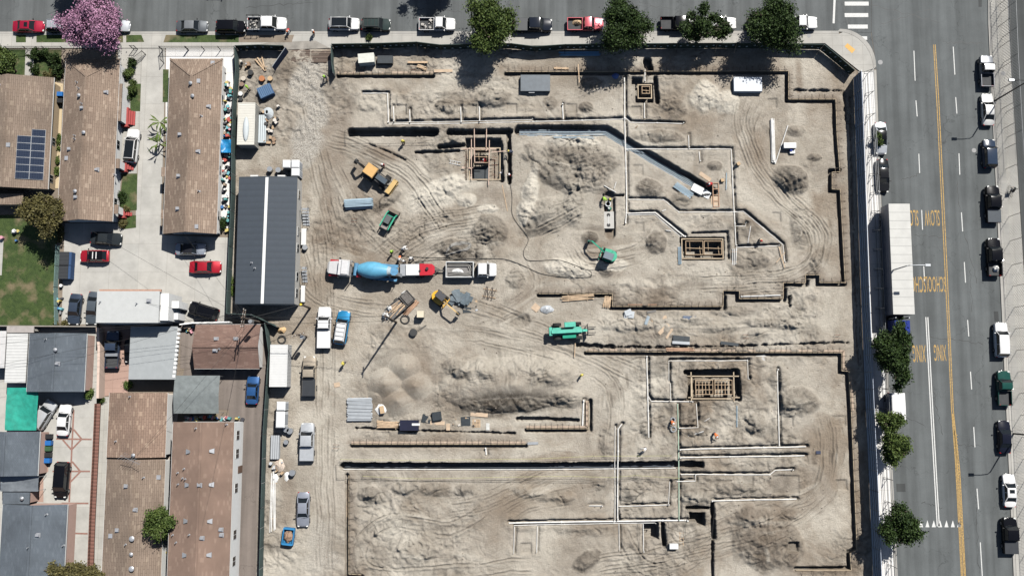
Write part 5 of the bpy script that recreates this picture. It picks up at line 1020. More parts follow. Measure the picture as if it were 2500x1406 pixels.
# ---------------- pipes in the shallow trenches ----------------
M_GREENPIPE = mat('pale_green_pvc', (.45, .60, .48), rough=.45, var=.08)
for pts, r, k, lab in PIPES:
    q = PP(pts); long_ = sum(math.hypot(a[0] - b[0], a[1] - b[1]) for a, b in zip(q[:-1], q[1:])) > 4
    z = -.12 if long_ else -.03; m = MB(); n3 = []
    for i, (a, b) in enumerate(zip(q[:-1], q[1:])):
        kk = max(1, int(math.hypot(a[0] - b[0], a[1] - b[1]) / 3)); n3 += [(a[0] + (b[0] - a[0]) * j / kk + random.uniform(-.03, .03), a[1] + (b[1] - a[1]) * j / kk + random.uniform(-.03, .03), z) for j in range(kk)]
    n3.append((*q[-1], z)); cx, cy = q[0]
    t = thing('drain_pipe', lab, 'pipe', cx, cy, group='white drain pipes across the pad'); MB().tube([(x - cx, y - cy, zz) for x, y, zz in n3], r, 8).build('pipe_run', M_GREENPIPE if k == 'g' else M_PVC, t, smooth=True)
    e = n3[-1] if len(pts) > 2 or r < .08 else n3[0]
    MB().cyl((e[0] - cx, e[1] - cy, z), (e[0] - cx, e[1] - cy, z + .55), r * 1.1, n=8).build('upright_stub', M_GREENPIPE if k == 'g' else M_PVC, t, smooth=True)
    for j in range(2, len(n3) - 1, 2):
        a = n3[j]; b = n3[j + 1]; d = Vector((b[0] - a[0], b[1] - a[1], 0)).normalized() * .12; MB().cyl((a[0] - cx - d.x, a[1] - cy - d.y, z), (a[0] - cx + d.x, a[1] - cy + d.y, z), r * 1.5, n=8).build('coupling', M_GREENPIPE if k == 'g' else M_PVC, t, smooth=True)
# conduit banks in the deep trenches
def conduit(label, pts, off, z, r, m, grp):
    q = offset_poly(PP(pts), off); cx, cy = q[0]
    tag(MB().tube([(x - cx, y - cy, z) for x, y in q], r, 7).build('conduit', m, loc=(cx, cy, 0), smooth=True), label, 'conduit', grp)
M_COND = mat('pale_conduit', (.50, .60, .68), rough=.35, var=.12)
names = ('first', 'second', 'third', 'fourth', 'fifth', 'sixth')
for k in range(5): conduit('%s conduit from the south wall in the trench that turns diagonal' % names[k], [(1268, 319), (1480, 320), (1608, 397), (1735, 471)], -.68 + k * .25, -.60 - .10 * k, .055, M_COND, 'conduits in the diagonal trench')
for k in range(5): conduit('%s conduit from the south wall in the long straight black trench' % names[k], [(838, 1138), (1310, 1139), (1650, 1135)], -.42 + k * .17, (-.30 if k == 0 else -1.25), .06 if k else .07, M_PVC if k == 0 else mat('dark_conduit', (.12, .14, .17), rough=.4), 'conduits in the long black trench')
# ---------------- vehicles ----------------
KINDS = {  # L W H belt, windscreen base, roof start, roof end, rear glass base (fractions from the nose)
    'sedan': (4.75, 1.82, 1.44, .92, .27, .41, .70, .85), 'hatch': (4.3, 1.78, 1.52, .95, .25, .39, .84, .95), 'suv': (4.7, 1.88, 1.76, 1.06, .25, .37, .90, .975),
    'van': (5.1, 1.95, 1.78, 1.02, .17, .31, .90, .975), 'pickup': (5.6, 1.95, 1.86, 1.12, .24, .34, .52, .56), 'crew': (5.8, 2.0, 1.92, 1.14, .23, .33, .60, .63), 'cargo': (6.0, 2.1, 2.6, 1.2, .10, .18, .985, .995)}
def vehicle(name, label, cat, kind, cx, cy, rz, color, L=None, metal=.25, roof=None, group='parked cars', sunroof=False, rack=None, cover=None, load=None, stripes=False, z0=0.0, hoodc=None):
    l, Wd, H, belt, a, b_, c, d = KINDS[kind]; L = L or l; t = thing(name, label, cat, cx, cy, z0, rz, group)
    M = paint(color, metal=metal); hw = Wd / 2; X_ = lambda f: L / 2 - f * L; truck = kind in ('pickup', 'crew')
    end = d + .012 if truck else 1.0
    def prof(f):                        # half width, top height of the lower body
        e = min(f, 1 - f if not truck else 1); wdt = hw * (1 - .26 * max(0, 1 - e / .05) ** 2 - .05 * max(0, 1 - e / .16))
        if f < a: z = belt - (.26 - (.12 if truck or kind in ('suv', 'cargo') else 0)) * (1 - f / a) ** 1.1
        elif f > d and not truck: z = belt - .10 * (f - d) / (1 - d + 1e-6)
        else: z = belt
        if f < .02: z -= .14
        return wdt, z
    secs = []
    fs = [0, .012, .035, .08, .14, .20, a, .5 * (a + b_), .42 if not truck else .40, .5, d if truck else .62] + ([end] if truck else [.74, d, .93, .97, .99, 1.0])
    for f in sorted(set(round(v, 4) for v in fs if v <= end + 1e-6)):
        wd_, z = prof(f); x = X_(f); zb = .30 + (.12 if f < .02 or f > .98 else 0)
        secs.append([(x, -wd_ * .94, zb), (x, -wd_, .55), (x, -wd_ * .985, z - .14), (x, -wd_ * .90, z - .03), (x, -wd_ * .5, z + .035), (x, 0, z + .05), (x, wd_ * .5, z + .035), (x, wd_ * .90, z - .03), (x, wd_ * .985, z - .14), (x, wd_, .55), (x, wd_ * .94, zb)])
    MB().loft(secs, closed=True).build('body', M, t, smooth=True)
    tw = hw * (.70 if not (truck or kind in ('suv', 'van', 'cargo')) else .78); bw = hw * .87
    if kind == 'cargo': tw = hw * .92; bw = hw * .95
    g = []
    for f, wd_, z in ((a, bw, belt + .0), (b_, tw, H - .045), (c, tw, H - .055), (d, bw, belt + .0)):
        x = X_(f); g.append([(x, -wd_, belt - .05), (x, -wd_, z - .01), (x, -wd_ * .88, z + .02), (x, 0, z + .035), (x, wd_ * .88, z + .02), (x, wd_, z - .01), (x, wd_, belt - .05)])
    # cabin: glass volume; below the glass it sits in the body
    gl = MB(); vs = []
    for x, wd_, z in ((X_(a), bw, belt), (X_(b_), tw, H - .05), (X_(c), tw, H - .05), (X_(d), bw, belt)): vs += [(x, -wd_, z), (x, wd_, z)]
    vs += [(X_(a) - .05, -bw, belt - .1), (X_(a) - .05, bw, belt - .1), (X_(d) + .05, -bw, belt - .1), (X_(d) + .05, bw, belt - .1)]
    k1 = X_((a * .72 + b_ * .28)); k2 = X_(d * .72 + c * .28)
    gl.v = []
    gl.add([(X_(a), -bw, belt - .02), (X_(a), bw, belt - .02), (X_(b_), tw, H - .05), (X_(b_), -tw, H - .05)], [(0, 1, 2, 3)]); gl.build('windscreen', M_GLASS, t)
    MB().add([(X_(d), -bw * .97, belt - .02), (X_(d), bw * .97, belt - .02), (X_(c), tw, H - .05), (X_(c), -tw, H - .05)], [(3, 2, 1, 0)]).build('rear_window', M_GLASS, t)
    if kind == 'cargo':
        for s in (-1, 1): MB().add([(X_(a), s * bw, belt - .03), (X_(b_), s * tw, H - .05), (X_(c), s * tw, H - .05), (X_(d), s * bw, belt - .03)], [(0, 1, 2, 3)]).build('side_panel', M, t)
    else:
        for s in (-1, 1): MB().add([(X_(a), s * bw, belt - .03), (X_(b_), s * tw, H - .05), (X_(c), s * tw, H - .05), (X_(d), s * bw, belt - .03)], [(0, 1, 2, 3)]).build('side_window', M_GLASS, t)
        for s in (-1, 1):
            mid = X_((b_ + c) / 2)
            for p_, q_, w_ in (((X_(a), s * bw, belt), (X_(b_), s * tw, H - .04), .07), ((X_(d), s * bw * .97, belt), (X_(c), s * tw, H - .04), .12), ((mid, s * (bw + .005), belt), (mid, s * (tw + .005), H - .05), .08)): MB().beam(p_, q_, w_, .05).build('pillar', M, t)
    RM = paint(roof) if roof else M; r0 = X_(b_) + .02; r1 = X_(c) - .02; rs = []
    for x, k in ((r0, -.02), (r0 - .12, .0), ((r0 + r1) / 2, .03), (r1 + .12, .0), (r1, -.02)):
        e = tw * (1.01 if abs(x - (r0 + r1) / 2) < abs(r0 - r1) * .45 else .985)
        rs.append([(x, -e, H - .07 + k), (x, -e * .93, H - .01 + k), (x, -e * .5, H + .015 + k), (x, 0, H + .02 + k), (x, e * .5, H + .015 + k), (x, e * .93, H - .01 + k), (x, e, H - .07 + k)])
    MB().loft(rs, closed=True).build('roof', RM, t, smooth=True)
    rl = abs(r0 - r1); rc = (r0 + r1) / 2
    if sunroof == 'big': MB().box(r1 + .1, r0 - .06, -tw * .86, tw * .86, H - .04, H + .055).build('glass_roof', M_GLASS, t)
    elif sunroof: MB().box(r0 - .75, r0 - .25, -tw * .55, tw * .55, H - .04, H + .06).build('sunroof', M_GLASS, t)
    if stripes:
        for u in (-.18, .32): MB().box(rc + u, rc + u + .13, -tw * .8, tw * .8, H + .03, H + .065).build('roof_bar', M_WHITE, t)
    if rack:
        rm = MB(); n = 5
        for s in (-1, 1): rm.beam((r0 - .1, s * tw * .85, H + .1), (r1 + .1, s * tw * .85, H + .1), .05, .05)
        for k in range(n): x = r0 - .1 - (rl - .2) * k / (n - 1); rm.beam((x, -tw * .85, H + .1), (x, tw * .85, H + .1), .05, .04)
        rm.build('roof_rack', M_GALV if rack == 'g' else M_BLACK, t)
    zt_ = prof(.03)[1]
    for s in (-1, 1):
        MB().box(X_(.045), X_(.006), s * hw * .55, s * hw * .82, zt_ - .22, zt_ - .02) if 0 else MB().box(*sorted((X_(.055), X_(.004))), *sorted((s * hw * .52, s * hw * .80)), zt_ - .2, zt_ + .0).build('headlight', M_LAMP, t)
        zr_ = belt - .12; MB().box(-L / 2 - .005, -L / 2 + .14, *sorted((s * hw * .62, s * hw * .84)), zr_ - .28, zr_ + .0).build('taillight', M_TAIL, t)
        MB().obox(X_(a) - .28, s * (hw + .09), belt - .02, belt + .14, .12, .22).build('wing_mirror', M_BLACK if color[0] < .5 else M, t)
        MB().beam((X_(a) + .1, s * .15, belt + .06), (X_(a) + .02, s * .15 + .5, belt + .07), .02, .015).build('wiper', M_BLACK, t)
        for f in (.175, .80):
            wr = .34 if not truck else .39; x = X_(f); wh = MB().cyl((x, s * (hw - .2), wr), (x, s * (hw + .015), wr), wr, n=16).build('wheel', M_TYRE, t, smooth=True)
            MB().cyl((x, s * (hw + .0), wr), (x, s * (hw + .022), wr), wr * .58, n=10).build('rim', M_RIM, wh)
    if truck:
        x0 = X_(end) - .02; x1 = -L / 2 + .02; bd = MB(); th = .07; zt2 = belt - .02
        bd.box(x1, x0, -hw + .02, hw - .02, .45, .62); bd.box(x1, x0, -hw + .01, -hw + .01 + th, .60, zt2).box(x1, x0, hw - .01 - th, hw - .01, .60, zt2).box(x0 - th, x0, -hw + th, hw - th, .60, zt2).box(x1, x1 + th, -hw + th, hw - th, .60, zt2 - .03)
        bd.build('cargo_bed', M, t); MB().box(x1 + th, x0 - th, -hw + .09, hw - .09, .615, .63).build('bed_liner', mat('bed_liner', (.05, .052, .055), var=.2), t)
        if cover: MB().box(x1 + .01, x0 - .01, -hw + .05, hw - .05, zt2 + .005, zt2 + .05).build('bed_cover', paint(cover) if isinstance(cover, tuple) else mat('black_tonneau', (.03, .034, .04), rough=.5), t)
        if rack == 'lumber' or rack == 'b':
            pass
        if load == 'rack':
            rk = MB(); zz = H + .05
            for s in (-1, 1):
                rk.beam((x0 - .1, s * (hw - .06), zz), (x1 + .1, s * (hw - .06), zz), .06, .06)
                for x in (x0 - .1, (x0 + x1) / 2, x1 + .1): rk.beam((x, s * (hw - .06), zt2), (x, s * (hw - .06), zz), .05, .05)
            for x in (x0 - .1, (x0 + x1) / 2, x1 + .1): rk.beam((x, -hw + .06, zz), (x, hw - .06, zz), .05, .05)
            rk.build('ladder_rack', M_BLACK, t)
        if load in ('tools', 'rack'):
            rr = random.Random(len(label)); jm = MB()
            for k in range(9): jm.obox(rr.uniform(x1 + .4, x0 - .4), rr.uniform(-.6, .6), .63, .63 + rr.uniform(.1, .4), rr.uniform(.2, .6), rr.uniform(.1, .4), rr.uniform(0, 3))
            jm.build('tools', mat('pale_tools', (.38, .36, .33), var=.5, scale=3), t)
        if load == 'box': MB().box(x0 - .55, x0 - .1, -hw + .1, hw - .1, .64, zt2 + .08).build('tool_box', M_GALV, t)
    return t
def bump_blob(mb, cx, cy, z, rx, ry, h, seed=0, n=12):
    rr = random.Random(seed); vs = [(cx, cy, z + h)]; rings = 3
    for j in range(1, rings + 1):
        for i in range(n):
            a = 2 * math.pi * i / n; k = j / rings * rr.uniform(.8, 1.15); vs.append((cx + rx * k * math.cos(a), cy + ry * k * math.sin(a), z + h * (1 - (j / rings) ** 2) * rr.uniform(.6, 1.2)))
    fs = [(0, 1 + i, 1 + (i + 1) % n) for i in range(n)]
    for j in range(rings - 1):
        for i in range(n): fs.append((1 + j * n + i, 1 + (j + 1) * n + i, 1 + (j + 1) * n + (i + 1) % n, 1 + j * n + (i + 1) % n))
    return mb.add(vs, fs)
W_ = (.68, .68, .675); K_ = (.006, .0065, .009); NAVY = (.012, .02, .05); SIL = (.42, .44, .47); RED = (.42, .015, .03); GREY = (.07, .078, .085)
HD = {'R': 0, 'U': math.pi / 2, 'L': math.pi, 'D': -math.pi / 2}
CARS = [  # kind, px box, heading, colour, label, options
    ('sedan', 29, 47, 108, 82, 'R', (.36, .012, .04), 'dark red sedan with a sunroof parked at the far left of the top street', dict(sunroof=True)),
    ('suv', 110, 43, 188, 82, 'R', (.03, .034, .04), 'dark SUV with a silver roof rack, half hidden at the left of the pink tree', dict(roof=SIL, rack='g')),
    ('sedan', 243, 47, 318, 80, 'R', SIL, 'silver car whose nose sticks out at the right of the pink tree', {}),
    ('sedan', 429, 46, 508, 82, 'R', (.10, .11, .12), 'dark grey sedan parked by the grass verge, alone right of the driveway', dict(roof=(.2, .21, .22))),
    ('suv', 525, 46, 600, 84, 'R', K_, 'black SUV parked directly behind the white pickup with the black rack', {}),
    ('crew', 601, 37, 700, 77, 'R', W_, 'white crew cab pickup with a black ladder rack on the top street', dict(load='rack')),
    ('suv', 801, 39, 878, 77, 'R', W_, 'white SUV with a black glass roof on the top street', dict(sunroof='big')),
    ('suv', 881, 40, 954, 80, 'R', (.035, .05, .048), 'dark green SUV behind the white SUV on the top street', dict(rack='b')),
    ('pickup', 1021, 40, 1112, 77, 'R', W_, 'white pickup with a cluttered open bed, alone between the gate and the first street tree', dict(load='tools')),
    ('crew', 1255, 40, 1349, 80, 'R', (.014, .018, .028), 'black pickup with a covered bed, its tail under the first street tree', dict(cover=True)),
    ('pickup', 1384, 41, 1474, 76, 'R', (.42, .08, .10), 'red pickup with brown sacks in its bed', {}),
    ('crew', 1612, 37, 1702, 76, 'R', K_, 'black pickup with an open bed, its nose under the third street tree', {}),
    ('suv', 1712, 38, 1798, 75, 'R', W_, 'white SUV mostly hidden beneath the third street tree', {}),
    ('suv', 1824, 40, 1896, 78, 'R', K_, 'black vehicle buried in the shade of the fourth street tree', {}),
    ('pickup', 1904, 38, 1996, 72, 'R', W_, 'white pickup whose cab sticks out right of the fourth street tree', {}),
    ('suv', 300, 314, 341, 398, 86, W_, 'white SUV with a long black glass roof in the paved yard beside the driveway', dict(sunroof='big')),
    ('sedan', 219, 565, 298, 600, -4, (.025, .03, .034), 'black sedan in the gable shadow of the left long building', {}),
    ('hatch', 192, 605, 267, 645, 'L', RED, 'red hatchback with a black roof and two white roof bars', dict(roof=K_, stripes=True)),
    ('sedan', 427, 592, 503, 624, 'R', (.28, .31, .36), 'silver blue sedan in the gable shadow of the middle long building', dict(roof=(.02, .02, .025))),
    ('sedan', 461, 634, 541, 670, 'R', RED, 'bright red sedan parked in the open yard near the green fence', {}),
    ('suv', 461, 738, 531, 780, 163, K_, 'black SUV parked at a slant by the white low wall', {}),
    ('sedan', 163, 716, 200, 793, -94, (.05, .068, .10), 'slate blue sedan parked farther from the flat-roofed house', {}),
    ('sedan', 208, 711, 244, 793, -94, (.10, .12, .14), 'grey sedan squeezed against the flat-roofed house', {}),
    ('pickup', 255, 807, 291, 900, 'U', (.04, .06, .10), 'dark blue pickup in the shadow behind the flat-roofed house', dict(load='box')),
    ('sedan', 303, 826, 334, 885, 'D', K_, 'dark car mostly under the grey carport roof', {}),
    ('sedan', 137, 986, 173, 1064, 87, W_, 'white sedan on the banded forecourt', {}),
    ('suv', 84, 985, 128, 1040, 60, (.55, .56, .57), 'pale grey car sticking out from under the green tarp', {}),
    ('van', 128, 1126, 168, 1216, -92, K_, 'black minivan on the banded forecourt beside the silver tarp', {}),
    ('sedan', 600, 916, 632, 987, 88, (.03, .10, .26), 'bright blue sedan in the alley by the reddish gabled house', {}),
    ('pickup', 774, 748, 808, 851, 'U', W_, 'white pickup with a white bed cover parked south of the office', dict(cover=W_)),
    ('suv', 812, 757, 856, 842, 82, (.02, .22, .44), 'sky blue SUV with a white rack-topped roof', dict(roof=W_, rack='g')),
    ('pickup', 734, 868, 774, 968, 'U', (.42, .36, .28), 'tan pickup with a covered dark bed beside the white container', dict(cover=True)),
    ('crew', 730, 1031, 768, 1126, 'U', (.50, .52, .54), 'silver pickup with a silver bed cover parked along the site road', dict(cover=(.5, .52, .54))),
    ('sedan', 722, 1200, 757, 1287, 'D', (.30, .32, .37), 'silver grey sedan parked southernmost on the site road', {}),
    ('sedan', 2137, 298, 2165, 377, 'D', (.45, .47, .50), 'silver sedan at the left kerb of the right road', dict(roof=K_)),
    ('sedan', 2141, 388, 2171, 470, 'D', (.015, .016, .018), 'black sedan at the left kerb just above the long white trailer', {}),
    ('cargo', 2164, 957, 2211, 1044, 'D', W_, 'white box van between the two roadside trees', {}),
    ('pickup', 2393, 134, 2429, 212, 'U', (.16, .17, .19), 'old pickup with a white cab roof, topmost at the right kerb', dict(roof=W_)),
    ('sedan', 2394, 227, 2431, 307, 'U', (.50, .50, .49), 'silver beige sedan at the right kerb, crossed by a lamp post shadow', {}),
    ('suv', 2400, 339, 2434, 411, 'U', (.03, .045, .075), 'dark blue car with a gleaming bonnet at the right kerb', {}),
    ('crew', 2405, 452, 2448, 544, 'U', K_, 'black pickup with a grey ribbed bed cover at the right kerb beside the cyclist', dict(cover=(.06, .07, .08))),
    ('crew', 2407, 580, 2451, 675, 'U', (.010, .010, .014), 'black pickup with a white sack in its bed at the right kerb', {}),
    ('suv', 2425, 786, 2468, 873, 'U', W_, 'white SUV with two side windows showing at the right kerb', {}),
    ('pickup', 2433, 904, 2474, 991, 'U', (.015, .065, .055), 'dark green pickup at the right kerb', {}),
    ('sedan', 2432, 1025, 2474, 1107, 'U', (.010, .012, .022), 'glossy black sedan at the right kerb under the lower lamp post', {}),
    ('sedan', 2446, 1156, 2485, 1238, 'U', W_, 'white sedan with a small black sunroof at the right kerb', dict(sunroof=True)),
    ('crew', 2445, 1262, 2492, 1353, 'U', K_, 'black pickup at the right kerb, lowest in the row', dict(cover=True)),
    ('sedan', 487, -46, 572, -10, 'R', K_, 'dark sedan above the top edge of the frame, showing only its shadow', {}),
]
NM = {'sedan': ('parked_sedan', 'sedan'), 'hatch': ('parked_hatchback', 'hatchback'), 'suv': ('parked_suv', 'suv'), 'van': ('parked_minivan', 'minivan'), 'pickup': ('parked_pickup', 'pickup truck'), 'crew': ('parked_pickup', 'pickup truck'), 'cargo': ('parked_van', 'van')}
for kind, x0, y0, x1, y1, hd, colr, lab, op in CARS:
    zc = KINDS[kind][2] * .6; a = P(x0, y1, zc); b = P(x1, y0, zc); cx, cy = (a[0] + b[0]) / 2, (a[1] + b[1]) / 2
    rz = HD[hd] if isinstance(hd, str) else math.radians(hd); Lx, Ly = abs(a[0] - b[0]), abs(a[1] - b[1]); horiz = abs(math.cos(rz)) > .7
    Lc = (Lx if horiz else Ly) - .12
    if hd in (60, 163): Lc = 4.4
    if hd == 'U' and x0 > 2300: rz -= math.radians(.8)
    nm, ct = NM[kind]; onsite = 640 < x0 < 900 and y0 > 700
    t = vehicle(nm, lab, ct, kind, cx, cy, rz, colr, L=Lc, group='vehicles parked in and around the site', metal=.0 if colr[0] > .6 else .3, z0=.03 + (Zp((x0 + x1) / 2, (y0 + y1) / 2) if onsite else 0), **op)
def sack(label, px, py, z, rx, ry, h, m, name='sack', cat='sack', seed=1):
    x, y = P(px, py, z); tag(bump_blob(MB(), 0, 0, 0, rx, ry, h, seed).build(name, m, loc=(x, y, z), smooth=True), label, cat)
M_KRAFT = mat('kraft_brown', (.50, .36, .22), rough=.9, var=.15); M_WSACK = mat('white_bag', (.72, .72, .70), rough=.7, var=.12, scale=3)
sack('heap of brown sacks in the bed of the red pickup', 1410, 57, .7, .75, .45, .6, M_KRAFT, seed=3); sack('white crumpled sack in the bed of the black pickup', 2431, 656, .7, .5, .55, .6, M_WSACK, seed=4)
# long white trailer with its tractor under the tree
def wheelpair(t, x, hw, r, wd=.28, nm='wheel', both=True, rim=True, off=0):
    for s in (-1, 1):
        w_ = MB().cyl((x, s * (hw - wd) + off, r), (x, s * hw + off, r), r, n=18).build(nm, M_TYRE, t, smooth=True)
        if rim: MB().cyl((x, s * (hw - .03) + off, r), (x, s * (hw + .012) + off, r), r * .52, n=10).build('rim', M_RIM, w_)
a = P(2195, 498, 4.0); b = P(2207, 767, 4.0); L_ = math.hypot(a[0] - b[0], a[1] - b[1]); cx, cy = (a[0] + b[0]) / 2, (a[1] + b[1]) / 2; rz = math.atan2(b[1] - a[1], b[0] - a[0])
W2 = (P(2219, 640, 4.0)[0] - P(2170, 640, 4.0)[0]) / 2 + .08
t = thing('semi_trailer', 'very long white trailer parked on the left lane of the right road', 'trailer', cx, cy, .03, rz)
M_TRW = mat('trailer_white', (.50, .495, .465), rough=.6, var=.10, scale=.5); M_TRB = mat('trailer_dark_side', (.07, .10, .16), rough=.4, var=.1)
MB().box(-L_ / 2, L_ / 2, -W2, W2, 1.1, 3.96).build('body', M_TRB, t); MB().box(-L_ / 2 - .01, L_ / 2 + .01, -W2 - .01, W2 + .01, 3.965, 4.0).build('roof', M_TRW, t)
MB().box(-L_ / 2 - .04, -L_ / 2 - .005, -W2 + .05, -.01, 1.15, 3.9).build('rear_door', M_TRW, t); [MB().box(-L_ / 2 + L_ * k / 13 - .03, -L_ / 2 + L_ * k / 13 + .03, -W2, W2, 4.0, 4.015).build('roof_seam', mat('seam_grey', (.40, .40, .38), var=.1), t) for k in range(1, 13)]; MB().box(-L_ / 2 - .04, -L_ / 2 - .005, .01, W2 - .05, 1.15, 3.9).build('rear_door', M_TRW, t)
MB().box(-L_ / 2 + .2, L_ / 2 - .2, -.5, .5, .85, 1.09).build('chassis', M_STEEL, t)
for x in (-L_ / 2 + 1.6, -L_ / 2 + 2.9): wheelpair(t, x, W2 - .05, .5, .5)
fx, fy = math.cos(rz), math.sin(rz); off = L_ / 2 + 2.0
t = thing('truck_tractor', 'deep blue truck tractor coupled to the long white trailer, half under the tree', 'truck', cx + fx * off, cy + fy * off, .03, rz); M_BLU = paint((.012, .03, .22))
MB().box(-3.6, 2.6, -.45, .45, .6, .95).build('chassis', M_STEEL, t); MB().box(-1.3, .9, -1.15, 1.15, .95, 3.3, tx=.12, ty=.08).build('cab', M_BLU, t); MB().box(.9, 2.7, -.85, .85, .9, 1.85, tx=.1, ty=.12).build('bonnet', M_BLU, t)
MB().add([(.86, -1, 2.0), (.86, 1, 2.0), (.80, .95, 2.9), (.80, -.95, 2.9)], [(0, 1, 2, 3)]).build('windscreen', M_GLASS, t)
for s in (-1, 1): MB().cyl((-1.55, s * .95, 1), (-1.55, s * .95, 3.5), .09, n=8).build('exhaust_stack', M_GALV, t); MB().box(2.5, 2.72, *sorted((s * .55, s * .8)), 1.1, 1.35).build('headlight', M_LAMP, t); MB().box(.75, .95, *sorted((s * 1.2, s * 1.4)), 1.9, 2.6).build('wing_mirror', M_BLACK, t)
for x in (1.9, -2.0, -3.2): wheelpair(t, x, 1.2, .5, .35)
# ---------------- site machines ----------------
def mach(name, label, cat, px, py, ang, z=None): x, y = P(px, py, .8); return thing(name, label, cat, x, y, zt(x, y) if z is None else z, math.radians(ang))
# concrete mixer truck: nose to the left, origin at the middle
t = mach('mixer_truck', 'concrete mixer truck with a red and white cab and a light blue drum', 'mixer truck', 888, 661, 180 - 5); M_MW = paint((.74, .73, .72)); M_MR = paint((.50, .02, .035)); M_MB = mat('dusty_drum_blue', (.12, .38, .56), rough=.5, var=.14, scale=1.5); M_MBL = mat('blue_frame', (.10, .26, .42), var=.2)
MB().box(-5.2, 4.2, -.42, .42, .65, .98).build('chassis', M_STEEL, t)
MB().loft([[(5.2, -.6, .7), (5.2, -.62, 1.3), (5.2, .62, 1.3), (5.2, .6, .7)], [(4.9, -.85, .65), (4.9, -.85, 1.6), (4.9, .85, 1.6), (4.9, .85, .65)], [(3.4, -1.0, .65), (3.4, -1.0, 1.85), (3.4, 1.0, 1.85), (3.4, 1.0, .65)]], closed=True).build('bonnet', M_MW, t)
for s in (-1, 1): MB().box(3.5, 5.0, *sorted((s * .86, s * 1.22)), .7, 1.28, tx=.15, ty=.03).build('wing', M_MR, t); MB().box(4.95, 5.1, *sorted((s * .65, s * .84)), .95, 1.2).build('headlight', M_LAMP, t)
MB().box(1.7, 3.4, -1.18, 1.18, .95, 2.75, tx=.06, ty=.08).build('cab', M_MW, t); MB().box(1.8, 3.0, -1.05, 1.05, 2.76, 2.95, tx=.15, ty=.1).build('cab_roof', M_MW, t)
MB().add([(3.41, -1.0, 1.95), (3.41, 1.0, 1.95), (3.33, .95, 2.6), (3.33, -.95, 2.6)], [(0, 1, 2, 3)]).build('windscreen', M_GLASS, t)
for s in (-1, 1): MB().box(3.2, 3.4, *sorted((s * 1.25, s * 1.45)), 1.8, 2.4).build('wing_mirror', M_BLACK, t); MB().cyl((1.45, s * 1.0, 1), (1.45, s * 1.0, 3.1), .08, n=8).build('exhaust_stack', M_GALV, t)
MB().cyl((1.0, -.9, 1.5), (1.0, .9, 1.5), .35, n=12).build('water_tank', M_MBL, t, smooth=True); MB().box(.2, .75, .55, 1.1, 1.0, 1.9).build('hydraulic_box', M_MR, t)
MB().lathe((.55, 0, 1.95), (-4.15, 0, 2.95), [(0, .45), (.03, .75), (.28, 1.18), (.45, 1.24), (.62, 1.18), (.93, .72), (1, .55)], 22).build('drum', M_MB, t, smooth=True)
MB().lathe((-3.85, 0, 2.89), (-4.35, 0, 3.0), [(0, .70), (.5, .62), (1, .52)], 18).build('drum_mouth', mat('worn_grey_blue', (.35, .42, .45), var=.3, scale=3), t, smooth=True)
MB().beam((.55, -.5, 1.0), (.55, -.5, 2.1), .15, .15).beam((.55, .5, 1.0), (.55, .5, 2.1), .15, .15).beam((-3.9, -.7, 1.0), (-3.9, -.5, 2.6), .15, .15).beam((-3.9, .7, 1.0), (-3.9, .5, 2.6), .15, .15).build('drum_pedestal', M_MBL, t)
MB().lathe((-4.75, 0, 3.4), (-4.75, 0, 2.5), [(0, .62), (.5, .45), (1, .22)], 10).build('hopper', M_MBL, t); MB().beam((-4.75, 0, 2.4), (-5.7, .35, 1.3), .45, .12).build('chute', M_GALV, t)
for s in (-1, 1): MB().box(-5.0, -1.1, *sorted((s * .8, s * 1.22)), 1.12, 1.2).build('mudguard', M_MBL, t); MB().beam((-5.1, s * .95, 1.2), (-5.1, s * .95, 2.6), .06, .06).build('ladder_rail', M_MBL, t)
for x in (4.2, -1.7, -3.0, -4.3): wheelpair(t, x, 1.22, .52, .34)
# pump trailer
t = mach('concrete_pump', 'red and white towed concrete pump between the mixer truck and the white utility truck', 'concrete pump', 1024, 660, 1)
MB().box(-1.9, .1, -.85, .85, .7, 1.7, tx=.05, ty=.05).build('hood', M_WHITE, t)
MB().loft([[(.12, -.85, .65), (.12, -.85, 1.66), (.12, .85, 1.66), (.12, .85, .65)], [(1.9, -.8, .65), (1.9, -.8, 1.55), (1.9, .8, 1.55), (1.9, .8, .65)], [(2.25, -.45, .7), (2.25, -.45, 1.4), (2.25, .45, 1.4), (2.25, .45, .7)]], closed=True).build('engine_cover', M_MR, t)
MB().cyl((1.2, .1, 1.5), (1.2, .1, 1.95), .22, n=10).build('intake', M_BLACK, t); MB().cyl((.15, -.2, 1.6), (.15, -.2, 1.85), .15, n=8).build('fuel_cap', M_BLACK, t)
MB().box(-2.6, -1.92, -.75, .75, .9, 1.45, tx=-.12, ty=-.1).build('hopper', M_GALV, t); MB().beam((2.1, 0, .7), (3.7, -.1, .6), .16, .16).beam((2.1, .5, .7), (3.0, 0, .65), .1, .1).beam((2.1, -.5, .7), (3.0, 0, .65), .1, .1).build('tow_bar', M_STEEL, t)
for s in (-1, 1): MB().box(-.6, .7, *sorted((s * .86, s * 1.08)), .72, .80).build('mudguard', M_BLACK, t)
wheelpair(t, 0, 1.08, .36, .22)
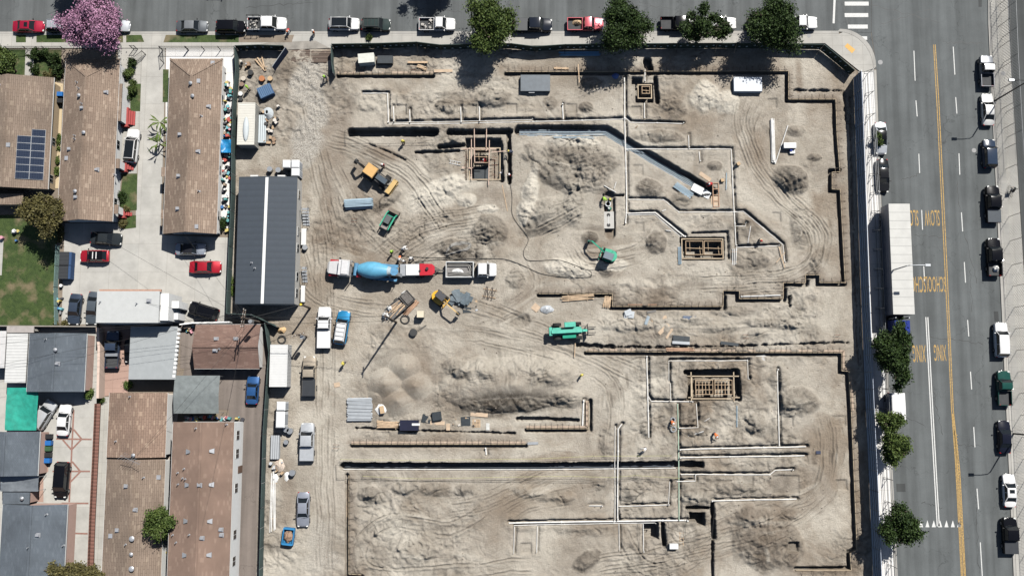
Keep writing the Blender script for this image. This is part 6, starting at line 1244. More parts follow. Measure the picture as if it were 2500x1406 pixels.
# utility truck with a hose in its body
t = vehicle('utility_truck', 'white utility truck with a coiled hose in its open steel body', 'truck', 'crew', *P(1176, 659, .9), 0, W_, L=4.3, metal=0, group=None, z0=Zp(1150, 690))
for o in list(t.children):
    if o.name.split('.')[0] in ('cargo_bed', 'bed_liner', 'rear_window', 'taillight') : bpy.data.objects.remove(o, do_unlink=True)
xo = (P(1130, 660, 1)[0] - P(1176, 659, .9)[0])
bx = MB(); X0, X1, Y0, Y1 = xo - 2.45, xo + 1.6, -1.16, 1.16
bx.box(X0, X1, Y0, Y1, .75, .95).box(X0, X1, Y0, Y0 + .14, .95, 1.45).box(X0, X1, Y1 - .14, Y1, .95, 1.45).box(X0, X0 + .1, Y0 + .14, Y1 - .14, .95, 1.4).box(X1 - .12, X1, Y0 + .14, Y1 - .14, .95, 1.75).build('utility_body', mat('pale_steel', (.55, .56, .55), var=.15), t)
MB().box(X0 + .1, X1 - .12, Y0 + .14, Y1 - .14, .952, .97).build('deck', mat('deck_grey', (.22, .21, .20), var=.3), t)
wheelpair(t, xo - 1.2, 1.12, .4, .3)
def hose(label, pts, r, m, name='hose', cat='hose', z=None, group=None, zfun=None):
    q = smoothcurve(pts, 8); x0, y0 = P(*q[0][:2]); v = []
    for p_ in q:
        x, y = P(*p_[:2]); v.append((x - x0, y - y0, (zt(x, y) + r + .02) if z is None else z))
    tag(MB().tube(v, r, 6).build(name, m, loc=(x0, y0, 0), smooth=True), label, cat, group)
M_HOSE = mat('grey_hose', (.26, .25, .23), rough=.6, var=.2); M_DHOSE = mat('dark_hose', (.085, .08, .07), rough=.6, var=.2)
for k in range(3):
    o = k * 3.6; hose(('outer', 'middle', 'inner')[k] + ' loop of the coiled hose in the utility truck body', [(1094, 645 + o), (1140, 645 + o), (1152 - o, 650 + o), (1154 - o, 663), (1148 - o, 672 - o / 2), (1120, 676 - o), (1096, 674 - o)], .07, M_HOSE, z=1.12 + .05 * k)
sack('white rumpled sacks lying inside the hose loops of the utility truck', 1118, 662, 1.0, .9, .4, .3, M_WSACK, seed=9)
for k in range(4):
    o = k * 2.2; hose(('outermost', 'second', 'third', 'innermost')[k] + ' loop of the grey hose doubled up on the churned mound above the utility truck', [(1088, 620 + k * 1.2), (1105, 598 + o), (1135, 591 + o), (1150 - o * .6, 598 + o * .3), (1143 - o, 611 - o * .2), (1118, 617 - o * .3), (1092, 624 - o * .2)], .07, M_HOSE)
hose('long dark hose wandering from the framed pit down past the excavator', [(1245, 445), (1250, 480), (1250, 520), (1262, 545), (1286, 575), (1289, 590), (1278, 615), (1283, 632), (1300, 637), (1360, 636), (1400, 648), (1425, 658), (1440, 662), (1444, 670), (1435, 677), (1370, 676), (1320, 668), (1280, 650), (1240, 635), (1200, 632), (1080, 634), (1010, 640)], .05, M_DHOSE)
hose('short dark hose running from the workers to the middle of the site', [(985, 625), (1020, 628), (1060, 630), (1100, 629)], .05, M_DHOSE)
# backhoe loader, bucket toward lower right
M_JY = paint((.62, .38, .15), metal=0); M_JYL = mat('worn_yellow', (.58, .40, .17), var=.15, rough=.5)
t = mach('backhoe_loader', 'backhoe loader with a tan cab roof and a raised front bucket', 'backhoe', 918, 430, -35)
MB().box(-1.8, 1.7, -.5, .5, .6, 1.0).build('chassis', M_STEEL, t); MB().box(.2, 2.1, -.45, .45, 1.0, 1.75, tx=.1, ty=.06).build('engine_hood', mat('blue_grey_hood', (.07, .09, .11), rough=.35, var=.1), t)
cb = MB().box(-1.4, .1, -.75, .75, 1.0, 2.6, tx=.06, ty=.05).build('cab', M_GLASS, t); MB().box(-1.6, .2, -.85, .85, 2.6, 2.76, tx=.08, ty=.08).build('cab_roof', M_JY, t)
for s in (-1, 1):
    MB().beam((.3, s * .65, 1.5), (2.5, s * .6, .8), .14, .2).build('loader_arm', M_STEEL, t); MB().box(-1.4, .0, *sorted((s * .76, s * 1.1)), 1.35, 1.42).build('mudguard', M_STEEL, t)
    for x, r in ((-.75, .70), (1.55, .45)):
        w_ = MB().cyl((x, s * .72, r), (x, s * 1.14, r), r, n=20).build('wheel', M_TYRE, t, smooth=True); MB().cyl((x, s * 1.1, r), (x, s * 1.155, r), r * .5, n=10).build('rim', M_JYL, w_)
bk = MB().loft([[(2.5, y, .35), (2.45, y, .95), (3.15, y, 1.15), (3.2, y, 1.08), (2.55, y, .9), (2.6, y, .42), (3.25, y, .35), (3.25, y, .28)] for y in (-1.15, 1.15)], closed=True); bk.build('bucket', M_JYL, t)
for s in (-1, 1): MB().box(2.48, 3.2, *sorted((s * 1.15, s * 1.19)), .3, 1.1, tx=.1).build('bucket_cheek', M_JYL, t)
MB().beam((-1.9, 0, 1.0), (-2.5, -.1, 2.7), .3, .3).build('boom', M_STEEL, t); MB().beam((-2.5, -.1, 2.7), (-3.5, .0, 2.1), .25, .25).build('dipper', M_STEEL, t); MB().box(-3.7, -3.2, -.35, .35, 1.3, 2.0, tx=.1).build('rear_bucket', M_STEEL, t)
for s in (-1, 1): MB().beam((-1.8, s * .6, 1.1), (-2.1, s * 1.05, .1), .14, .14).build('stabiliser', M_STEEL, t)
# skid steer
M_GRN = mat('worn_green', (.03, .36, .22), rough=.5, var=.2, scale=2); M_GRND = paint((.02, .30, .19), metal=0)
t = mach('skid_steer', 'green skid steer loader with a dirt-filled bucket, left of the tyre tracks', 'skid steer', 948, 541, 62)
MB().box(-1.3, .9, -.5, .5, .3, 1.1).build('body', M_GRND, t); MB().box(-.6, .8, -.45, .45, 1.1, 2.0, tx=.1, ty=.05).build('cab', M_STEEL, t); MB().box(-.5, .7, -.42, .42, 2.0, 2.07).build('cab_roof', mat('grey_roof', (.10, .11, .11)), t); MB().box(-1.4, -.6, -.5, .5, 1.1, 1.5, tx=.1).build('engine_cover', mat('dusty_grey', (.25, .22, .2)), t)
for s in (-1, 1):
    MB().beam((-1.2, s * .68, 1.45), (1.0, s * .68, 1.35), .15, .18).beam((1.0, s * .68, 1.35), (1.45, s * .68, .55), .15, .15).build('loader_arm', M_GRN, t)
    for x in (-.8, .5): wx = MB().cyl((x, s * .55, .4), (x, s * .85, .4), .4, n=16).build('wheel', M_TYRE, t, smooth=True); MB().cyl((x, s * .84, .4), (x, s * .86, .4), .2, n=10).build('rim', M_RIM, wx)
MB().box(1.35, 2.05, -.88, .88, .25, .85, tx=.12, ty=.02).build('bucket', mat('muddy_steel', (.20, .165, .13), var=.2), t)
def mini_ex(label, px, py, ang, m, roof, boom, bm_m, blade_ang=None, canopyc=None):
    t = mach('mini_excavator', label, 'excavator', px, py, ang)
    for s in (-1, 1):
        MB().loft([[(x, s * .62, z) for x, z in ((-1.0, .3), (-.85, .05), (.85, .05), (1.0, .3), (.85, .52), (-.85, .52))], [(x, s * .95, z) for x, z in ((-1.0, .3), (-.85, .05), (.85, .05), (1.0, .3), (.85, .52), (-.85, .52))]], closed=True).build('track', M_TYRE, t)
    MB().box(-.7, .7, -.6, .6, .3, .6).build('undercarriage', M_STEEL, t)
    pts = [(-.2, -.85)] + [(-1.05 * math.cos(a), -1.0 * math.sin(a) * -1 * 1.0) for a in ()]; pl = [(.75, -.8), (.75, .8), (-.1, .9)] + [(-.35 - .85 * math.sin(a), .9 * math.cos(a)) for a in [math.pi * k / 8 for k in range(1, 8)]] + [(-.1, -.9)]
    MB().prism(pl, .62, 1.15).build('house', m, t); MB().prism([(x * .93 - .0, y * .93) for x, y in pl if x < -.2] + [(-.3, -.75), (-.3, .75)][::1], 1.15, 1.42).build('counterweight', m, t)
    MB().box(-.55, .75, -.12, .8, 1.15, 2.35, tx=.05, ty=.05).build('cab', M_GLASS, t); MB().box(-.65, .8, -.2, .85, 2.36, 2.45, tx=.04, ty=.04).build('cab_roof', roof, t)
    for (x, y) in ((-.55, -.1), (.74, -.1), (-.55, .78), (.74, .78)): MB().box(x - .04, x + .04, y - .04, y + .04, 1.15, 2.36).build('cab_post', m, t)
    names = ('boom', 'boom', 'dipper', 'bucket_link')
    for k in range(len(boom) - 1): MB().beam(boom[k], boom[k + 1], .20 - .02 * k, .24 - .02 * k).build(names[min(k, 3)], bm_m, t)
    e = boom[-1]; MB().box(e[0] - .32, e[0] + .22, e[1] - .28, e[1] + .28, e[2] - .55, e[2], tx=.08).build('bucket', M_STEEL, t)
    MB().box(1.15, 1.25, -.95, .95, .08, .42).beam((.8, .4, .3), (1.2, .4, .3), .1, .1).beam((.8, -.4, .3), (1.2, -.4, .3), .1, .1).build('dozer_blade', m, t)
    return t
t = mini_ex('green mini excavator digging below the concrete vault', 1486, 624, 160, M_GRN, mat('grey_glass_roof', (.16, .20, .23), rough=.3), [(.6, -.1, 1.1), (1.7, -.35, 2.3), (3.0, -.9, 2.2), (3.5, -.9, 1.3)], M_GRND)
t = mini_ex('yellow mini excavator working beside the scattered black sheets', 1073, 728, -40, paint((.75, .42, .04), metal=0), mat('charcoal_roof', (.06, .06, .065), rough=.5), [(.6, 0, 1.1), (1.6, .0, 2.3), (3.2, .0, 2.2), (3.6, .0, 1.4)], M_JYL)
# telehandler
t = mach('telehandler', 'green telehandler with four large tyres standing mid site', 'telehandler', 1386, 808, 3); M_TH = mat('faded_green', (.08, .43, .32), rough=.5, var=.18, scale=1.5)
MB().box(-2.3, 2.0, -.55, .55, .75, 1.35, tx=.1, ty=.05).build('body', M_TH, t); MB().box(-.4, 1.0, .5, 1.15, 1.0, 2.35, tx=.08, ty=.05).build('cab', M_GLASS, t); MB().box(-.55, 1.1, .42, 1.18, 2.35, 2.47, tx=.05, ty=.05).build('cab_roof', M_TH, t); MB().box(-.9, 1.2, -1.1, -.5, .8, 1.5, tx=.1, ty=.05).build('engine_cover', M_GRND, t)
MB().beam((-2.4, -.08, 1.9), (2.0, -.08, 1.75), .5, .42).build('boom', M_TH, t); MB().beam((2.0, -.08, 1.72), (2.7, -.08, 1.4), .34, .3).build('boom_tip', M_TH, t); MB().box(-2.75, -2.25, -.6, .6, 1.2, 1.9, tx=.05).build('counterweight', M_TH, t)
MB().box(2.8, 2.9, -.85, .85, .4, 1.5).build('fork_carriage', M_STEEL, t)
for s in (-1, 1):
    MB().box(2.9, 4.1, *sorted((s * .35, s * .47)), .38, .43).build('fork', M_STEEL, t); MB().beam((1.6, s * .5, 1.2), (2.8, s * .6, 1.0), .08, .08).build('stabiliser', M_STEEL, t)
    for x in (-1.5, 1.4): w_ = MB().cyl((x, s * .78, .62), (x, s * 1.2, .62), .62, n=20).build('wheel', M_TYRE, t, smooth=True); MB().cyl((x, s * 1.19, .62), (x, s * 1.215, .62), .3, n=10).build('rim', M_TH, w_)
# ---------------- people ----------------
def body_mesh(pose):
    """one skinned figure facing +x; five fingers on each hand"""
    V = []; E = []; R = []
    def v(p, r, par=None):
        V.append(Vector(p)); R.append(r)
        if par is not None: E.append((par, len(V) - 1))
        return len(V) - 1
    lean = {'stand': 0.0, 'walk': .08, 'bend': .75, 'crouch': .5}[pose]; hz = {'stand': .95, 'walk': .93, 'bend': .86, 'crouch': .50}[pose]
    def up(h, side=0, fwd=0): return (math.sin(lean) * h + math.cos(lean) * fwd, side, hz + math.cos(lean) * h - math.sin(lean) * fwd)
    pel = v(up(0), .135); sp = v(up(.24), .125, pel); ch = v(up(.42), .15, sp); nk = v(up(.56), .055, ch); h0 = v(up(.64, 0, .02), .075, nk); h1 = v(up(.72, 0, .02), .098, h0); h2 = v(up(.80, 0, .01), .07, h1); v(up(.70, 0, .125), .014, h1)
    for s in (-1, 1): v(up(.70, s * .10, .0), .016, h1)                        # ears
    for s in (-1, 1):
        sh = v(up(.47, s * .18), .062, ch)
        if pose == 'stand': el = (.02, s * .25, 1.14); wr = (.14, s * .25, .93)
        elif pose == 'walk': el = (.12 * s, s * .25, 1.14); wr = (.26 * s + .08, s * .24, .96)
        elif pose == 'bend': el = (.62, s * .24, .95); wr = (.80, s * .16, .72)
        else: el = (.40, s * .24, .72); wr = (.60, s * .14, .60)
        e = v(el, .043, sh); w_ = v(wr, .030, e); d = (Vector(wr) - Vector(el)).normalized(); sd = Vector((0, s, 0)); sd = (sd - d * sd.dot(d)).normalized(); nrm = d.cross(sd).normalized()
        pc = Vector(wr) + d * .07; pm = v(pc, .034, w_)
        for k, (o, ln) in enumerate(((-.030, .070), (-.010, .082), (.010, .076), (.030, .060))):
            k0 = v(pc + d * .035 + sd * o, .0095, pm); k1 = v(pc + d * (.035 + ln * .55) + sd * o * 1.1 + nrm * .006, .0085, k0); v(pc + d * (.035 + ln) + sd * o * 1.1 + nrm * .022, .0075, k1)
        th = v(pc - sd * .035, .011, pm); v(pc - sd * .055 + d * .045, .009, th)
    for s in (-1, 1):
        hp = v((up(0)[0], s * .095, hz - .05), .098, pel)
        if pose == 'stand': kn = (.02, s * .11, .50); an = (0, s * .12, .09)
        elif pose == 'walk': kn = (.16 * s + .06, s * .11, .50); an = (.24 * s - .04, s * .11, .10)
        elif pose == 'bend': kn = (.06, s * .14, .48); an = (-.04, s * .15, .09)
        else: kn = (.30, s * .20, .46); an = (.05, s * .17, .09)
        k = v(kn, .065, hp); a = v(an, .042, k); ft = v((an[0] + .08, an[1], .045), .042, a); v((an[0] + .18, an[1] + s * .01, .04), .032, ft)
    me = bpy.data.meshes.new('body'); me.from_pydata([tuple(p) for p in V], E, []); o = bpy.data.objects.new('tmp', me); COL.objects.link(o)
    md = o.modifiers.new('skin', 'SKIN'); md.use_smooth_shade = True; sv = me.skin_vertices[0].data
    for i, r in enumerate(R): sv[i].radius = (r, r)
    sv[0].use_root = True; o.modifiers.new('sub', 'SUBSURF').levels = 1
    dg = bpy.context.evaluated_depsgraph_get(); out = bpy.data.meshes.new_from_object(o.evaluated_get(dg)); bpy.data.objects.remove(o); out.name = 'body'
    J = [up(0), up(.24), up(.42), up(.54)], up
    return out, V, R, up
M_SKIN = mat('skin', (.40, .24, .17), rough=.6, var=.05); M_JEAN = mat('dark_trousers', (.045, .055, .09), rough=.9, var=.15); M_BOOT = mat('work_boots', (.13, .08, .05), rough=.8)
POSES = {}
def clothes(pose):
    if pose in POSES: return POSES[pose]
    me, V, R, up = body_mesh(pose); me.materials.append(M_SKIN)
    # vertex order: 0 pelvis 1 spine 2 chest ... arms start at 10 ; find by construction
    def chain(idx, rs, n=12):
        secs = MB()
        for a, b, r0, r1 in zip(idx[:-1], idx[1:], rs[:-1], rs[1:]): secs.cyl(V[a], V[b], r0, r1, n)
        return secs
    top = MB(); s0 = [];
    for k, (h, rx, ry) in enumerate(((-.02, .15, .18), (.12, .145, .17), (.30, .16, .20), (.44, .155, .215), (.52, .11, .15), (.56, .07, .08))):
        s0.append([Vector(up(h, ry * math.sin(a), rx * math.cos(a))) for a in [2 * math.pi * i / 14 for i in range(14)]])
    top.loft(s0, closed=True)
    ar = [i for i in range(len(V))]; L1 = 10; per = 1 + 1 + 1 + 1 + 12 + 2
    for s in (0, 1):
        b0 = L1 + s * per; top.cyl(V[b0], V[b0 + 1], .078, .058, 10).cyl(V[b0 + 1], V[b0 + 2], .058, .042, 10).sphere(tuple(V[b0]), .08, .08, .08, 10, 6).sphere(tuple(V[b0 + 1]), .058, .058, .058, 8, 5)
    leg0 = L1 + 2 * per; pants = MB(); boots = MB(); pants.sphere(tuple(V[0]), .155, .185, .16, 14, 8)
    for s in (0, 1):
        b0 = leg0 + s * 5; pants.cyl(V[b0], V[b0 + 1], .115, .085, 12).cyl(V[b0 + 1], V[b0 + 2], .085, .062, 12).sphere(tuple(V[b0]), .115, .115, .115, 10, 6).sphere(tuple(V[b0 + 1]), .086, .086, .086, 10, 6)
        boots.cyl(V[b0 + 2] + Vector((0, 0, .07)), V[b0 + 2] - Vector((0, 0, .08)), .06, .062, 10).box(V[b0 + 2].x - .06, V[b0 + 2].x + .24, V[b0 + 2].y - .055, V[b0 + 2].y + .055, 0, .09, tx=.02, ty=.01)
    hc = Vector(up(.75, 0, .015)); upv = Vector(up(1)) - Vector(up(0)); Rm = Matrix.Translation(hc) @ upv.to_track_quat('Z', 'Y').to_matrix().to_4x4()
    hat = MB(); hb = MB().sphere((0, 0, .0), .135, .115, .12, 14, 6, 0.0); hb.cyl((0, 0, -.01), (0, 0, .012), .165, n=16); hat.add(hb.v, hb.f, Rm)
    eyes = MB()
    for s in (-1, 1): p_ = Vector(up(.715, s * .035, .115)); eyes.sphere(tuple(p_), .014, .014, .012, 6, 4)
    mo = Vector(up(.655, 0, .098)); eyes.sphere(tuple(mo), .01, .025, .008, 6, 3)
    vest = MB(); vs0 = []
    for h, rx, ry in ((.02, .165, .195), (.12, .16, .185), (.30, .175, .205), (.45, .17, .20), (.52, .13, .155)): vs0.append([Vector(up(h, ry * math.sin(a), rx * math.cos(a))) for a in [2 * math.pi * i / 14 for i in range(14)]])
    vest.loft(vs0, closed=True)
    POSES[pose] = (me, top, pants, boots, hat, eyes, vest); return POSES[pose]
CL = {'y': (.62, .62, .04), 'g': (.36, .62, .08), 'o': (.75, .20, .06), 'r': (.50, .03, .03), 'w': (.75, .74, .72), 'n': (.05, .06, .09), 'Y': (.70, .60, .12), 't': (.5, .42, .3), 'G': (.06, .25, .16), 'k': (.02, .02, .02)}
def person(label, px, py, pose, ang, shirt, vest=None, hat='w', z=None):
    me, top, pants, boots, hatm, eyes, vs_ = clothes(pose); x, y = P(px, py, 1.5 if pose in ('stand', 'walk') else .9)
    z = zt(x, y) if z is None else z; t = thing('person', label, 'person', x, y, z, math.radians(ang), 'people in and around the site')
    b = bpy.data.objects.new('body', me); COL.objects.link(b); b.parent = t
    top.build('shirt', mat('cloth_' + shirt, CL[shirt], rough=.9, var=.08), t, smooth=True); pants.build('trousers', M_JEAN, t, smooth=True); boots.build('boots', M_BOOT, t); eyes.build('eyes_and_mouth', M_BLACK, t)
    if vest: vs_.build('safety_vest', mat('vest_' + vest, CL[vest], rough=.8, var=.05), t, smooth=True)
    if hat: hatm.build('hard_hat' if hat != 'k' else 'hair', mat('hat_' + hat, CL[hat], rough=.35, var=.02), t, smooth=True)
    return t
for a_ in [('worker in a red and white shirt stooping at the kerb behind the white rack pickup', 704, 72, 'bend', -100, 'w', 'r', 'o'), ('worker in an orange vest and white hat walking on the pavement outside the gate', 763, 77, 'walk', 60, 'o', None, 'w'), ('worker in a lime vest walking on the gravel entrance', 791, 187, 'walk', -60, 'n', 'g', 'g'),
    ('worker in a lime vest standing in the yard next to the blue crate', 602, 212, 'stand', 30, 'g', None, 'g'), ('worker in yellow beside the first black trench', 983, 344, 'stand', -90, 'Y', None, 'Y'), ('worker in red with a white hat behind the backhoe', 933, 402, 'stand', -70, 'r', None, 'w'),
    ('worker with a red shirt inside the framed pit', 1187, 387, 'bend', 160, 'r', None, 'w'), ('worker in black bending at the east side of the framed pit', 1226, 412, 'bend', -120, 'n', 'k', 'w'), ('worker in red holding the hose end by the framed pit', 1243, 420, 'stand', -120, 'r', None, 'w'), ('worker with a yellow hat leaning over the narrow trench right of the framed pit', 1250, 371, 'bend', 180, 'n', None, 'Y'),
    ('worker in a pale lime vest standing alone left of the group at the pump', 955, 614, 'stand', -40, 'g', None, 'g'), ('worker in white, topmost of the group near the pump', 982, 609, 'bend', 20, 'w', None, 'w'), ('worker in an orange vest in the middle of the group near the pump', 976, 626, 'bend', -90, 'w', 'o', 'w'), ('worker in black with a white hat at the hopper of the pump', 985, 637, 'stand', -90, 'n', None, 'w'), ('worker in white stepping away to the right of the group near the pump', 1003, 631, 'walk', 150, 'w', None, 'w'),
    ('worker in a lime vest by the round shaft, left one', 1473, 482, 'bend', -60, 'g', None, 'g'), ('worker with a yellow hat by the round shaft, right one', 1491, 484, 'stand', -120, 'G', None, 'Y'), ('worker in green crouching in the hole beside the round shaft', 1493, 505, 'crouch', 200, 'G', None, 'w'),
    ('worker in red reaching over the end of the diagonal conduits', 1738, 448, 'bend', 200, 'r', None, 'w'), ('person with a red hat crouching over a pipe in the triangular area', 1858, 583, 'crouch', -100, 't', None, 'r'), ('worker in a yellow vest walking alone below the blue SUV', 837, 887, 'walk', -150, 'Y', None, 'Y'), ('worker in a yellow vest and hat alone right of the big spoil heap', 1420, 915, 'stand', -60, 'Y', None, 'Y'),
    ('person in white bending over at the end of the pipe above the conduit trench', 1577, 1095, 'bend', 200, 'w', None, 't'), ('worker in orange with a white hat near the loose pipe below the gridded pit', 1745, 1058, 'bend', -60, 'o', None, 'w'), ('worker in a pale shirt crouching by the shaft left of the green pipe', 1640, 1028, 'crouch', -60, 'o', None, 'w')]:
    person(*a_)
# cyclist on the right pavement
x, y = P(2470, 466, .8); t = thing('bicycle', 'bicycle being ridden along the right pavement', 'bicycle', x, y, .15, math.radians(100))
for nm, xx in (('wheel', -.52), ('wheel', .52)):
    m = MB(); m.tube([(xx + .34 * math.cos(a), 0, .34 + .34 * math.sin(a)) for a in [2 * math.pi * k / 18 for k in range(19)]], .022, 6); [m.beam((xx, 0, .34), (xx + .33 * math.cos(a), 0, .34 + .33 * math.sin(a)), .008, .008) for a in [math.pi * k / 4 for k in range(8)]]; m.build(nm, M_TYRE, t)
MB().tube([(-.52, 0, .34), (-.18, 0, .78), (.38, 0, .80), (-.05, 0, .34), (-.18, 0, .80)], .02, 6).tube([(.52, 0, .34), (.36, 0, .95)], .02, 6).tube([(-.52, 0, .34), (-.05, 0, .34)], .016, 6).build('frame', M_STEEL, t); MB().tube([(.36, -.28, 1.0), (.40, 0, .96), (.36, .28, 1.0)], .016, 6).build('handlebar', M_STEEL, t); MB().box(-.32, -.06, -.07, .07, .82, .88, tx=.02, ty=.02).build('saddle', M_BLACK, t)
person('person in black riding the bicycle on the right pavement', 2473, 468, 'crouch', 100, 'k', None, 'k', z=.52)
# ---------------- trees ----------------
L_DK = leafmat('leaf_dark', (.018, .036, .010), (.050, .085, .020)); L_MD = leafmat('leaf_mid', (.040, .070, .016), (.105, .145, .035)); L_OL = leafmat('leaf_olive', (.07, .065, .025), (.16, .14, .05)); L_PK = leafmat('blossom_pink', (.32, .15, .25), (.54, .30, .44)); L_BR = leafmat('leaf_light', (.05, .095, .02), (.15, .20, .05))
M_BARK = mat('bark', (.13, .10, .075), rough=.95, var=.25, scale=4)
def leaves(rng, cl, n, sz, spread):
    """small leaf cards round clump centres"""
    k = rng.randint(0, len(cl), n); C = cl[k] + rng.normal(0, 1, (n, 3)) * spread * np.array([1, 1, .8])
    a = rng.normal(0, 1, (n, 3)); a /= np.linalg.norm(a, axis=1)[:, None]; b = rng.normal(0, 1, (n, 3)); b[:, 2] += .0; u = np.cross(a, b); u /= np.linalg.norm(u, axis=1)[:, None]; v = np.cross(a, u)
    up = a[:, 2] < 0; s = sz * rng.uniform(.6, 1.35, n)[:, None]
    q = np.stack([C - u * s, C - v * s * .55, C + u * s, C + v * s * .55], 1)
    return q
def quadmesh(name, q, m, parent):
    n = len(q); me = bpy.data.meshes.new(name); me.vertices.add(n * 4); me.vertices.foreach_set('co', q.reshape(-1).astype(np.float32)); me.loops.add(n * 4); me.loops.foreach_set('vertex_index', np.arange(n * 4, dtype=np.int32))
    me.polygons.add(n); me.polygons.foreach_set('loop_start', np.arange(0, n * 4, 4, dtype=np.int32)); me.polygons.foreach_set('loop_total', np.full(n, 4, dtype=np.int32)); me.update(calc_edges=True); me.materials.append(m)
    o = bpy.data.objects.new(name, me); COL.objects.link(o)
    if parent: o.parent = parent
    return o
def tree(name, label, px, py, rx, ry, h, m, n=9000, dens=1.0, seed=0, cat='tree', ground=0, group='street and yard trees', sz=.15, crown_low=.42, m2=None):
    rng = np.random.RandomState(seed + 11); zc = h * .68; x, y = P(px, py, zc); rx *= S * (1 - zc / CH); ry *= S * (1 - zc / CH); rz = h * (1 - crown_low) / 2; zc = h - rz
    t = thing(name, label, cat, x, y, ground, group=group); nb = 7; br = MB()
    br.tube([(0, 0, -.1), (.05, .02, h * .25), (.0, .08, h * .45)], .17, 8)
    ends = []
    for k in range(nb):
        a = 2 * math.pi * k / nb + rng.uniform(-.3, .3); e = Vector((rx * .62 * math.cos(a), ry * .62 * math.sin(a), zc + rz * rng.uniform(-.2, .5))); s0 = Vector((0, .05, h * (.3 + .02 * k))); mid = s0.lerp(e, .5) + Vector((0, 0, .4))
        br.tube([s0, mid, e], .055, 5); ends.append(e)
        for j in range(2): f = e + Vector((rng.uniform(-1, 1) * rx * .3, rng.uniform(-1, 1) * ry * .3, rz * rng.uniform(.1, .6))); br.tube([mid, e.lerp(f, .5), f], .025, 4)
    br.build('trunk', M_BARK, t, smooth=True)
    nc = int(70 * dens * max(.5, rx * ry / 14)); d = rng.normal(0, 1, (nc, 3)); d /= np.linalg.norm(d, axis=1)[:, None]; rad = rng.uniform(.25, 1, nc) ** .45; lob = 1 + .30 * np.sin(3 * np.arctan2(d[:, 1], d[:, 0]) + seed) + rng.uniform(-.16, .10, nc)
    cl = d * rad[:, None] * lob[:, None] * np.array([rx * .86, ry * .86, rz * .85]) + np.array([0, 0, zc]); cl[:, 2] = np.maximum(cl[:, 2], h * crown_low)
    q = leaves(rng, cl, int(n * 1.45), sz * 1.08, min(rx, ry) * .105 + .10); quadmesh('crown', q, m, t); return t
for a_, k_ in [((('street_tree', 'green street tree with light highlights, first from the left inside the site kerb', 1205, 64, 64, 66, 7.5, L_MD)), dict(seed=1, n=15000)), (('street_tree', 'dense dark street tree, second from the left, between the red pickup and a black pickup', 1529, 68, 66, 66, 8, L_DK), dict(seed=2, n=17000)),
    (('street_tree', 'sparse straggly street tree, third from the left, over a white SUV', 1722, 62, 72, 44, 7, L_DK), dict(seed=3, n=9000, dens=.6)), (('street_tree', 'dense dark street tree nearest the street corner', 1890, 62, 70, 72, 8, L_DK), dict(seed=4, n=17000)),
    (('roadside_tree', 'tall oblong dark tree directly below the long white trailer', 2181, 862, 41, 78, 7, L_DK), dict(seed=5, n=18000, dens=1.3)),
    (('roadside_tree', 'small loose tree overlapping the white box van', 2173, 1030, 30, 24, 5.5, L_MD), dict(seed=7, n=3600, dens=.8)), (('roadside_tree', 'small bushy tree just below the white box van', 2187, 1088, 33, 42, 6, L_MD), dict(seed=8, n=6000)), (('roadside_tree', 'round roadside tree beside the row of white yield triangles', 2196, 1281, 46, 52, 6.5, L_DK), dict(seed=9, n=8500)),
    (('blossom_tree', 'large tree covered in pink blossom at the top left', 226, 62, 86, 70, 9, L_PK), dict(seed=10, n=26000, sz=.13)), (('yard_tree', 'olive brown tree beside the lawn at the left', 108, 524, 50, 54, 6.5, L_OL), dict(seed=12, n=12000)),
    (('yard_tree', 'round green tree standing between two brown roofs at the bottom', 381, 1279, 42, 44, 7, L_MD), dict(seed=13, n=9000)), (('yard_tree', 'olive brown tree cut off by the bottom frame edge', 178, 1400, 76, 30, 5, L_OL), dict(seed=14, n=9000)), (('yard_tree', 'green tree cut off by the left frame edge, above the solar-panel house', 10, 155, 36, 40, 5, L_MD), dict(seed=15, n=7000)),
    (('street_tree', 'tree just above the top frame edge whose shadow falls on the street', 1080, -105, 62, 45, 9, L_DK), dict(seed=16, n=12000)), (('street_tree', 'second tree above the top frame edge, near the pink tree', 170, -70, 50, 50, 8, L_DK), dict(seed=17, n=5000))]:
    tree(*a_, **k_)
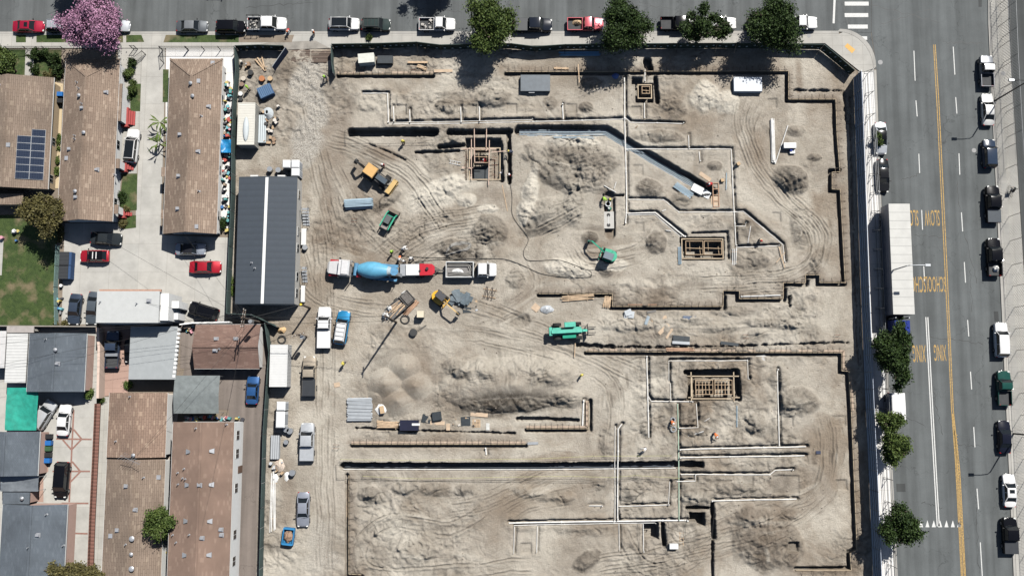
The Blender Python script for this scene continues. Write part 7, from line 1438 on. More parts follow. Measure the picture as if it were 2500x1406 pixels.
sh = [(80, 132, 14, 14, 1.5, L_DK, 'dark shrub at the left end of the front garden'), (104, 128, 20, 12, 1.5, L_DK, 'dark shrub behind the iron fence'), (128, 142, 16, 14, 1.4, L_DK, 'dark shrub beside the stepping garden path'), (84, 170, 10, 14, 1.0, L_DK, 'low dark shrub along the garden path'), (122, 182, 18, 14, .9, L_OL, 'dry olive shrub above the solar-panel house'), (140, 165, 12, 30, 1.6, L_DK, 'tall dark hedge against the left long building'),
    (322, 152, 9, 10, 1.1, L_DK, 'small potted shrub at the paved yard entrance'), (313, 180, 13, 14, 1.4, L_MD, 'green shrub by the red porch, upper'), (322, 215, 12, 20, 1.3, L_MD, 'green shrub by the red porch, lower'), (305, 236, 12, 14, 1.2, L_DK, 'dark shrub against the paved yard'), (140, 372, 5, 70, .8, L_BR, 'narrow strip of weeds along the left long building'),
    (298, 480, 7, 12, 1.0, L_DK, 'small shrub beside the side lawn'), (308, 512, 9, 7, 1.0, L_OL, 'small reddish shrub at the lower porch'), (300, 545, 9, 9, .9, L_OL, 'small dry shrub at the end of the left long building'), (218, 962, 10, 13, 1.2, L_BR, 'light green shrub in the corner of the banded forecourt'), (247, 976, 5, 6, .8, L_MD, 'tiny shrub at the end of the pink wall'), (312, 940, 9, 8, .6, L_BR, 'grass tuft at the corner of the pink yard'),
    (146, 560, 8, 40, .9, L_OL, 'dry brush along the side of the lawn'), (150, 790, 22, 6, .8, L_OL, 'dry brush by the block wall'), (545, 545, 8, 14, 1.2, L_DK, 'dark shrub in the narrow gap by the green fence'), (545, 352, 8, 12, 1.0, L_DK, 'shrub near the blue tarp'), (901, 92, 5, 6, .8, L_MD, 'small shrub on the pavement near the green SUV'), (2146, 340, 6, 18, 2.2, L_MD, 'slim sapling at the kerb over the silver sedan'), (402, 1095, 5, 10, .8, L_MD, 'small plant in the cream side path'), (565, 700, 3, 30, .5, L_BR, 'weeds between the green fence and the office')]
for i, (px, py, rx, ry, h, m, lab) in enumerate(sh):
    rng = np.random.RandomState(i + 90); x, y = P(px, py, h * .6); X_, Y_ = rx * S, ry * S; t = thing('shrub', lab, 'shrub', x, y, 0, group='garden shrubs'); nc = 14
    cl = rng.uniform(-1, 1, (nc, 3)) * np.array([X_ * .75, Y_ * .75, h * .35]) + np.array([0, 0, h * .55]); quadmesh('foliage', leaves(rng, cl, int(500 + 1400 * X_ * Y_), .11, .16), m, t)
    st = MB(); [st.cyl((0, 0, 0), tuple(cl[k]), .02, .01, 5) for k in range(5)]; st.build('stem', M_BARK, t)
# banana-like plant between drive and middle building
x, y = P(392, 300, 1.6); t = thing('palm_plant', 'spiky broad-leaved plant overhanging the driveway', 'plant', x, y); rr = random.Random(3)
for k in range(26):
    a = rr.uniform(0, 6.28); L_ = rr.uniform(1.2, 2.3); z1 = rr.uniform(1.2, 2.6); oy = rr.choice((0, -3.2)); d = Vector((math.cos(a), math.sin(a), 0)); n_ = Vector((-d.y, d.x, 0)) * .14
    p0 = Vector((0, oy, z1)); p1 = p0 + d * L_ * .5 + Vector((0, 0, .3)); p2 = p0 + d * L_ - Vector((0, 0, .3)); MB().add([p0, p1 - n_, p2, p1 + n_], [(0, 1, 2, 3)]).build('leaf', L_BR, t)
MB().cyl((0, 0, 0), (0, 0, 1.6), .1, n=8).cyl((0, -3.2, 0), (0, -3.2, 1.6), .1, n=8).build('stem', M_BARK, t)
# ---------------- poles and lamps ----------------
M_POLE = mat('weathered_pole', (.12, .095, .075), rough=.9, var=.2); M_WIRE = mat('cable_black', (.03, .03, .03))
def upole(label, px, py, h, arms=(), trans=False, cap=None):
    x, y = P(px, py); t = thing('utility_pole', label, 'utility pole', x, y, 0); MB().cyl((0, 0, -.3), (0, 0, h), .17, .12, 10).build('shaft', M_POLE, t, smooth=True)
    for z, a, L_ in arms: d = Vector((math.cos(a), math.sin(a), 0)) * L_ / 2; MB().beam(tuple(-d + Vector((0, 0, z))), tuple(d + Vector((0, 0, z))), .12, .12).build('crossarm', M_POLE, t); [MB().cyl(tuple(d * k + Vector((0, 0, z))), tuple(d * k + Vector((0, 0, z + .22))), .05, n=6).build('insulator', M_LAMP, t) for k in (-.9, -.4, .4, .9)]
    if trans: MB().cyl((.35, -.3, h * .62), (.35, -.3, h * .62 + 1.1), .28, n=12).build('transformer', M_GALV, t)
    if cap: MB().cyl((0, 0, h), (0, 0, h + .35), .16, n=8).build('pole_cap', cap, t)
    return (x, y, h)
pA = upole('wooden utility pole with double crossarms standing between the low white wall and the green fence', 640, 788, 10.2, [(9.8, 1.45, 2.6), (8.9, 1.45, 2.4)], True)
pB = upole('short dark pole with a yellow top at the south corner of the office', 757, 752, 5.6, cap=mat('cap_yellow', (.7, .55, .05)))
pC = upole('wooden utility pole in the junk right of the blue SUV, casting a long shadow', 968, 787, 12, [(11.5, 1.5, 1.6)])
pD = upole('dark pole beside the cable coil and the white container', 748, 822, 5.5, [(5.2, .3, 1.8)], True)
def wire(label, a, b, sag=.5, r=.022):
    a = Vector(a); b = Vector(b); pts = [a.lerp(b, k / 14) - Vector((0, 0, sag * 4 * (k / 14) * (1 - k / 14))) - a for k in range(15)]; tag(MB().tube(pts, r, 4).build('overhead_wire', M_WIRE, loc=tuple(a)), label, 'wire', 'overhead wires')
A_ = Vector((pA[0], pA[1], 9.9)); C_ = Vector((pC[0], pC[1], 11.6))
wire('upper overhead wire from the double crossarm pole to the pole near the blue SUV', A_, C_, .8); wire('lower overhead wire from the double crossarm pole to the pole near the blue SUV', A_ - Vector((0, .8, 1)), C_ - Vector((0, .6, .4)), 1.0); wire('overhead wire from the double crossarm pole to the yellow-topped pole', A_ - Vector((0, 0, 2)), (pB[0], pB[1], 5.8), .3, .035)
for k, (px, py, z, lab) in enumerate([(140, 888, 4, 'square blue-grey house'), (-80, 850, 8, 'left frame edge, upper'), (-80, 830, 9, 'left frame edge, topmost'), (-80, 905, 7, 'left frame edge, lower'), (218, 560, 3.4, 'left long building'), (440, 560, 4, 'middle long building'), (345, 738, 5.7, 'flat-roofed house'), (490, 1300, 5.9, 'two-storey reddish-roofed building'), (335, 1110, 4.4, 'patched-shingle house'), (540, 860, 3.6, 'reddish brown gabled house'), (560, 720, 3.4, 'corner of the office')]):
    wire('thin wire from the double crossarm pole toward the %s' % lab, A_ - Vector((0, .25 * k - 1, 1.2 * (k % 3))), (*P(px, py, z), z), .5, .016)
def lamp(label, px, py, h, armv):
    x, y = P(px, py); t = thing('street_lamp', label, 'street lamp', x, y, .15, group='street lamps along the right road'); MB().cyl((0, 0, 0), (0, 0, h - .6), .13, .08, 10).build('pole', M_STEEL if px > 2300 else M_GALV, t, smooth=True)
    MB().tube([(0, 0, h - .7), (armv * .1, 0, h - .2), (armv * .55, 0, h), (armv, 0, h)], .06, 8).build('arm', M_STEEL if px > 2300 else M_GALV, t, smooth=True); d = .8 if armv > 0 else -.8
    MB().box(*sorted((armv, armv + d)), -.2, .2, h - .1, h + .1, tx=.05, ty=.05).build('lamp_head', M_GALV, t)
lamp('dark street lamp on the right pavement beside the silver beige sedan', 2428, 247, 9.2, -2.1); lamp('dark street lamp on the right pavement beside the glossy black sedan', 2473, 1058, 9.2, -2.1); lamp('pale street lamp reaching over the long white trailer', 2153, 668, 9.2, 2.1)
# ---------------- stacks, boxes and litter on the site ----------------
def rr_(s): return random.Random(s)
def at(px, py): x, y = P(px, py); return x, y, zt(x, y)
def stack(name, label, cat, px, py, L_, W0, ang, n, r, m, layers=2, rnd=0.0, seed=1, box=False, nm=None):
    x, y, z = at(px, py); t = thing(name, label, cat, x, y, z + .02, math.radians(ang)); R_ = rr_(seed); nm = nm or ('plank' if box else 'pipe')
    for l in range(layers):
        for k in range(n - l):
            yy = -W0 / 2 + W0 * (k + .5 + l * .5) / n + R_.uniform(-.02, .02); sh_ = R_.uniform(-.12, .12) * L_ * .3; a = R_.uniform(-rnd, rnd); zz = .1 + r + l * r * 1.75; dx, dy = L_ / 2 * math.cos(a), L_ / 2 * math.sin(a)
            if box: MB().beam((sh_ - dx, yy - dy, zz), (sh_ + dx, yy + dy, zz), r * 3.2, r * 1.2).build(nm, m, t)
            else: MB().cyl((sh_ - dx, yy - dy, zz), (sh_ + dx, yy + dy, zz), r, n=8).build(nm, m, t, smooth=True)
    for u in (-.3, .3): MB().box(L_ * u - .05, L_ * u + .05, -W0 / 2 - .1, W0 / 2 + .1, 0, .1).build('bearer', M_LUMB, t)
    return t
M_STEELP = mat('bright_steel_pipe', (.55, .58, .60), rough=.35, metal=.4, var=.1)
stack('pipe_stack', 'bundle of blue-grey pipes left of the green skid steer', 'pipe stack', 877, 499, 4.0, 1.6, 3, 9, .09, M_BLUEPIPE, 4, .01, 3); stack('pipe_stack', 'wide flat stack of shining grey pipes at the left, below the sand cones', 'pipe stack', 879, 999, 3.5, 3.4, 1, 17, .095, M_STEELP, 2, .005, 4)
stack('pipe_stack', 'long white pipes leaning at the green fence south of the crumpled debris', 'pipe stack', 667, 1222, 8.2, .8, 91, 6, .06, M_PVC, 1, .03, 5); stack('pipe_stack', 'bundle of long white pipes lying upright in the picture near the dark round heap', 'pipe stack', 1886, 345, 6.4, .6, 90, 5, .08, M_PVC, 2, .01, 6)
stack('pipe_stack', 'pale blue pipes laid diagonally left of the equipment cart', 'pipe stack', 1668, 466, 3.0, 1.0, -38, 7, .07, M_BLUEPIPE, 1, .03, 7); stack('pipe_stack', 'pair of white pipes lying left of the right angle pipe end', 'pipe stack', 1792, 627, 2.4, .7, 87, 3, .07, M_PVC, 1, .02, 8)
stack('pipe_stack', 'pale pipes lying left of the double framed pit', 'pipe stack', 1659, 623, 2.6, .5, 91, 3, .06, M_BLUEPIPE, 1, .02, 9); stack('pipe_stack', 'blue pipes lying along the street fence between the first two street trees', 'pipe stack', 1415, 133, 6.0, .7, 0, 4, .08, mat('bright_blue_pipe', (.16, .33, .52), rough=.4), 1, .01, 10)
stack('lumber_stack', 'pale boards and pipes lying left of the black tarp stack', 'lumber', 950, 1036, 3.4, 1.0, -4, 5, .05, M_LUMB, 2, .1, 11, True); stack('lumber_stack', 'reddish boards scattered beneath the stepped form line', 'lumber', 1410, 727, 4.6, .8, 2, 4, .045, M_LUMB, 1, .12, 12, True); stack('lumber_stack', 'boards standing in a bunch by the step in the form line', 'lumber', 1482, 737, 1.7, 1.0, 80, 6, .045, M_LUMB, 1, .1, 13, True)
stack('lumber_stack', 'orange boards leaning beside the steel trailer frame', 'lumber', 1004, 752, 2.8, .6, 45, 5, .04, mat('orange_lumber', (.42, .26, .17), var=.2), 1, .08, 14, True); stack('lumber_stack', 'long white beam lying near the street fence', 'lumber', 1022, 155, 3.0, .3, 0, 1, .09, M_LUMB, 1, 0, 15, True); stack('lumber_stack', 'short boards in a heap below the white beam', 'lumber', 1031, 167, 1.5, .5, -18, 4, .045, M_LUMB, 2, .1, 16, True)
stack('lumber_stack', 'brown timber beams crossed on the ground of the equipment yard', 'lumber', 640, 158, 2.4, .9, -62, 3, .06, M_LUMB, 1, .25, 17, True); stack('lumber_stack', 'flat pinkish board beside the form line under the trees', 'lumber', 1370, 168, 2.2, .3, -2, 2, .04, M_LUMB, 1, 0, 18, True); stack('lumber_stack', 'rusty boards along the southern form line left of center', 'lumber', 1660, 853, 4.0, .5, 1, 3, .05, mat('orange_lumber', (.42, .26, .17)), 1, .04, 19, True)
stack('lumber_stack', 'two long boards leaning at the west form line', 'lumber', 847, 1220, 5.0, .3, 90, 2, .04, M_LUMB, 1, .01, 20, True); stack('pipe_stack', 'long thin pair of pale poles lying below the diagonal conduits', 'pipe stack', 1400, 339, 6.0, .35, -1.5, 2, .06, M_BLUEPIPE, 1, .03, 21)
stack('reinforcement_stack', 'bundle of bent dark steel brackets at the right end of the black sheets', 'steel brackets', 1195, 716, 1.8, 1.8, 80, 4, .05, mat('dark_brackets', (.13, .11, .095)), 2, .3, 22)
# long single pipes and planks
def bar(name, label, cat, a, b, r, m, z=.1, flat=False):
    p = P(*a); q = P(*b); z0 = zt(*p) + z; z1 = zt(*q) + z; o = MB().beam((0, 0, 0), (q[0] - p[0], q[1] - p[1], z1 - z0), r * 2, .05 if flat else r * 2) if flat else MB().cyl((0, 0, 0), (q[0] - p[0], q[1] - p[1], z1 - z0), r, n=8)
    tag(o.build(name, m, loc=(p[0], p[1], z0), smooth=not flat), label, cat)
for a_ in [('loose_pipe', 'white pipe leaning diagonally beside the long white bundle', 'pipe', (1923, 307), (1892, 401), .08, M_PVC), ('loose_pipe', 'white pipe near the red-hatted person', 'pipe', (1831, 553), (1825, 594), .06, M_PVC), ('loose_pipe', 'white pipe slanting left of the orange-vested worker', 'pipe', (1680, 1064), (1715, 1052), .07, M_PVC), ('loose_pipe', 'short white pipe above the slanting pipe', 'pipe', (1720, 1028), (1732, 1020), .05, M_PVC),
    ('loose_pipe', 'white pipe beside the concrete vault, left of the tall pipe', 'pipe', (1474, 455), (1503, 470), .07, M_PVC), ('loose_pipe', 'short white pipe next to the dark gloves', 'pipe', (1504, 445), (1499, 461), .06, M_PVC), ('loose_pipe', 'pale blue pipe sticking out below the gridded pit', 'pipe', (1798, 990), (1799, 1042), .08, M_BLUEPIPE), ('loose_pipe', 'white pipe parallel to the notch in the lower stepped form line', 'pipe', (1808, 724), (1905, 721), .09, M_WHITE),
    ('loose_pipe', 'grey pipe right of the worker platform', 'pipe', (1773, 423), (1772, 464), .07, M_BLUEPIPE), ('loose_pipe', 'short pipe left of the double framed pit', 'pipe', (1625, 563), (1638, 565), .07, M_WHITE), ('loose_pipe', 'small white pipe on the ground by the small heap', 'pipe', (1616, 516), (1626, 512), .07, M_PVC)]: bar(*a_)
for a_ in [('plank', 'pale plank on the light ground, upper of the scattered ones', 'plank', (1590, 783), (1627, 773), .22, M_PLY, .06, True), ('plank', 'wide pale plank below the upper scattered one', 'plank', (1608, 815), (1632, 792), .26, M_PLY, .06, True), ('plank', 'narrow pale plank, lowest of the scattered ones', 'plank', (1626, 826), (1641, 803), .16, M_PLY, .06, True), ('plank', 'dark grey plank below the form line', 'plank', (1579, 763), (1601, 759), .14, mat('weathered_plank', (.16, .15, .14)), .06, True),
    ('plank', 'blue-grey plank at the left of the scattered planks', 'plank', (1574, 793), (1583, 772), .22, mat('bluish_sheet', (.24, .29, .33)), .06, True), ('plank', 'long thin batten standing off the telehandler', 'plank', (1404, 838), (1402, 872), .05, M_LUMB, .3, True), ('plank', 'thin orange batten lying in the sand east of the churned mound', 'plank', (1226, 452), (1239, 516), .05, M_LUMB, .06, True), ('plank', 'slanting batten crossing the pipe below the big tree shadows', 'plank', (1556, 309), (1529, 336), .07, M_LUMB, .25, True),
    ('plank', 'slanting stake leaning at the end of the zigzag pipe', 'plank', (1900, 603), (1914, 655), .05, M_LUMB, .3, True), ('plank', 'stake crossing at the end of the zigzag pipe', 'plank', (1893, 642), (1917, 616), .04, M_LUMB, .35, True), ('plank', 'long pale plank lying along the form line at the bottom of the heap', 'plank', (1288, 1082), (1314, 1081), .18, M_GALV, .1, True), ('plank', 'orange board along the stepped form line', 'plank', (1532, 744), (1603, 744), .05, mat('orange_lumber', (.4, .2, .1)), .12, True), ('plank', 'standing batten between the street fence and form line', 'plank', (1411, 160), (1414, 205), .06, M_LUMB, .5, True), ('plank', 'pale board by the sand-spattered form line end', 'plank', (1060, 175), (1105, 174), .22, M_PLY, .1, True)]: bar(*a_)
def sheet3(name, label, cat, px, py, L_, W0, ang, m, h=.03, z=.05, tilt=0.0, n=1, seed=1):
    x, y, z0 = at(px, py); R_ = rr_(seed)
    if n == 1: o = MB().box(-L_ / 2, L_ / 2, -W0 / 2, W0 / 2, 0, h).build(name, m, loc=(x, y, z0 + z), rz=math.radians(ang)); o.rotation_euler.x = tilt; return tag(o, label, cat)
    t = thing(name, label, cat, x, y, z0 + z)
    for k in range(n): o = MB().box(-L_ / 2, L_ / 2, -W0 / 2, W0 / 2, 0, h).build('sheet', m, t, loc=(R_.uniform(-.5, .5) * L_, R_.uniform(-.4, .4) * W0, k * (h + .03)), rz=R_.uniform(0, 3.1)); o.rotation_euler.x = R_.uniform(-.08, .08)
    return t
M_BSH = mat('black_sheet', (.028, .036, .042), rough=.45, var=.3, scale=3)
for a_ in [('ply_sheet', 'square of plywood next to the crumpled grey plastic', 'plywood', 1308, 751, 1.0, 1.05, 50, M_PLY), ('plastic_sheet', 'black sheet directly left of the pallet', 'plastic sheet', 1137, 1028, 1.35, 1.3, 3, M_BSH), ('plastic_sheet', 'black sheet right of the black tarp stack, leftmost', 'plastic sheet', 1041, 1022, 1.3, 1.2, -12, M_BSH), ('plastic_sheet', 'tall black box of sheets with a white edge', 'plastic sheet', 1067, 1015, 1.3, 1.2, 8, M_BSH, .6), ('plastic_sheet', 'bluish black board pile by the upper side of the southern form line', 'plastic sheet', 1662, 831, 2.4, 1.3, -6, M_BSH, .35), ('ply_sheet', 'pale board lying on the bluish black pile', 'plywood', 1661, 837, 2.5, .4, -3, M_GALV, .04, .45),
    ('plastic_sheet', 'blue sheet half buried in sand', 'plastic sheet', 1683, 776, 2.0, .5, -2, mat('dusty_blue', (.12, .15, .21), var=.3)), ('plastic_sheet', 'dark strip lying by the form line right of the blue sheet', 'plastic sheet', 1780, 839, 2.6, .45, -7, M_BSH), ('ply_sheet', 'pinkish plywood sheet lying flat above the pallet', 'plywood', 1170, 1010, 2.5, .75, -5, M_PLY), ('ply_sheet', 'plywood under the tall black box', 'plywood', 1068, 1032, 2.1, .55, -2, M_PLY), ('ply_sheet', 'small upright plywood piece right of the black box', 'plywood', 1094, 1042, .55, .95, 0, M_PLY), ('ply_sheet', 'small pale panel right of the pallet', 'plywood', 1191, 1041, .5, 1.0, 0, mat('pale_panel', (.55, .55, .52))),
    ('ply_sheet', 'brown square of cardboard on the sand left of the cones', 'cardboard', 823, 939, .85, .65, 12, M_PLY), ('ply_sheet', 'brown board where the worker platform meets the pipe', 'plywood', 1745, 495, 1.1, 1.9, 0, M_PLY), ('ply_sheet', 'long plywood sheet on the bank above the worker platform', 'plywood', 1721, 432, 1.9, .6, -35, M_PLY)]: sheet3(*a_)
sheet3('plastic_sheet', 'scattered heap of blue-black sheets right of the yellow excavator', 'plastic sheet', 1125, 728, 1.9, .75, 0, mat('dusty_slate_sheet', (.10, .13, .15), rough=.5, var=.35, scale=2), .03, .1, 0, 11, 5)
sheet3('plastic_sheet', 'large flat black sheet at the lower right of the scattered heap', 'plastic sheet', 1140, 754, 1.25, 1.15, 3, M_BSH); sheet3('plastic_sheet', 'stack of grey and white plastic trays below the stepped form line', 'plastic trays', 1538, 768, 1.0, .8, 0, mat('pale_grey_plastic', (.45, .48, .50), var=.15), .06, .05, 0, 4, 8)
def boxthing(name, label, cat, px, py, L_, W0, h, ang, m, lid=None, zref=None, parts=()):
    x, y = P(px, py, h); z = zt(x, y); t = thing(name, label, cat, x, y, z, math.radians(ang)); MB().box(-L_ / 2 + .02, L_ / 2 - .02, -W0 / 2 + .02, W0 / 2 - .02, 0, h - .04).build('body', m, t); MB().box(-L_ / 2, L_ / 2, -W0 / 2, W0 / 2, h - .04, h, tx=.02, ty=.02).build('lid', lid or m, t); return t
boxthing('gang_box', 'large dark grey steel box below the northern form line', 'steel box', 1307, 203, 4.4, 2.5, .8, 0, mat('slate_lid', (.10, .12, .14), rough=.45, var=.15)); boxthing('control_cabinet', 'small white cabinet on the near edge of the large dark grey box', 'cabinet', 1298, 223, .9, .5, .6, 0, M_GALV)
boxthing('gang_box', 'large white flat container with a shaded end under the trees', 'steel box', 1826, 206, 4.2, 2.2, .9, 0, mat('pale_blue_white', (.62, .65, .69), var=.05)); boxthing('table', 'white folding table beside the slanting pipe', 'table', 1929, 355, 1.85, .85, .9, 0, M_WHITE); boxthing('table', 'small white crate with a blue item below the folding table', 'crate', 1935, 370, .8, .65, .4, 0, M_WHITE); boxthing('crate', 'blue item standing on the small white crate', 'box', 1932, 366, .35, .35, .6, 0, mat('deep_blue', (.03, .06, .35)))
boxthing('material_tote', 'white wrapped pallet of blocks near the street fence', 'pallet load', 894, 143, 2.4, 1.45, 1.4, 5, mat('wrapped_white', (.60, .60, .54), var=.12, scale=2)); boxthing('material_tote', 'black topped pallet beside the white wrapped pallet', 'pallet load', 940, 146, 2.3, 1.2, .8, 0, M_BSH); boxthing('gang_box', 'big black wrapped stack with a white strap at the bottom of the sand', 'wrapped stack', 999, 1038, 2.7, 1.5, .9, 0, mat('navy_black_wrap', (.012, .014, .035), rough=.4)); bar('strap', 'white strap board across the black wrapped stack', 'board', (977, 1035), (1027, 1035), .16, M_WHITE, .95, True)
boxthing('generator', 'pale cream cube casting a square shadow near the coiled cable', 'generator', 1026, 767, 1.0, .95, 1.5, 0, mat('cream_box', (.62, .55, .42))); boxthing('crate', 'small brown crate near the top end of the right angle pipe', 'crate', 1803, 400, .5, .5, .5, 30, M_KRAFT); boxthing('crate', 'small brown crate left of the grey pipe', 'crate', 1764, 440, .5, .5, .45, 10, M_KRAFT)
boxthing('storage_box', 'white portable box on the south side of the deep square hole', 'box', 1645, 1333, 1.25, .75, .7, 0, M_WHITE); boxthing('crate', 'small dark square lid at the end of the second long pipe', 'lid', 1998, 1104, .7, .45, .15, 0, mat('blue_black', (.04, .05, .09)))
# blue crate and bins in the equipment yard
x, y = P(647, 222, 1.2); t = thing('recycling_crate', 'large blue slatted crate in the equipment yard', 'crate', x, y, 0, math.radians(25)); M_CR = mat('crate_blue', (.05, .11, .22), var=.1); MB().box(-1.05, 1.05, -.85, .85, .1, 1.15).build('body', M_CR, t)
for k in range(7): MB().box(-.95 + .28 * k, -.95 + .28 * k + .16, -.8, .8, 1.15, 1.22).build('slat', mat('crate_slat', (.10, .18, .30)), t)
for i, (px, py, r, h, m, lab) in enumerate([(639, 192, .42, .8, mat('rusty_orange', (.42, .17, .07)), 'round orange drum above the blue crate'), (659, 192, .36, .7, M_KRAFT, 'brown bucket right of the orange drum'), (611, 177, .4, .8, M_STEEL, 'dark bin near the equipment yard fence'), (594, 192, .35, .6, mat('tan_bucket', (.5, .45, .38)), 'tan bucket by the fence in the equipment yard, upper'), (590, 206, .33, .6, mat('brown_bucket', (.25, .17, .13)), 'brown bucket by the fence in the equipment yard, middle'), (587, 229, .33, .6, M_WHITE, 'white bucket by the fence in the equipment yard, third down'), (587, 242, .3, .5, M_STEEL, 'dark bucket by the fence in the equipment yard, lowest'),
    (658, 413, .38, .9, M_GALV, 'grey bin left of the portable toilets, left one'), (679, 415, .38, .9, M_GALV, 'grey bin left of the portable toilets, right one'), (698, 1048, .4, .9, M_GALV, 'grey bin by the long double toilet, left one'), (707, 1052, .42, .9, M_GALV, 'grey bin by the long double toilet, right one'), (713, 1154, .42, .9, M_GALV, 'grey bin standing alone above the silver grey sedan'), (744, 604, .36, .8, M_WHITE, 'white drum on the east side of the office'), (698, 1079, .33, .6, M_BLACK, 'black tub near the metal sheet stack')]):
    x, y = P(px, py, h); t = thing('drum', lab, 'drum', x, y, 0); MB().cyl((0, 0, 0), (0, 0, h), r * .92, r, 14).build('barrel', m, t, smooth=True); MB().cyl((0, 0, h), (0, 0, h + .04), r * 1.04, n=14).build('rim', M_GALV if i > 6 else m, t)
def bin_(label, px, py, m, ang=0, s=1.0):
    x, y = P(px, py, 1.0); t = thing('wheelie_bin', label, 'bin', x, y, .05, math.radians(ang), 'rubbish bins in the yards'); MB().box(-.36 * s, .36 * s, -.3 * s, .3 * s, .08, .98, tx=-.05, ty=-.04).build('body', m, t); MB().box(-.44 * s, .44 * s, -.35 * s, .35 * s, .98, 1.06, tx=.03, ty=.03).build('lid', m, t)
    for q in (-.25, .25): MB().cyl((-.4 * s, q - .03, .1), (-.4 * s, q + .03, .1), .1, n=8).build('wheel', M_TYRE, t)
M_BINB = mat('bin_blue', (.02, .14, .42), rough=.5); M_BINK = mat('bin_black', (.02, .022, .025), rough=.5); M_BING = mat('bin_green', (.04, .10, .045), rough=.5)
for l_, px, py, m in [('black bin, topmost of the five beside the blue-grey house', 117, 1065, M_BINK), ('blue bin, second of the five beside the blue-grey house', 117, 1081, M_BINB), ('green bin in the middle of the five beside the blue-grey house', 116, 1095, M_BING), ('black bin, fourth of the five beside the blue-grey house', 115, 1110, M_BINK), ('blue bin, lowest of the five beside the blue-grey house', 114, 1124, M_BINB), ('blue bin against the wall of the solar-panel house', 146, 230, M_BINB), ('black bin below the blue one at the solar-panel house', 146, 246, M_BINK)]: bin_(l_, px, py, m)
for k, (px, py) in enumerate(((160, 632), (158, 664))):
    x, y = P(px, py, 1.3); t = thing('dumpster', '%s of the two dark dumpsters beside the lawn' % ('upper' if k == 0 else 'lower'), 'dumpster', x, y, .05); MB().box(-.85, .85, -1.0, 1.0, .1, 1.25).build('body', mat('dumpster_blue', (.03, .07, .16)), t); MB().box(-.88, .5, -1.02, 1.02, 1.25, 1.33, tx=.02).build('lid', ribbed('dumpster_lid', (.045, .048, .052), .2, math.pi / 2), t)
# porches
for k, (px, py, L_, W0, h) in enumerate(((310, 286, 1.6, 2.9, .9), (306, 407, 1.5, 1.5, .9), (302, 521, 1.6, 1.3, .9))):
    x, y = P(px, py, h); t = thing('red_porch', '%s red painted porch steps of the left long building' % ('uppermost', 'middle', 'lowest')[k], 'porch', x, y); MB().box(-L_ / 2, .15, -W0 / 2, W0 / 2, 0, h).build('landing', mat('porch_red', (.38, .07, .065), var=.12), t)
    for j in range(3): MB().box(.15 + .25 * j, .4 + .25 * j, -W0 / 2 + .4, W0 / 2 - .4, 0, h * (.75 - .25 * j)).build('step', mat('porch_red', (.38, .07, .065)), t)
for k, (px, py, r, m, lab) in enumerate([(688, 829, .62, M_STEEL, 'dark cable coil on the ground between the low fence and the white pickup'), (989, 780, .68, M_STEEL, 'large dark cable ring left of the cream cube')]):
    x, y, z = at(px, py); t = thing('cable_coil', lab, 'cable coil', x, y, z)
    for j in range(3): MB().tube([((r - .07 * j) * math.cos(a), (r - .07 * j) * math.sin(a), .08 + .06 * j) for a in [2 * math.pi * i / 24 for i in range(25)]], .045, 6).build('cable_turn', m, t, smooth=True)
x, y, z = at(1010, 812); t = thing('cable_reel', 'dark wire reel lying below the large cable ring', 'cable reel', x, y, z); MB().cyl((0, 0, 0), (0, 0, .06), .55, n=18).cyl((0, 0, .5), (0, 0, .56), .55, n=18).cyl((0, 0, 0), (0, 0, .5), .2, n=12).build('spool', M_STEEL, t); MB().beam((.2, .1, .3), (1.9, 1.1, .15), .06, .06).build('handle', M_STEEL, t)
# open steel trailer with lumber
x, y, z = at(978, 745); t = thing('flatbed_trailer', 'open steel trailer with timber, parked at a slant under the white bags', 'trailer', x, y, z, math.radians(42)); m = MB().box(-2.2, 2.2, -.9, .9, .55, .62)
m.box(-2.2, 2.2, -.95, -.88, .62, .95).box(-2.2, 2.2, .88, .95, .62, .95).box(2.13, 2.2, -.88, .88, .62, .95).box(.6, .7, -.88, .88, .62, 1.0); m.build('bed', mat('dull_trailer_grey', (.13, .125, .12), var=.2), t)
R_ = rr_(5)
for k in range(9): MB().obox(R_.uniform(-1.6, .3), -.7 + .16 * k, .63, .72 + R_.uniform(0, .15), 1.9, .11, R_.uniform(-.15, .15)).build('timber', M_LUMB, t)
MB().box(.8, 2.05, -.8, .8, .63, 1.1, tx=.05).build('tool_chest', mat('dusty_dark', (.12, .11, .10), var=.4, scale=3), t); MB().beam((-2.2, 0, .5), (-3.4, 0, .5), .1, .1).build('tow_bar', M_STEEL, t); wheelpair(t, 0, 1.15, .33, .2)
sack('white bulk bag at the lower end of the steel trailer', 942, 770, .4, .6, .6, .7, M_WSACK, seed=11); sack('white bulk bag leaning on the steel trailer, above the first', 951, 754, .5, .5, .55, .8, M_WSACK, seed=12); sack('crumpled white plastic at the upper end of the steel trailer', 990, 716, .5, .6, .45, .5, M_WSACK, seed=13)
sack('crumpled grey plastic sheeting beside the plywood square', 1335, 755, .15, 1.0, .6, .35, mat('grey_plastic_sheet', (.42, .44, .46), rough=.4, var=.35, scale=3), name='plastic_heap', cat='plastic heap', seed=14); sack('white splash of spilled lime in the sand', 1781, 802, .0, .7, .4, .12, mat('lime_white', (.62, .61, .58)), name='lime_spill', cat='spill', seed=15); sack('pale spill of lime below the southern form line', 1856, 876, .0, 1.2, .6, .10, mat('lime_grey', (.46, .45, .43)), name='lime_spill', cat='spill', seed=16)
sack('round white plastic with brown boxes on it, right of the shining pipe stack', 931, 999, .2, .85, .85, .25, M_WSACK, name='plastic_heap', cat='plastic heap', seed=17); boxthing('crate', 'brown cardboard boxes on the round white plastic', 'cardboard box', 932, 1000, .6, 1.1, .8, 10, M_KRAFT)
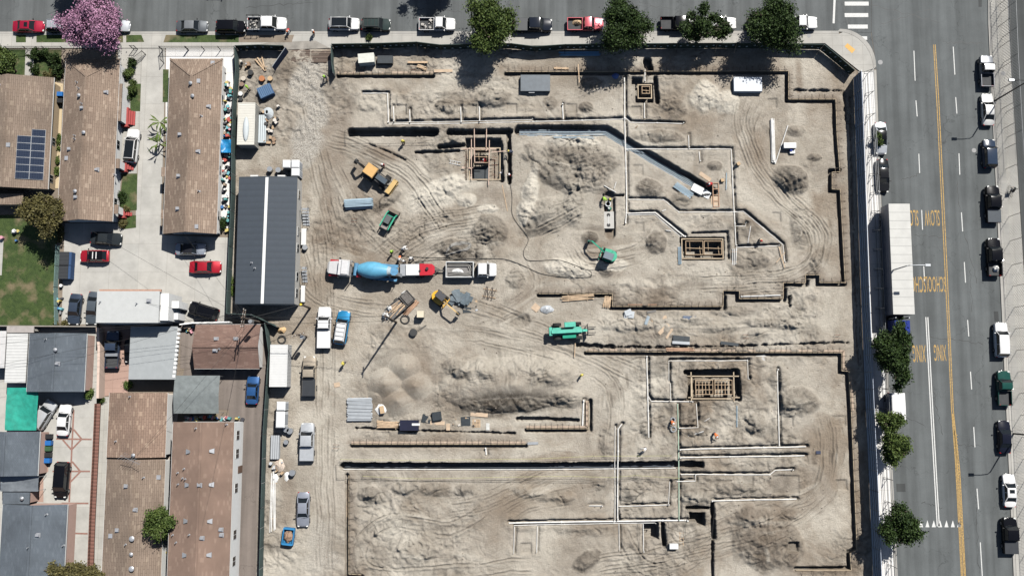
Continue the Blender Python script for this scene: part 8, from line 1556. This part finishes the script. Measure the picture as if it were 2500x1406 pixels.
sack('blue crumpled bag in the shadow by the form line', 1503, 186, .1, .6, .45, .3, mat('blue_bag', (.08, .14, .36), rough=.5, var=.4, scale=4), name='bag', cat='bag', seed=18); sack('heap of orange insulation near the short fence section', 688, 806, .1, .65, .5, .5, mat('foam_orange', (.62, .42, .22), var=.15), name='insulation_heap', cat='insulation', seed=19)
sack('pile of paper and brown debris at the fence south of the metal sheets', 682, 1136, .1, .8, .9, .6, mat('paper_debris', (.55, .46, .38), var=.4, scale=4), name='debris_heap', cat='debris', seed=20); sack('scattered white debris beside the lone grey bin', 700, 1163, .0, .35, .7, .15, M_WSACK, name='debris_heap', cat='debris', seed=21); sack('torn white sheets at the head of the long white pipes', 671, 1166, .1, .5, .7, .3, M_WSACK, name='debris_heap', cat='debris', seed=22)
# ribbed metal sheets, pallet, debris trailer
x0, x1, y0, y1 = rect([(659, 1063), (682, 1062), (681, 1120), (657, 1121)], .7); t = thing('metal_sheet_stack', 'stack of ribbed metal sheets by the fence below the double toilet', 'metal sheets', (x0 + x1) / 2, (y0 + y1) / 2); 
for k in range(3): MB().box(-(x1 - x0) / 2 + .05 * k, (x1 - x0) / 2 - .02 * k, -(y1 - y0) / 2, (y1 - y0) / 2, .2 * k, .2 * k + .15).build('sheet', ribbed('ribbed_steel', (.42, .44, .46), .3, 0, depth=1, dark=.6), t)
t = thing('pallet', 'wooden pallet with white scraps between the black sheet and pale panel', 'pallet', *at(1163, 1033))
for k in range(6): MB().box(-.6, .6, -.55 + .2 * k, -.43 + .2 * k, .1, .13).build('slat', M_LUMB, t)
for k in (-.5, 0, .45): MB().box(k, k + .08, -.55, .57, 0, .1).build('bearer', M_LUMB, t)
x, y, z = at(708, 1306); t = thing('debris_trailer', 'small blue open skip filled with brown rubbish', 'skip', x, y, z, math.radians(84)); MB().box(-1.15, 1.15, -.75, .75, .3, .4).box(-1.15, 1.15, -.8, -.68, .4, 1.15).box(-1.15, 1.15, .68, .8, .4, 1.15).box(-1.2, -.95, -.68, .68, .4, 1.15).box(.95, 1.2, -.68, .68, .4, 1.15).build('body', mat('skip_blue', (.03, .20, .42), rough=.5, var=.1), t)
bump_blob(MB(), 0, 0, .7, .95, .66, .4, 8, 16).build('rubbish', mat('rubbish_mix', (.30, .20, .14), var=.6, scale=5), t); wheelpair(t, 0, .78, .25, .15)
# heaps of household things in the narrow yards
PAL = [(.70, .70, .68), (.05, .16, .38), (.45, .09, .07), (.10, .30, .30), (.35, .27, .20), (.05, .05, .06), (.55, .45, .15), (.24, .24, .25), (.16, .42, .48), (.60, .30, .35)]
def clutter(px0, py0, px1, py1, n, seed, where, nm='household_box', h=(.25, .9), smin=.18, smax=.6, zb=0, pal=PAL):
    R_ = rr_(seed)
    W3 = {0: 'white', 1: 'blue', 2: 'red', 3: 'teal', 4: 'brown', 5: 'black', 6: 'mustard', 7: 'grey', 8: 'turquoise', 9: 'pink'}
    for k in range(n):
        i = R_.randrange(len(pal)); x, y = P(R_.uniform(px0, px1), R_.uniform(py0, py1), .4); hh = R_.uniform(*h); a, b = R_.uniform(smin, smax), R_.uniform(smin, smax); o = MB().obox(0, 0, 0, hh, a, b, 0, tx=R_.uniform(-.02, .08), ty=.03)
        if R_.random() < .4: o = MB().lathe((0, 0, 0), (0, 0, hh), [(0, a * .4), (.9, a * .5), (1, a * .42)], 12)
        elif R_.random() < .3: o.obox(0, 0, hh, hh + .05, a * 1.1, b * 1.1)
        frac = ('top', 'upper part', 'middle', 'lower part', 'bottom')[min(4, int(5 * (py1 - 0 - (846 - 0) * 0 - (py0 + (py1 - py0) * .5)) * 0 + 5 * min(.99, max(0, (P(0, py0, .4)[1] - y) / (P(0, py0, .4)[1] - P(0, py1, .4)[1] + 1e-6)))))]
        tag(o.build(nm, mat('clutter_%s' % W3[i] if pal is PAL else 'clut2_%d' % i, pal[i], rough=.7, var=.15, scale=4), loc=(x, y, zb + .03), rz=R_.uniform(0, 3)), '%s item in the %s of %s' % (W3[i], frac, where) if pal is PAL else '%s at %s' % (('tan carton', 'brown carton', 'pale sack', 'grey can', 'dark can')[i], where), 'clutter', 'clutter, %s' % where)
clutter(545, 176, 567, 335, 46, 1, 'the narrow yard right of the middle building'); clutter(543, 378, 563, 470, 22, 2, 'the yard below the blue tarp'); clutter(540, 475, 560, 570, 18, 3, 'the lower narrow yard by the fence'); clutter(450, 1015, 597, 1026, 34, 4, 'the junk row above the white building'); clutter(400, 1050, 413, 1400, 26, 5, 'the cream path between brown roofs')
clutter(455, 796, 472, 812, 8, 6, 'the gap right of the grey carport'); clutter(133, 690, 150, 788, 14, 7, 'the strip beside the lawn fence'); clutter(286, 205, 300, 300, 8, 8, 'the porch side of the left long building'); clutter(2, 560, 50, 590, 6, 9, 'the lawn corner at the left edge')
PAL2 = [(.45, .32, .2), (.3, .2, .13), (.6, .56, .5), (.5, .52, .54), (.05, .05, .05)]
clutter(636, 258, 680, 350, 26, 10, 'the pile right of the cream container', 'carton', pal=PAL2); clutter(1120, 735, 1170, 760, 8, 11, 'the scattered boards right of the yellow excavator', 'carton', (.05, .15), .1, .4, pal=PAL2); clutter(660, 1125, 690, 1155, 10, 12, 'the debris south of the metal sheets', 'carton', pal=PAL2); clutter(1100, 1015, 1170, 1040, 6, 13, 'the sheets by the pallet', 'carton', (.05, .2), .1, .4, pal=PAL2); clutter(585, 150, 610, 170, 5, 14, 'the upper corner of the equipment yard', 'carton', pal=PAL2)
x, y = P(651, 274, 1.0); t = thing('wrapped_coils', 'round bundle of wrapped pale coils right of the cream container', 'coils', x, y, 0)
for k in range(6): MB().tube([((.75 - .1 * k) * math.cos(a), (.85 - .1 * k) * math.sin(a), .3 + .13 * k) for a in [2 * math.pi * i / 20 for i in range(21)]], .09, 6).build('coil_turn', mat('pale_coil', (.50, .54, .56)), t, smooth=True)
sheet3('sheet_stack', 'pale ribbed sheets leaning along the cream container', 'sheets', 643, 318, 1.1, 4.2, 0, ribbed('ribbed_pale', (.45, .50, .52), .3, 0), .5, .1)
# ---------------- framed pits ----------------
def frame_rect(m, x0, x1, y0, y1, z, wd=.12, ht=.2):
    m.box(x0, x1, y0, y0 + wd, z, z + ht).box(x0, x1, y1 - wd, y1, z, z + ht).box(x0, x0 + wd, y0 + wd, y1 - wd, z, z + ht).box(x1 - wd, x1, y0 + wd, y1 - wd, z, z + ht)
def pitframe(label, px, z, inner, grid=None, wall=1.5, seed=0, beams=True):
    x0, x1, y0, y1 = rect(px, z); cx, cy = (x0 + x1) / 2, (y0 + y1) / 2; t = thing('pit_formwork', label, 'pit formwork', cx, cy); m = MB(); frame_rect(m, x0 - cx, x1 - cx, y0 - cy, y1 - cy, z, .14, .1); m.build('outer_frame', M_FORM, t); R_ = rr_(seed)
    for q in inner:
        a0, a1, b0, b1 = rect(q, z); m = MB(); frame_rect(m, a0 - cx, a1 - cx, b0 - cy, b1 - cy, z - wall, .07, wall); m.build('inner_box', M_LUMB, t)
        n = grid or 0
        for k in range(n): xx = a0 + (a1 - a0) * (k + 1) / (n + 1) - cx; MB().beam((xx, b0 - cy + .07, z - .25), (xx + R_.uniform(-.05, .05), b1 - cy - .07, z - .25), .07, .09).build('brace', M_LUMB, t)
        for k in range(2 if n else 1): yy = b0 + (b1 - b0) * (k + 1) / (3 if n else 2) - cy; MB().beam((a0 - cx + .07, yy, z - .17), (a1 - cx - .07, yy - (0 if n else .1), z - .17), .07, .09).build('brace', M_LUMB, t)
        if not n: MB().beam((a0 - cx + .6, b1 - cy, z - .1), (a0 - cx + .8, b0 - cy + .4, z - .9), .07, .09).build('brace', M_LUMB, t); MB().beam((a1 - cx - .5, b1 - cy - .8, z - .3), (a1 - cx - .3, b0 - cy, z - .6), .07, .09).build('brace', M_LUMB, t)
    rb = MB()
    nx = int((x1 - x0) / .3)
    for k in range(nx):
        xx = x0 - cx + .2 + (x1 - x0 - .4) * k / nx
        for yy in (y0 - cy + .25, y1 - cy - .25): rb.cyl((xx, yy, z - 1.8), (xx, yy, z - .1), .018, n=5)
    rb.build('reinforcement', M_REBAR, t); return t, cx, cy
pitframe('pit with two timber frames side by side, right of the angled thick pipe', [(1663, 583), (1766, 582), (1766, 632), (1664, 633)], .12, [[(1674, 588), (1717, 588), (1717, 622), (1674, 622)], [(1719, 588), (1763, 588), (1762, 622), (1719, 622)]], seed=1)
t, cx, cy = pitframe('pit with two gridded timber frames in the southern pad', [(1688, 917), (1793, 917), (1793, 974), (1688, 974)], .12, [[(1698, 927), (1741, 927), (1741, 963), (1698, 963)], [(1745, 927), (1788, 927), (1789, 963), (1745, 963)]], grid=4, seed=2)
for (a, b) in (((1678, 918), (1804, 918)), ((1687, 908), (1688, 978)), ((1791, 908), (1792, 980)), ((1680, 970), (1690, 970)), ((1786, 970), (1806, 970))):
    p = P(*a, .3); q = P(*b, .3); MB().beam((p[0] - cx, p[1] - cy, .3), (q[0] - cx, q[1] - cy, .3), .14, .1).build('walkway_beam', M_FORM, t)
pitframe('small square timber box in the pit below the tree shadows', [(1556, 207), (1591, 207), (1592, 242), (1557, 242)], .12, [[(1567, 211), (1587, 211), (1587, 229), (1567, 229)]], seed=3)
t, cx, cy = pitframe('large framed pit with rusty reinforcement and long battens', [(1145, 361), (1222, 361), (1222, 440), (1145, 440)], .1, [[(1157, 366), (1195, 366), (1195, 398), (1157, 398)]], seed=4)
for (a, b) in (((1151, 340), (1151, 440)), ((1158, 315), (1159, 396)), ((1188, 315), (1187, 370)), ((1195, 343), (1193, 452)), ((1126, 363), (1212, 364)), ((1128, 410), (1155, 410)), ((1200, 372), (1248, 368)), ((1160, 397), (1182, 397)), ((1128, 408), (1150, 412))):
    p = P(*a, .45); q = P(*b, .45); MB().beam((p[0] - cx, p[1] - cy, .45), (q[0] - cx, q[1] - cy, .45), .10, .08).build('batten', mat('pinkish_lumber', (.55, .40, .32), var=.15), t)
rb = MB(); R_ = rr_(8)
for k in range(22):
    for xx, d in ((1142, -1), (1200, 1)): p = P(xx, 362 + k * 3.4, .2); rb.beam((p[0] - cx, p[1] - cy, .2), (p[0] - cx + d * R_.uniform(.4, .9), p[1] - cy - R_.uniform(-.1, .3), -.1 + R_.uniform(-.2, .3)), .03, .03)
for k in range(9): p = P(1160 + k * 3.4, 362, 0); rb.cyl((p[0] - cx, p[1] - cy, -1.7), (p[0] - cx + .05, p[1] - cy - .1, .7), .02, n=5)
rb.build('reinforcement', M_REBAR, t); MB().box(P(1157, 408)[0] - cx, P(1193, 408)[0] - cx, P(0, 436)[1] - cy, P(0, 402)[1] - cy, -1.2, -1.1).build('shutter_panel', M_BSH, t)
# worker platform at the end of the conduits
x0, x1, y0, y1 = rect([(1741, 447), (1754, 447), (1756, 505), (1741, 505)], .2); m = MB(); cx, cy = (x0 + x1) / 2, (y0 + y1) / 2
for k in (x0 - cx, x1 - cx): m.beam((k, y0 - cy, .15), (k, y1 - cy, .15), .12, .12)
for k in range(5): yy = y0 - cy + (y1 - y0) * k / 4; m.beam((x0 - cx, yy, .12), (x1 - cx, yy, .12), .1, .1)
tag(m.build('timber_platform', mat('orange_lumber', (.4, .2, .1)), loc=(cx, cy, 0)), 'orange timber frame at the end of the diagonal conduits', 'timber frame')
x, y, z = at(1710, 468); t = thing('equipment_cart', 'white equipment cart with tools beside the diagonal conduits', 'cart', x, y, z, math.radians(-28)); MB().box(-1.5, .3, -.6, .6, .4, .95, tx=.05, ty=.05).build('box', M_WHITE, t); MB().box(.3, 1.5, -.5, .5, .4, .6).build('tray', M_GALV, t); wheelpair(t, -.4, .75, .3, .15)
for k in range(5): MB().obox(.5 + .2 * k, -.3 + .13 * k, .6, .85, .25, .2, k).build('tool', M_STEEL, t)
# concrete vault and shaft rings
x0, x1, y0, y1 = rect([(1472, 517), (1499, 517), (1499, 558), (1472, 558)], -.1); cx, cy = (x0 + x1) / 2, (y0 + y1) / 2; t = thing('concrete_vault', 'pale concrete vault lid with two round openings above the green excavator', 'concrete vault', cx, cy, 0); MB().box(x0 - cx, x1 - cx, y0 - cy, y1 - cy, -.8, -.05).build('lid', mat('vault_concrete', (.45, .44, .41), var=.06), t)
for yy in (y1 - cy - .5, y0 - cy + .5): MB().cyl((0, yy, -.06), (0, yy, -.03), .27, n=18).build('opening', M_BLACK, t)
MB().beam((0, y1 - cy - .6, .0), (0, y0 - cy + .6, .0), .07, .05).build('bar', M_WHITE, t)
for i, (px, py, r, lab) in enumerate([(1484, 499, .42, 'grey concrete shaft ring above the vault lid'), (1643, 1047, .42, 'grey concrete shaft ring left of the green pipe, lower of two'), (1642, 1024, .36, 'dark shaft ring left of the green pipe, upper of two')]):
    x, y, z = at(px, py); z = -.1; m = MB(); n = 20; vs = []
    for rr0, zz in ((r, .5), (r, -.5), (r - .12, -.5), (r - .12, .5)): vs += [(rr0 * math.cos(2 * math.pi * k / n), rr0 * math.sin(2 * math.pi * k / n), zz) for k in range(n)]
    fs = []
    for j in range(4):
        for k in range(n): fs.append((j * n + k, ((j + 1) % 4) * n + k, ((j + 1) % 4) * n + (k + 1) % n, j * n + (k + 1) % n))
    m.add(vs, fs); t = thing('shaft_ring', lab, 'shaft ring', x, y, z, group='concrete shaft rings'); m.build('ring', M_GALV, t, smooth=True); MB().cyl((0, 0, -.5), (0, 0, -.3), r - .1, n=16).build('shaft_floor', M_BLACK, t)
# ladders and low cordons
def ladder(label, a, b, m, wd=.45):
    p = P(*a); q = P(*b); L_ = math.hypot(q[0] - p[0], q[1] - p[1]); t = thing('ladder', label, 'ladder', p[0], p[1], zt(*p) + .12, math.atan2(q[1] - p[1], q[0] - p[0])); MB().beam((0, wd / 2, 0), (L_, wd / 2, 0), .06, .07).beam((0, -wd / 2, 0), (L_, -wd / 2, 0), .06, .07).build('stile', m, t)
    for k in range(int(L_ / .35)): MB().beam((.2 + k * .35, -wd / 2, 0), (.2 + k * .35, wd / 2, 0), .05, .05).build('rung', m, t)
ladder('short aluminium ladder lying left of the large framed pit', (1097, 395), (1125, 401), M_WHITE); ladder('wooden ladder lying right of the deep square hole', (1664, 1298), (1664, 1332), M_LUMB, .5)
M_TAPE = mat('yellow_tape', (.50, .50, .20), rough=.5)
def cordon(label, pts, m, z=.8, posts=True):
    q = PP(pts, z); cx, cy = q[0]; t = thing('safety_tape', label, 'safety tape', cx, cy, 0); mb = MB()
    for a, b in zip(q[:-1], q[1:]): mb.beam((a[0] - cx, a[1] - cy, z), (b[0] - cx, b[1] - cy, z), .03, .045)
    mb.build('tape', m, t)
    for x, y in q: MB().cyl((x - cx, y - cy, -.1), (x - cx, y - cy, z + .1), .025, n=5).build('post', M_STEEL, t)
cordon('yellow safety tape strung along the north side of the long black trench', [(830, 1121), (1000, 1123), (1300, 1120), (1450, 1113), (1640, 1112)], M_TAPE); cordon('yellow safety tape strung along the south side of the long black trench', [(885, 1162), (1020, 1168), (1300, 1163), (1400, 1162), (1490, 1165), (1552, 1160), (1660, 1167)], M_TAPE); cordon('thin dark cordon around the first black trench', [(842, 318), (843, 351), (950, 351), (1060, 349)], M_STEEL, .5); cordon('thin dark cordon around the deep square hole', [(1560, 1275), (1562, 1349), (1628, 1349), (1632, 1275)], M_STEEL, .5); cordon('thin cordon right of the deep square hole', [(1678, 1240), (1672, 1315), (1738, 1313), (1745, 1238)], M_STEEL, .5)
cordon('thin dark cordon crossing the sand below the long tape', [(820, 1135), (822, 1168), (950, 1172), (1200, 1173), (1510, 1175), (1555, 1166), (1610, 1176)], M_STEEL, .4)
# aerial on the long house
x, y = P(318, 1122, 6.0); t = thing('roof_aerial', 'pale television aerial standing on the ridge step of the long brown house', 'aerial', x, y, 0); MB().cyl((0, 0, 3.5), (0, 0, 6.0), .03, n=6).build('mast', M_GALV, t); m = MB().beam((-1.4, .6, 6.0), (1.3, -.6, 6.0), .04, .04)
for k in range(9): u = -1.2 + 2.4 * k / 8; l = .9 - .05 * k; m.beam((u - l * .6, -u * .44 + l * -.5, 6.0), (u + l * .6, -u * .44 + l * .5, 6.0), .025, .025)
m.build('elements', M_GALV, t)
# three small survey frames
for k, (px, py) in enumerate(((866, 541), (885, 167), (1010, 171), (822, 1090), (1818, 823), (2043, 823), (1395, 0))):
    if py == 0: continue
    x, y, z = at(px, py); o = MB().beam((-.35, -.2, .02), (-.35, -.2, .6), .04, .04).beam((.35, -.2, .02), (.35, -.2, .6), .04, .04).beam((-.4, -.2, .6), (.4, -.2, .6), .04, .04).beam((-.4, .3, .5), (.4, .3, .5), .04, .04).beam((-.35, .3, 0), (-.35, .3, .5), .04, .04).beam((.35, .3, 0), (.35, .3, .5), .04, .04)
    tag(o.build('sawhorse', M_REBAR, loc=(x, y, z)), 'low dark sawhorse %s' % ('below the blue-grey pipe bundle', 'below the white wrapped pallet', 'by the short board heap near the street fence', 'at the west edge of the southern pad', 'on the sand above the southern form line, left one', 'on the sand above the southern form line, right one')[k], 'sawhorse', 'small sawhorses')
# clods and stones over the open ground
R_ = np.random.RandomState(77); n = 5200; jj = R_.randint(5, NYg - 5, n); ii = R_.randint(5, NXg - 5, n); ok = INS[jj, ii]; jj = jj[ok]; ii = ii[ok]; keep = R_.rand(len(jj)) < (.25 + CHURN[jj, ii] + DARK[jj, ii]); jj = jj[keep]; ii = ii[keep]
V = []; Fc = []
base = np.array([(1, 0, 0), (-1, 0, 0), (0, 1, 0), (0, -1, 0), (0, 0, 1), (0, 0, -.6)]); tris = [(0, 2, 4), (2, 1, 4), (1, 3, 4), (3, 0, 4), (2, 0, 5), (1, 2, 5), (3, 1, 5), (0, 3, 5)]
for k in range(len(jj)):
    s = .035 + .10 * R_.rand() ** 3; a = R_.rand() * 3; c_, s_ = math.cos(a), math.sin(a); B_ = base * s * R_.uniform(.6, 1.4, (6, 1)); o = len(V)
    for p in B_: V.append((GX[ii[k]] + p[0] * c_ - p[1] * s_, GY[jj[k]] + p[0] * s_ + p[1] * c_, Hh[jj[k], ii[k]] + p[2] * .8 + s * .3))
    Fc += [(o + a1, o + b1, o + c1) for a1, b1, c1 in tris]
mb = MB(); mb.v = V; mb.f = Fc; tag(mb.build('soil_clods', mat('clod_soil', (.28, .24, .195), rough=.95, var=.35, scale=1)), 'small clods and stones strewn over the bare soil', 'stones', kind='stuff')
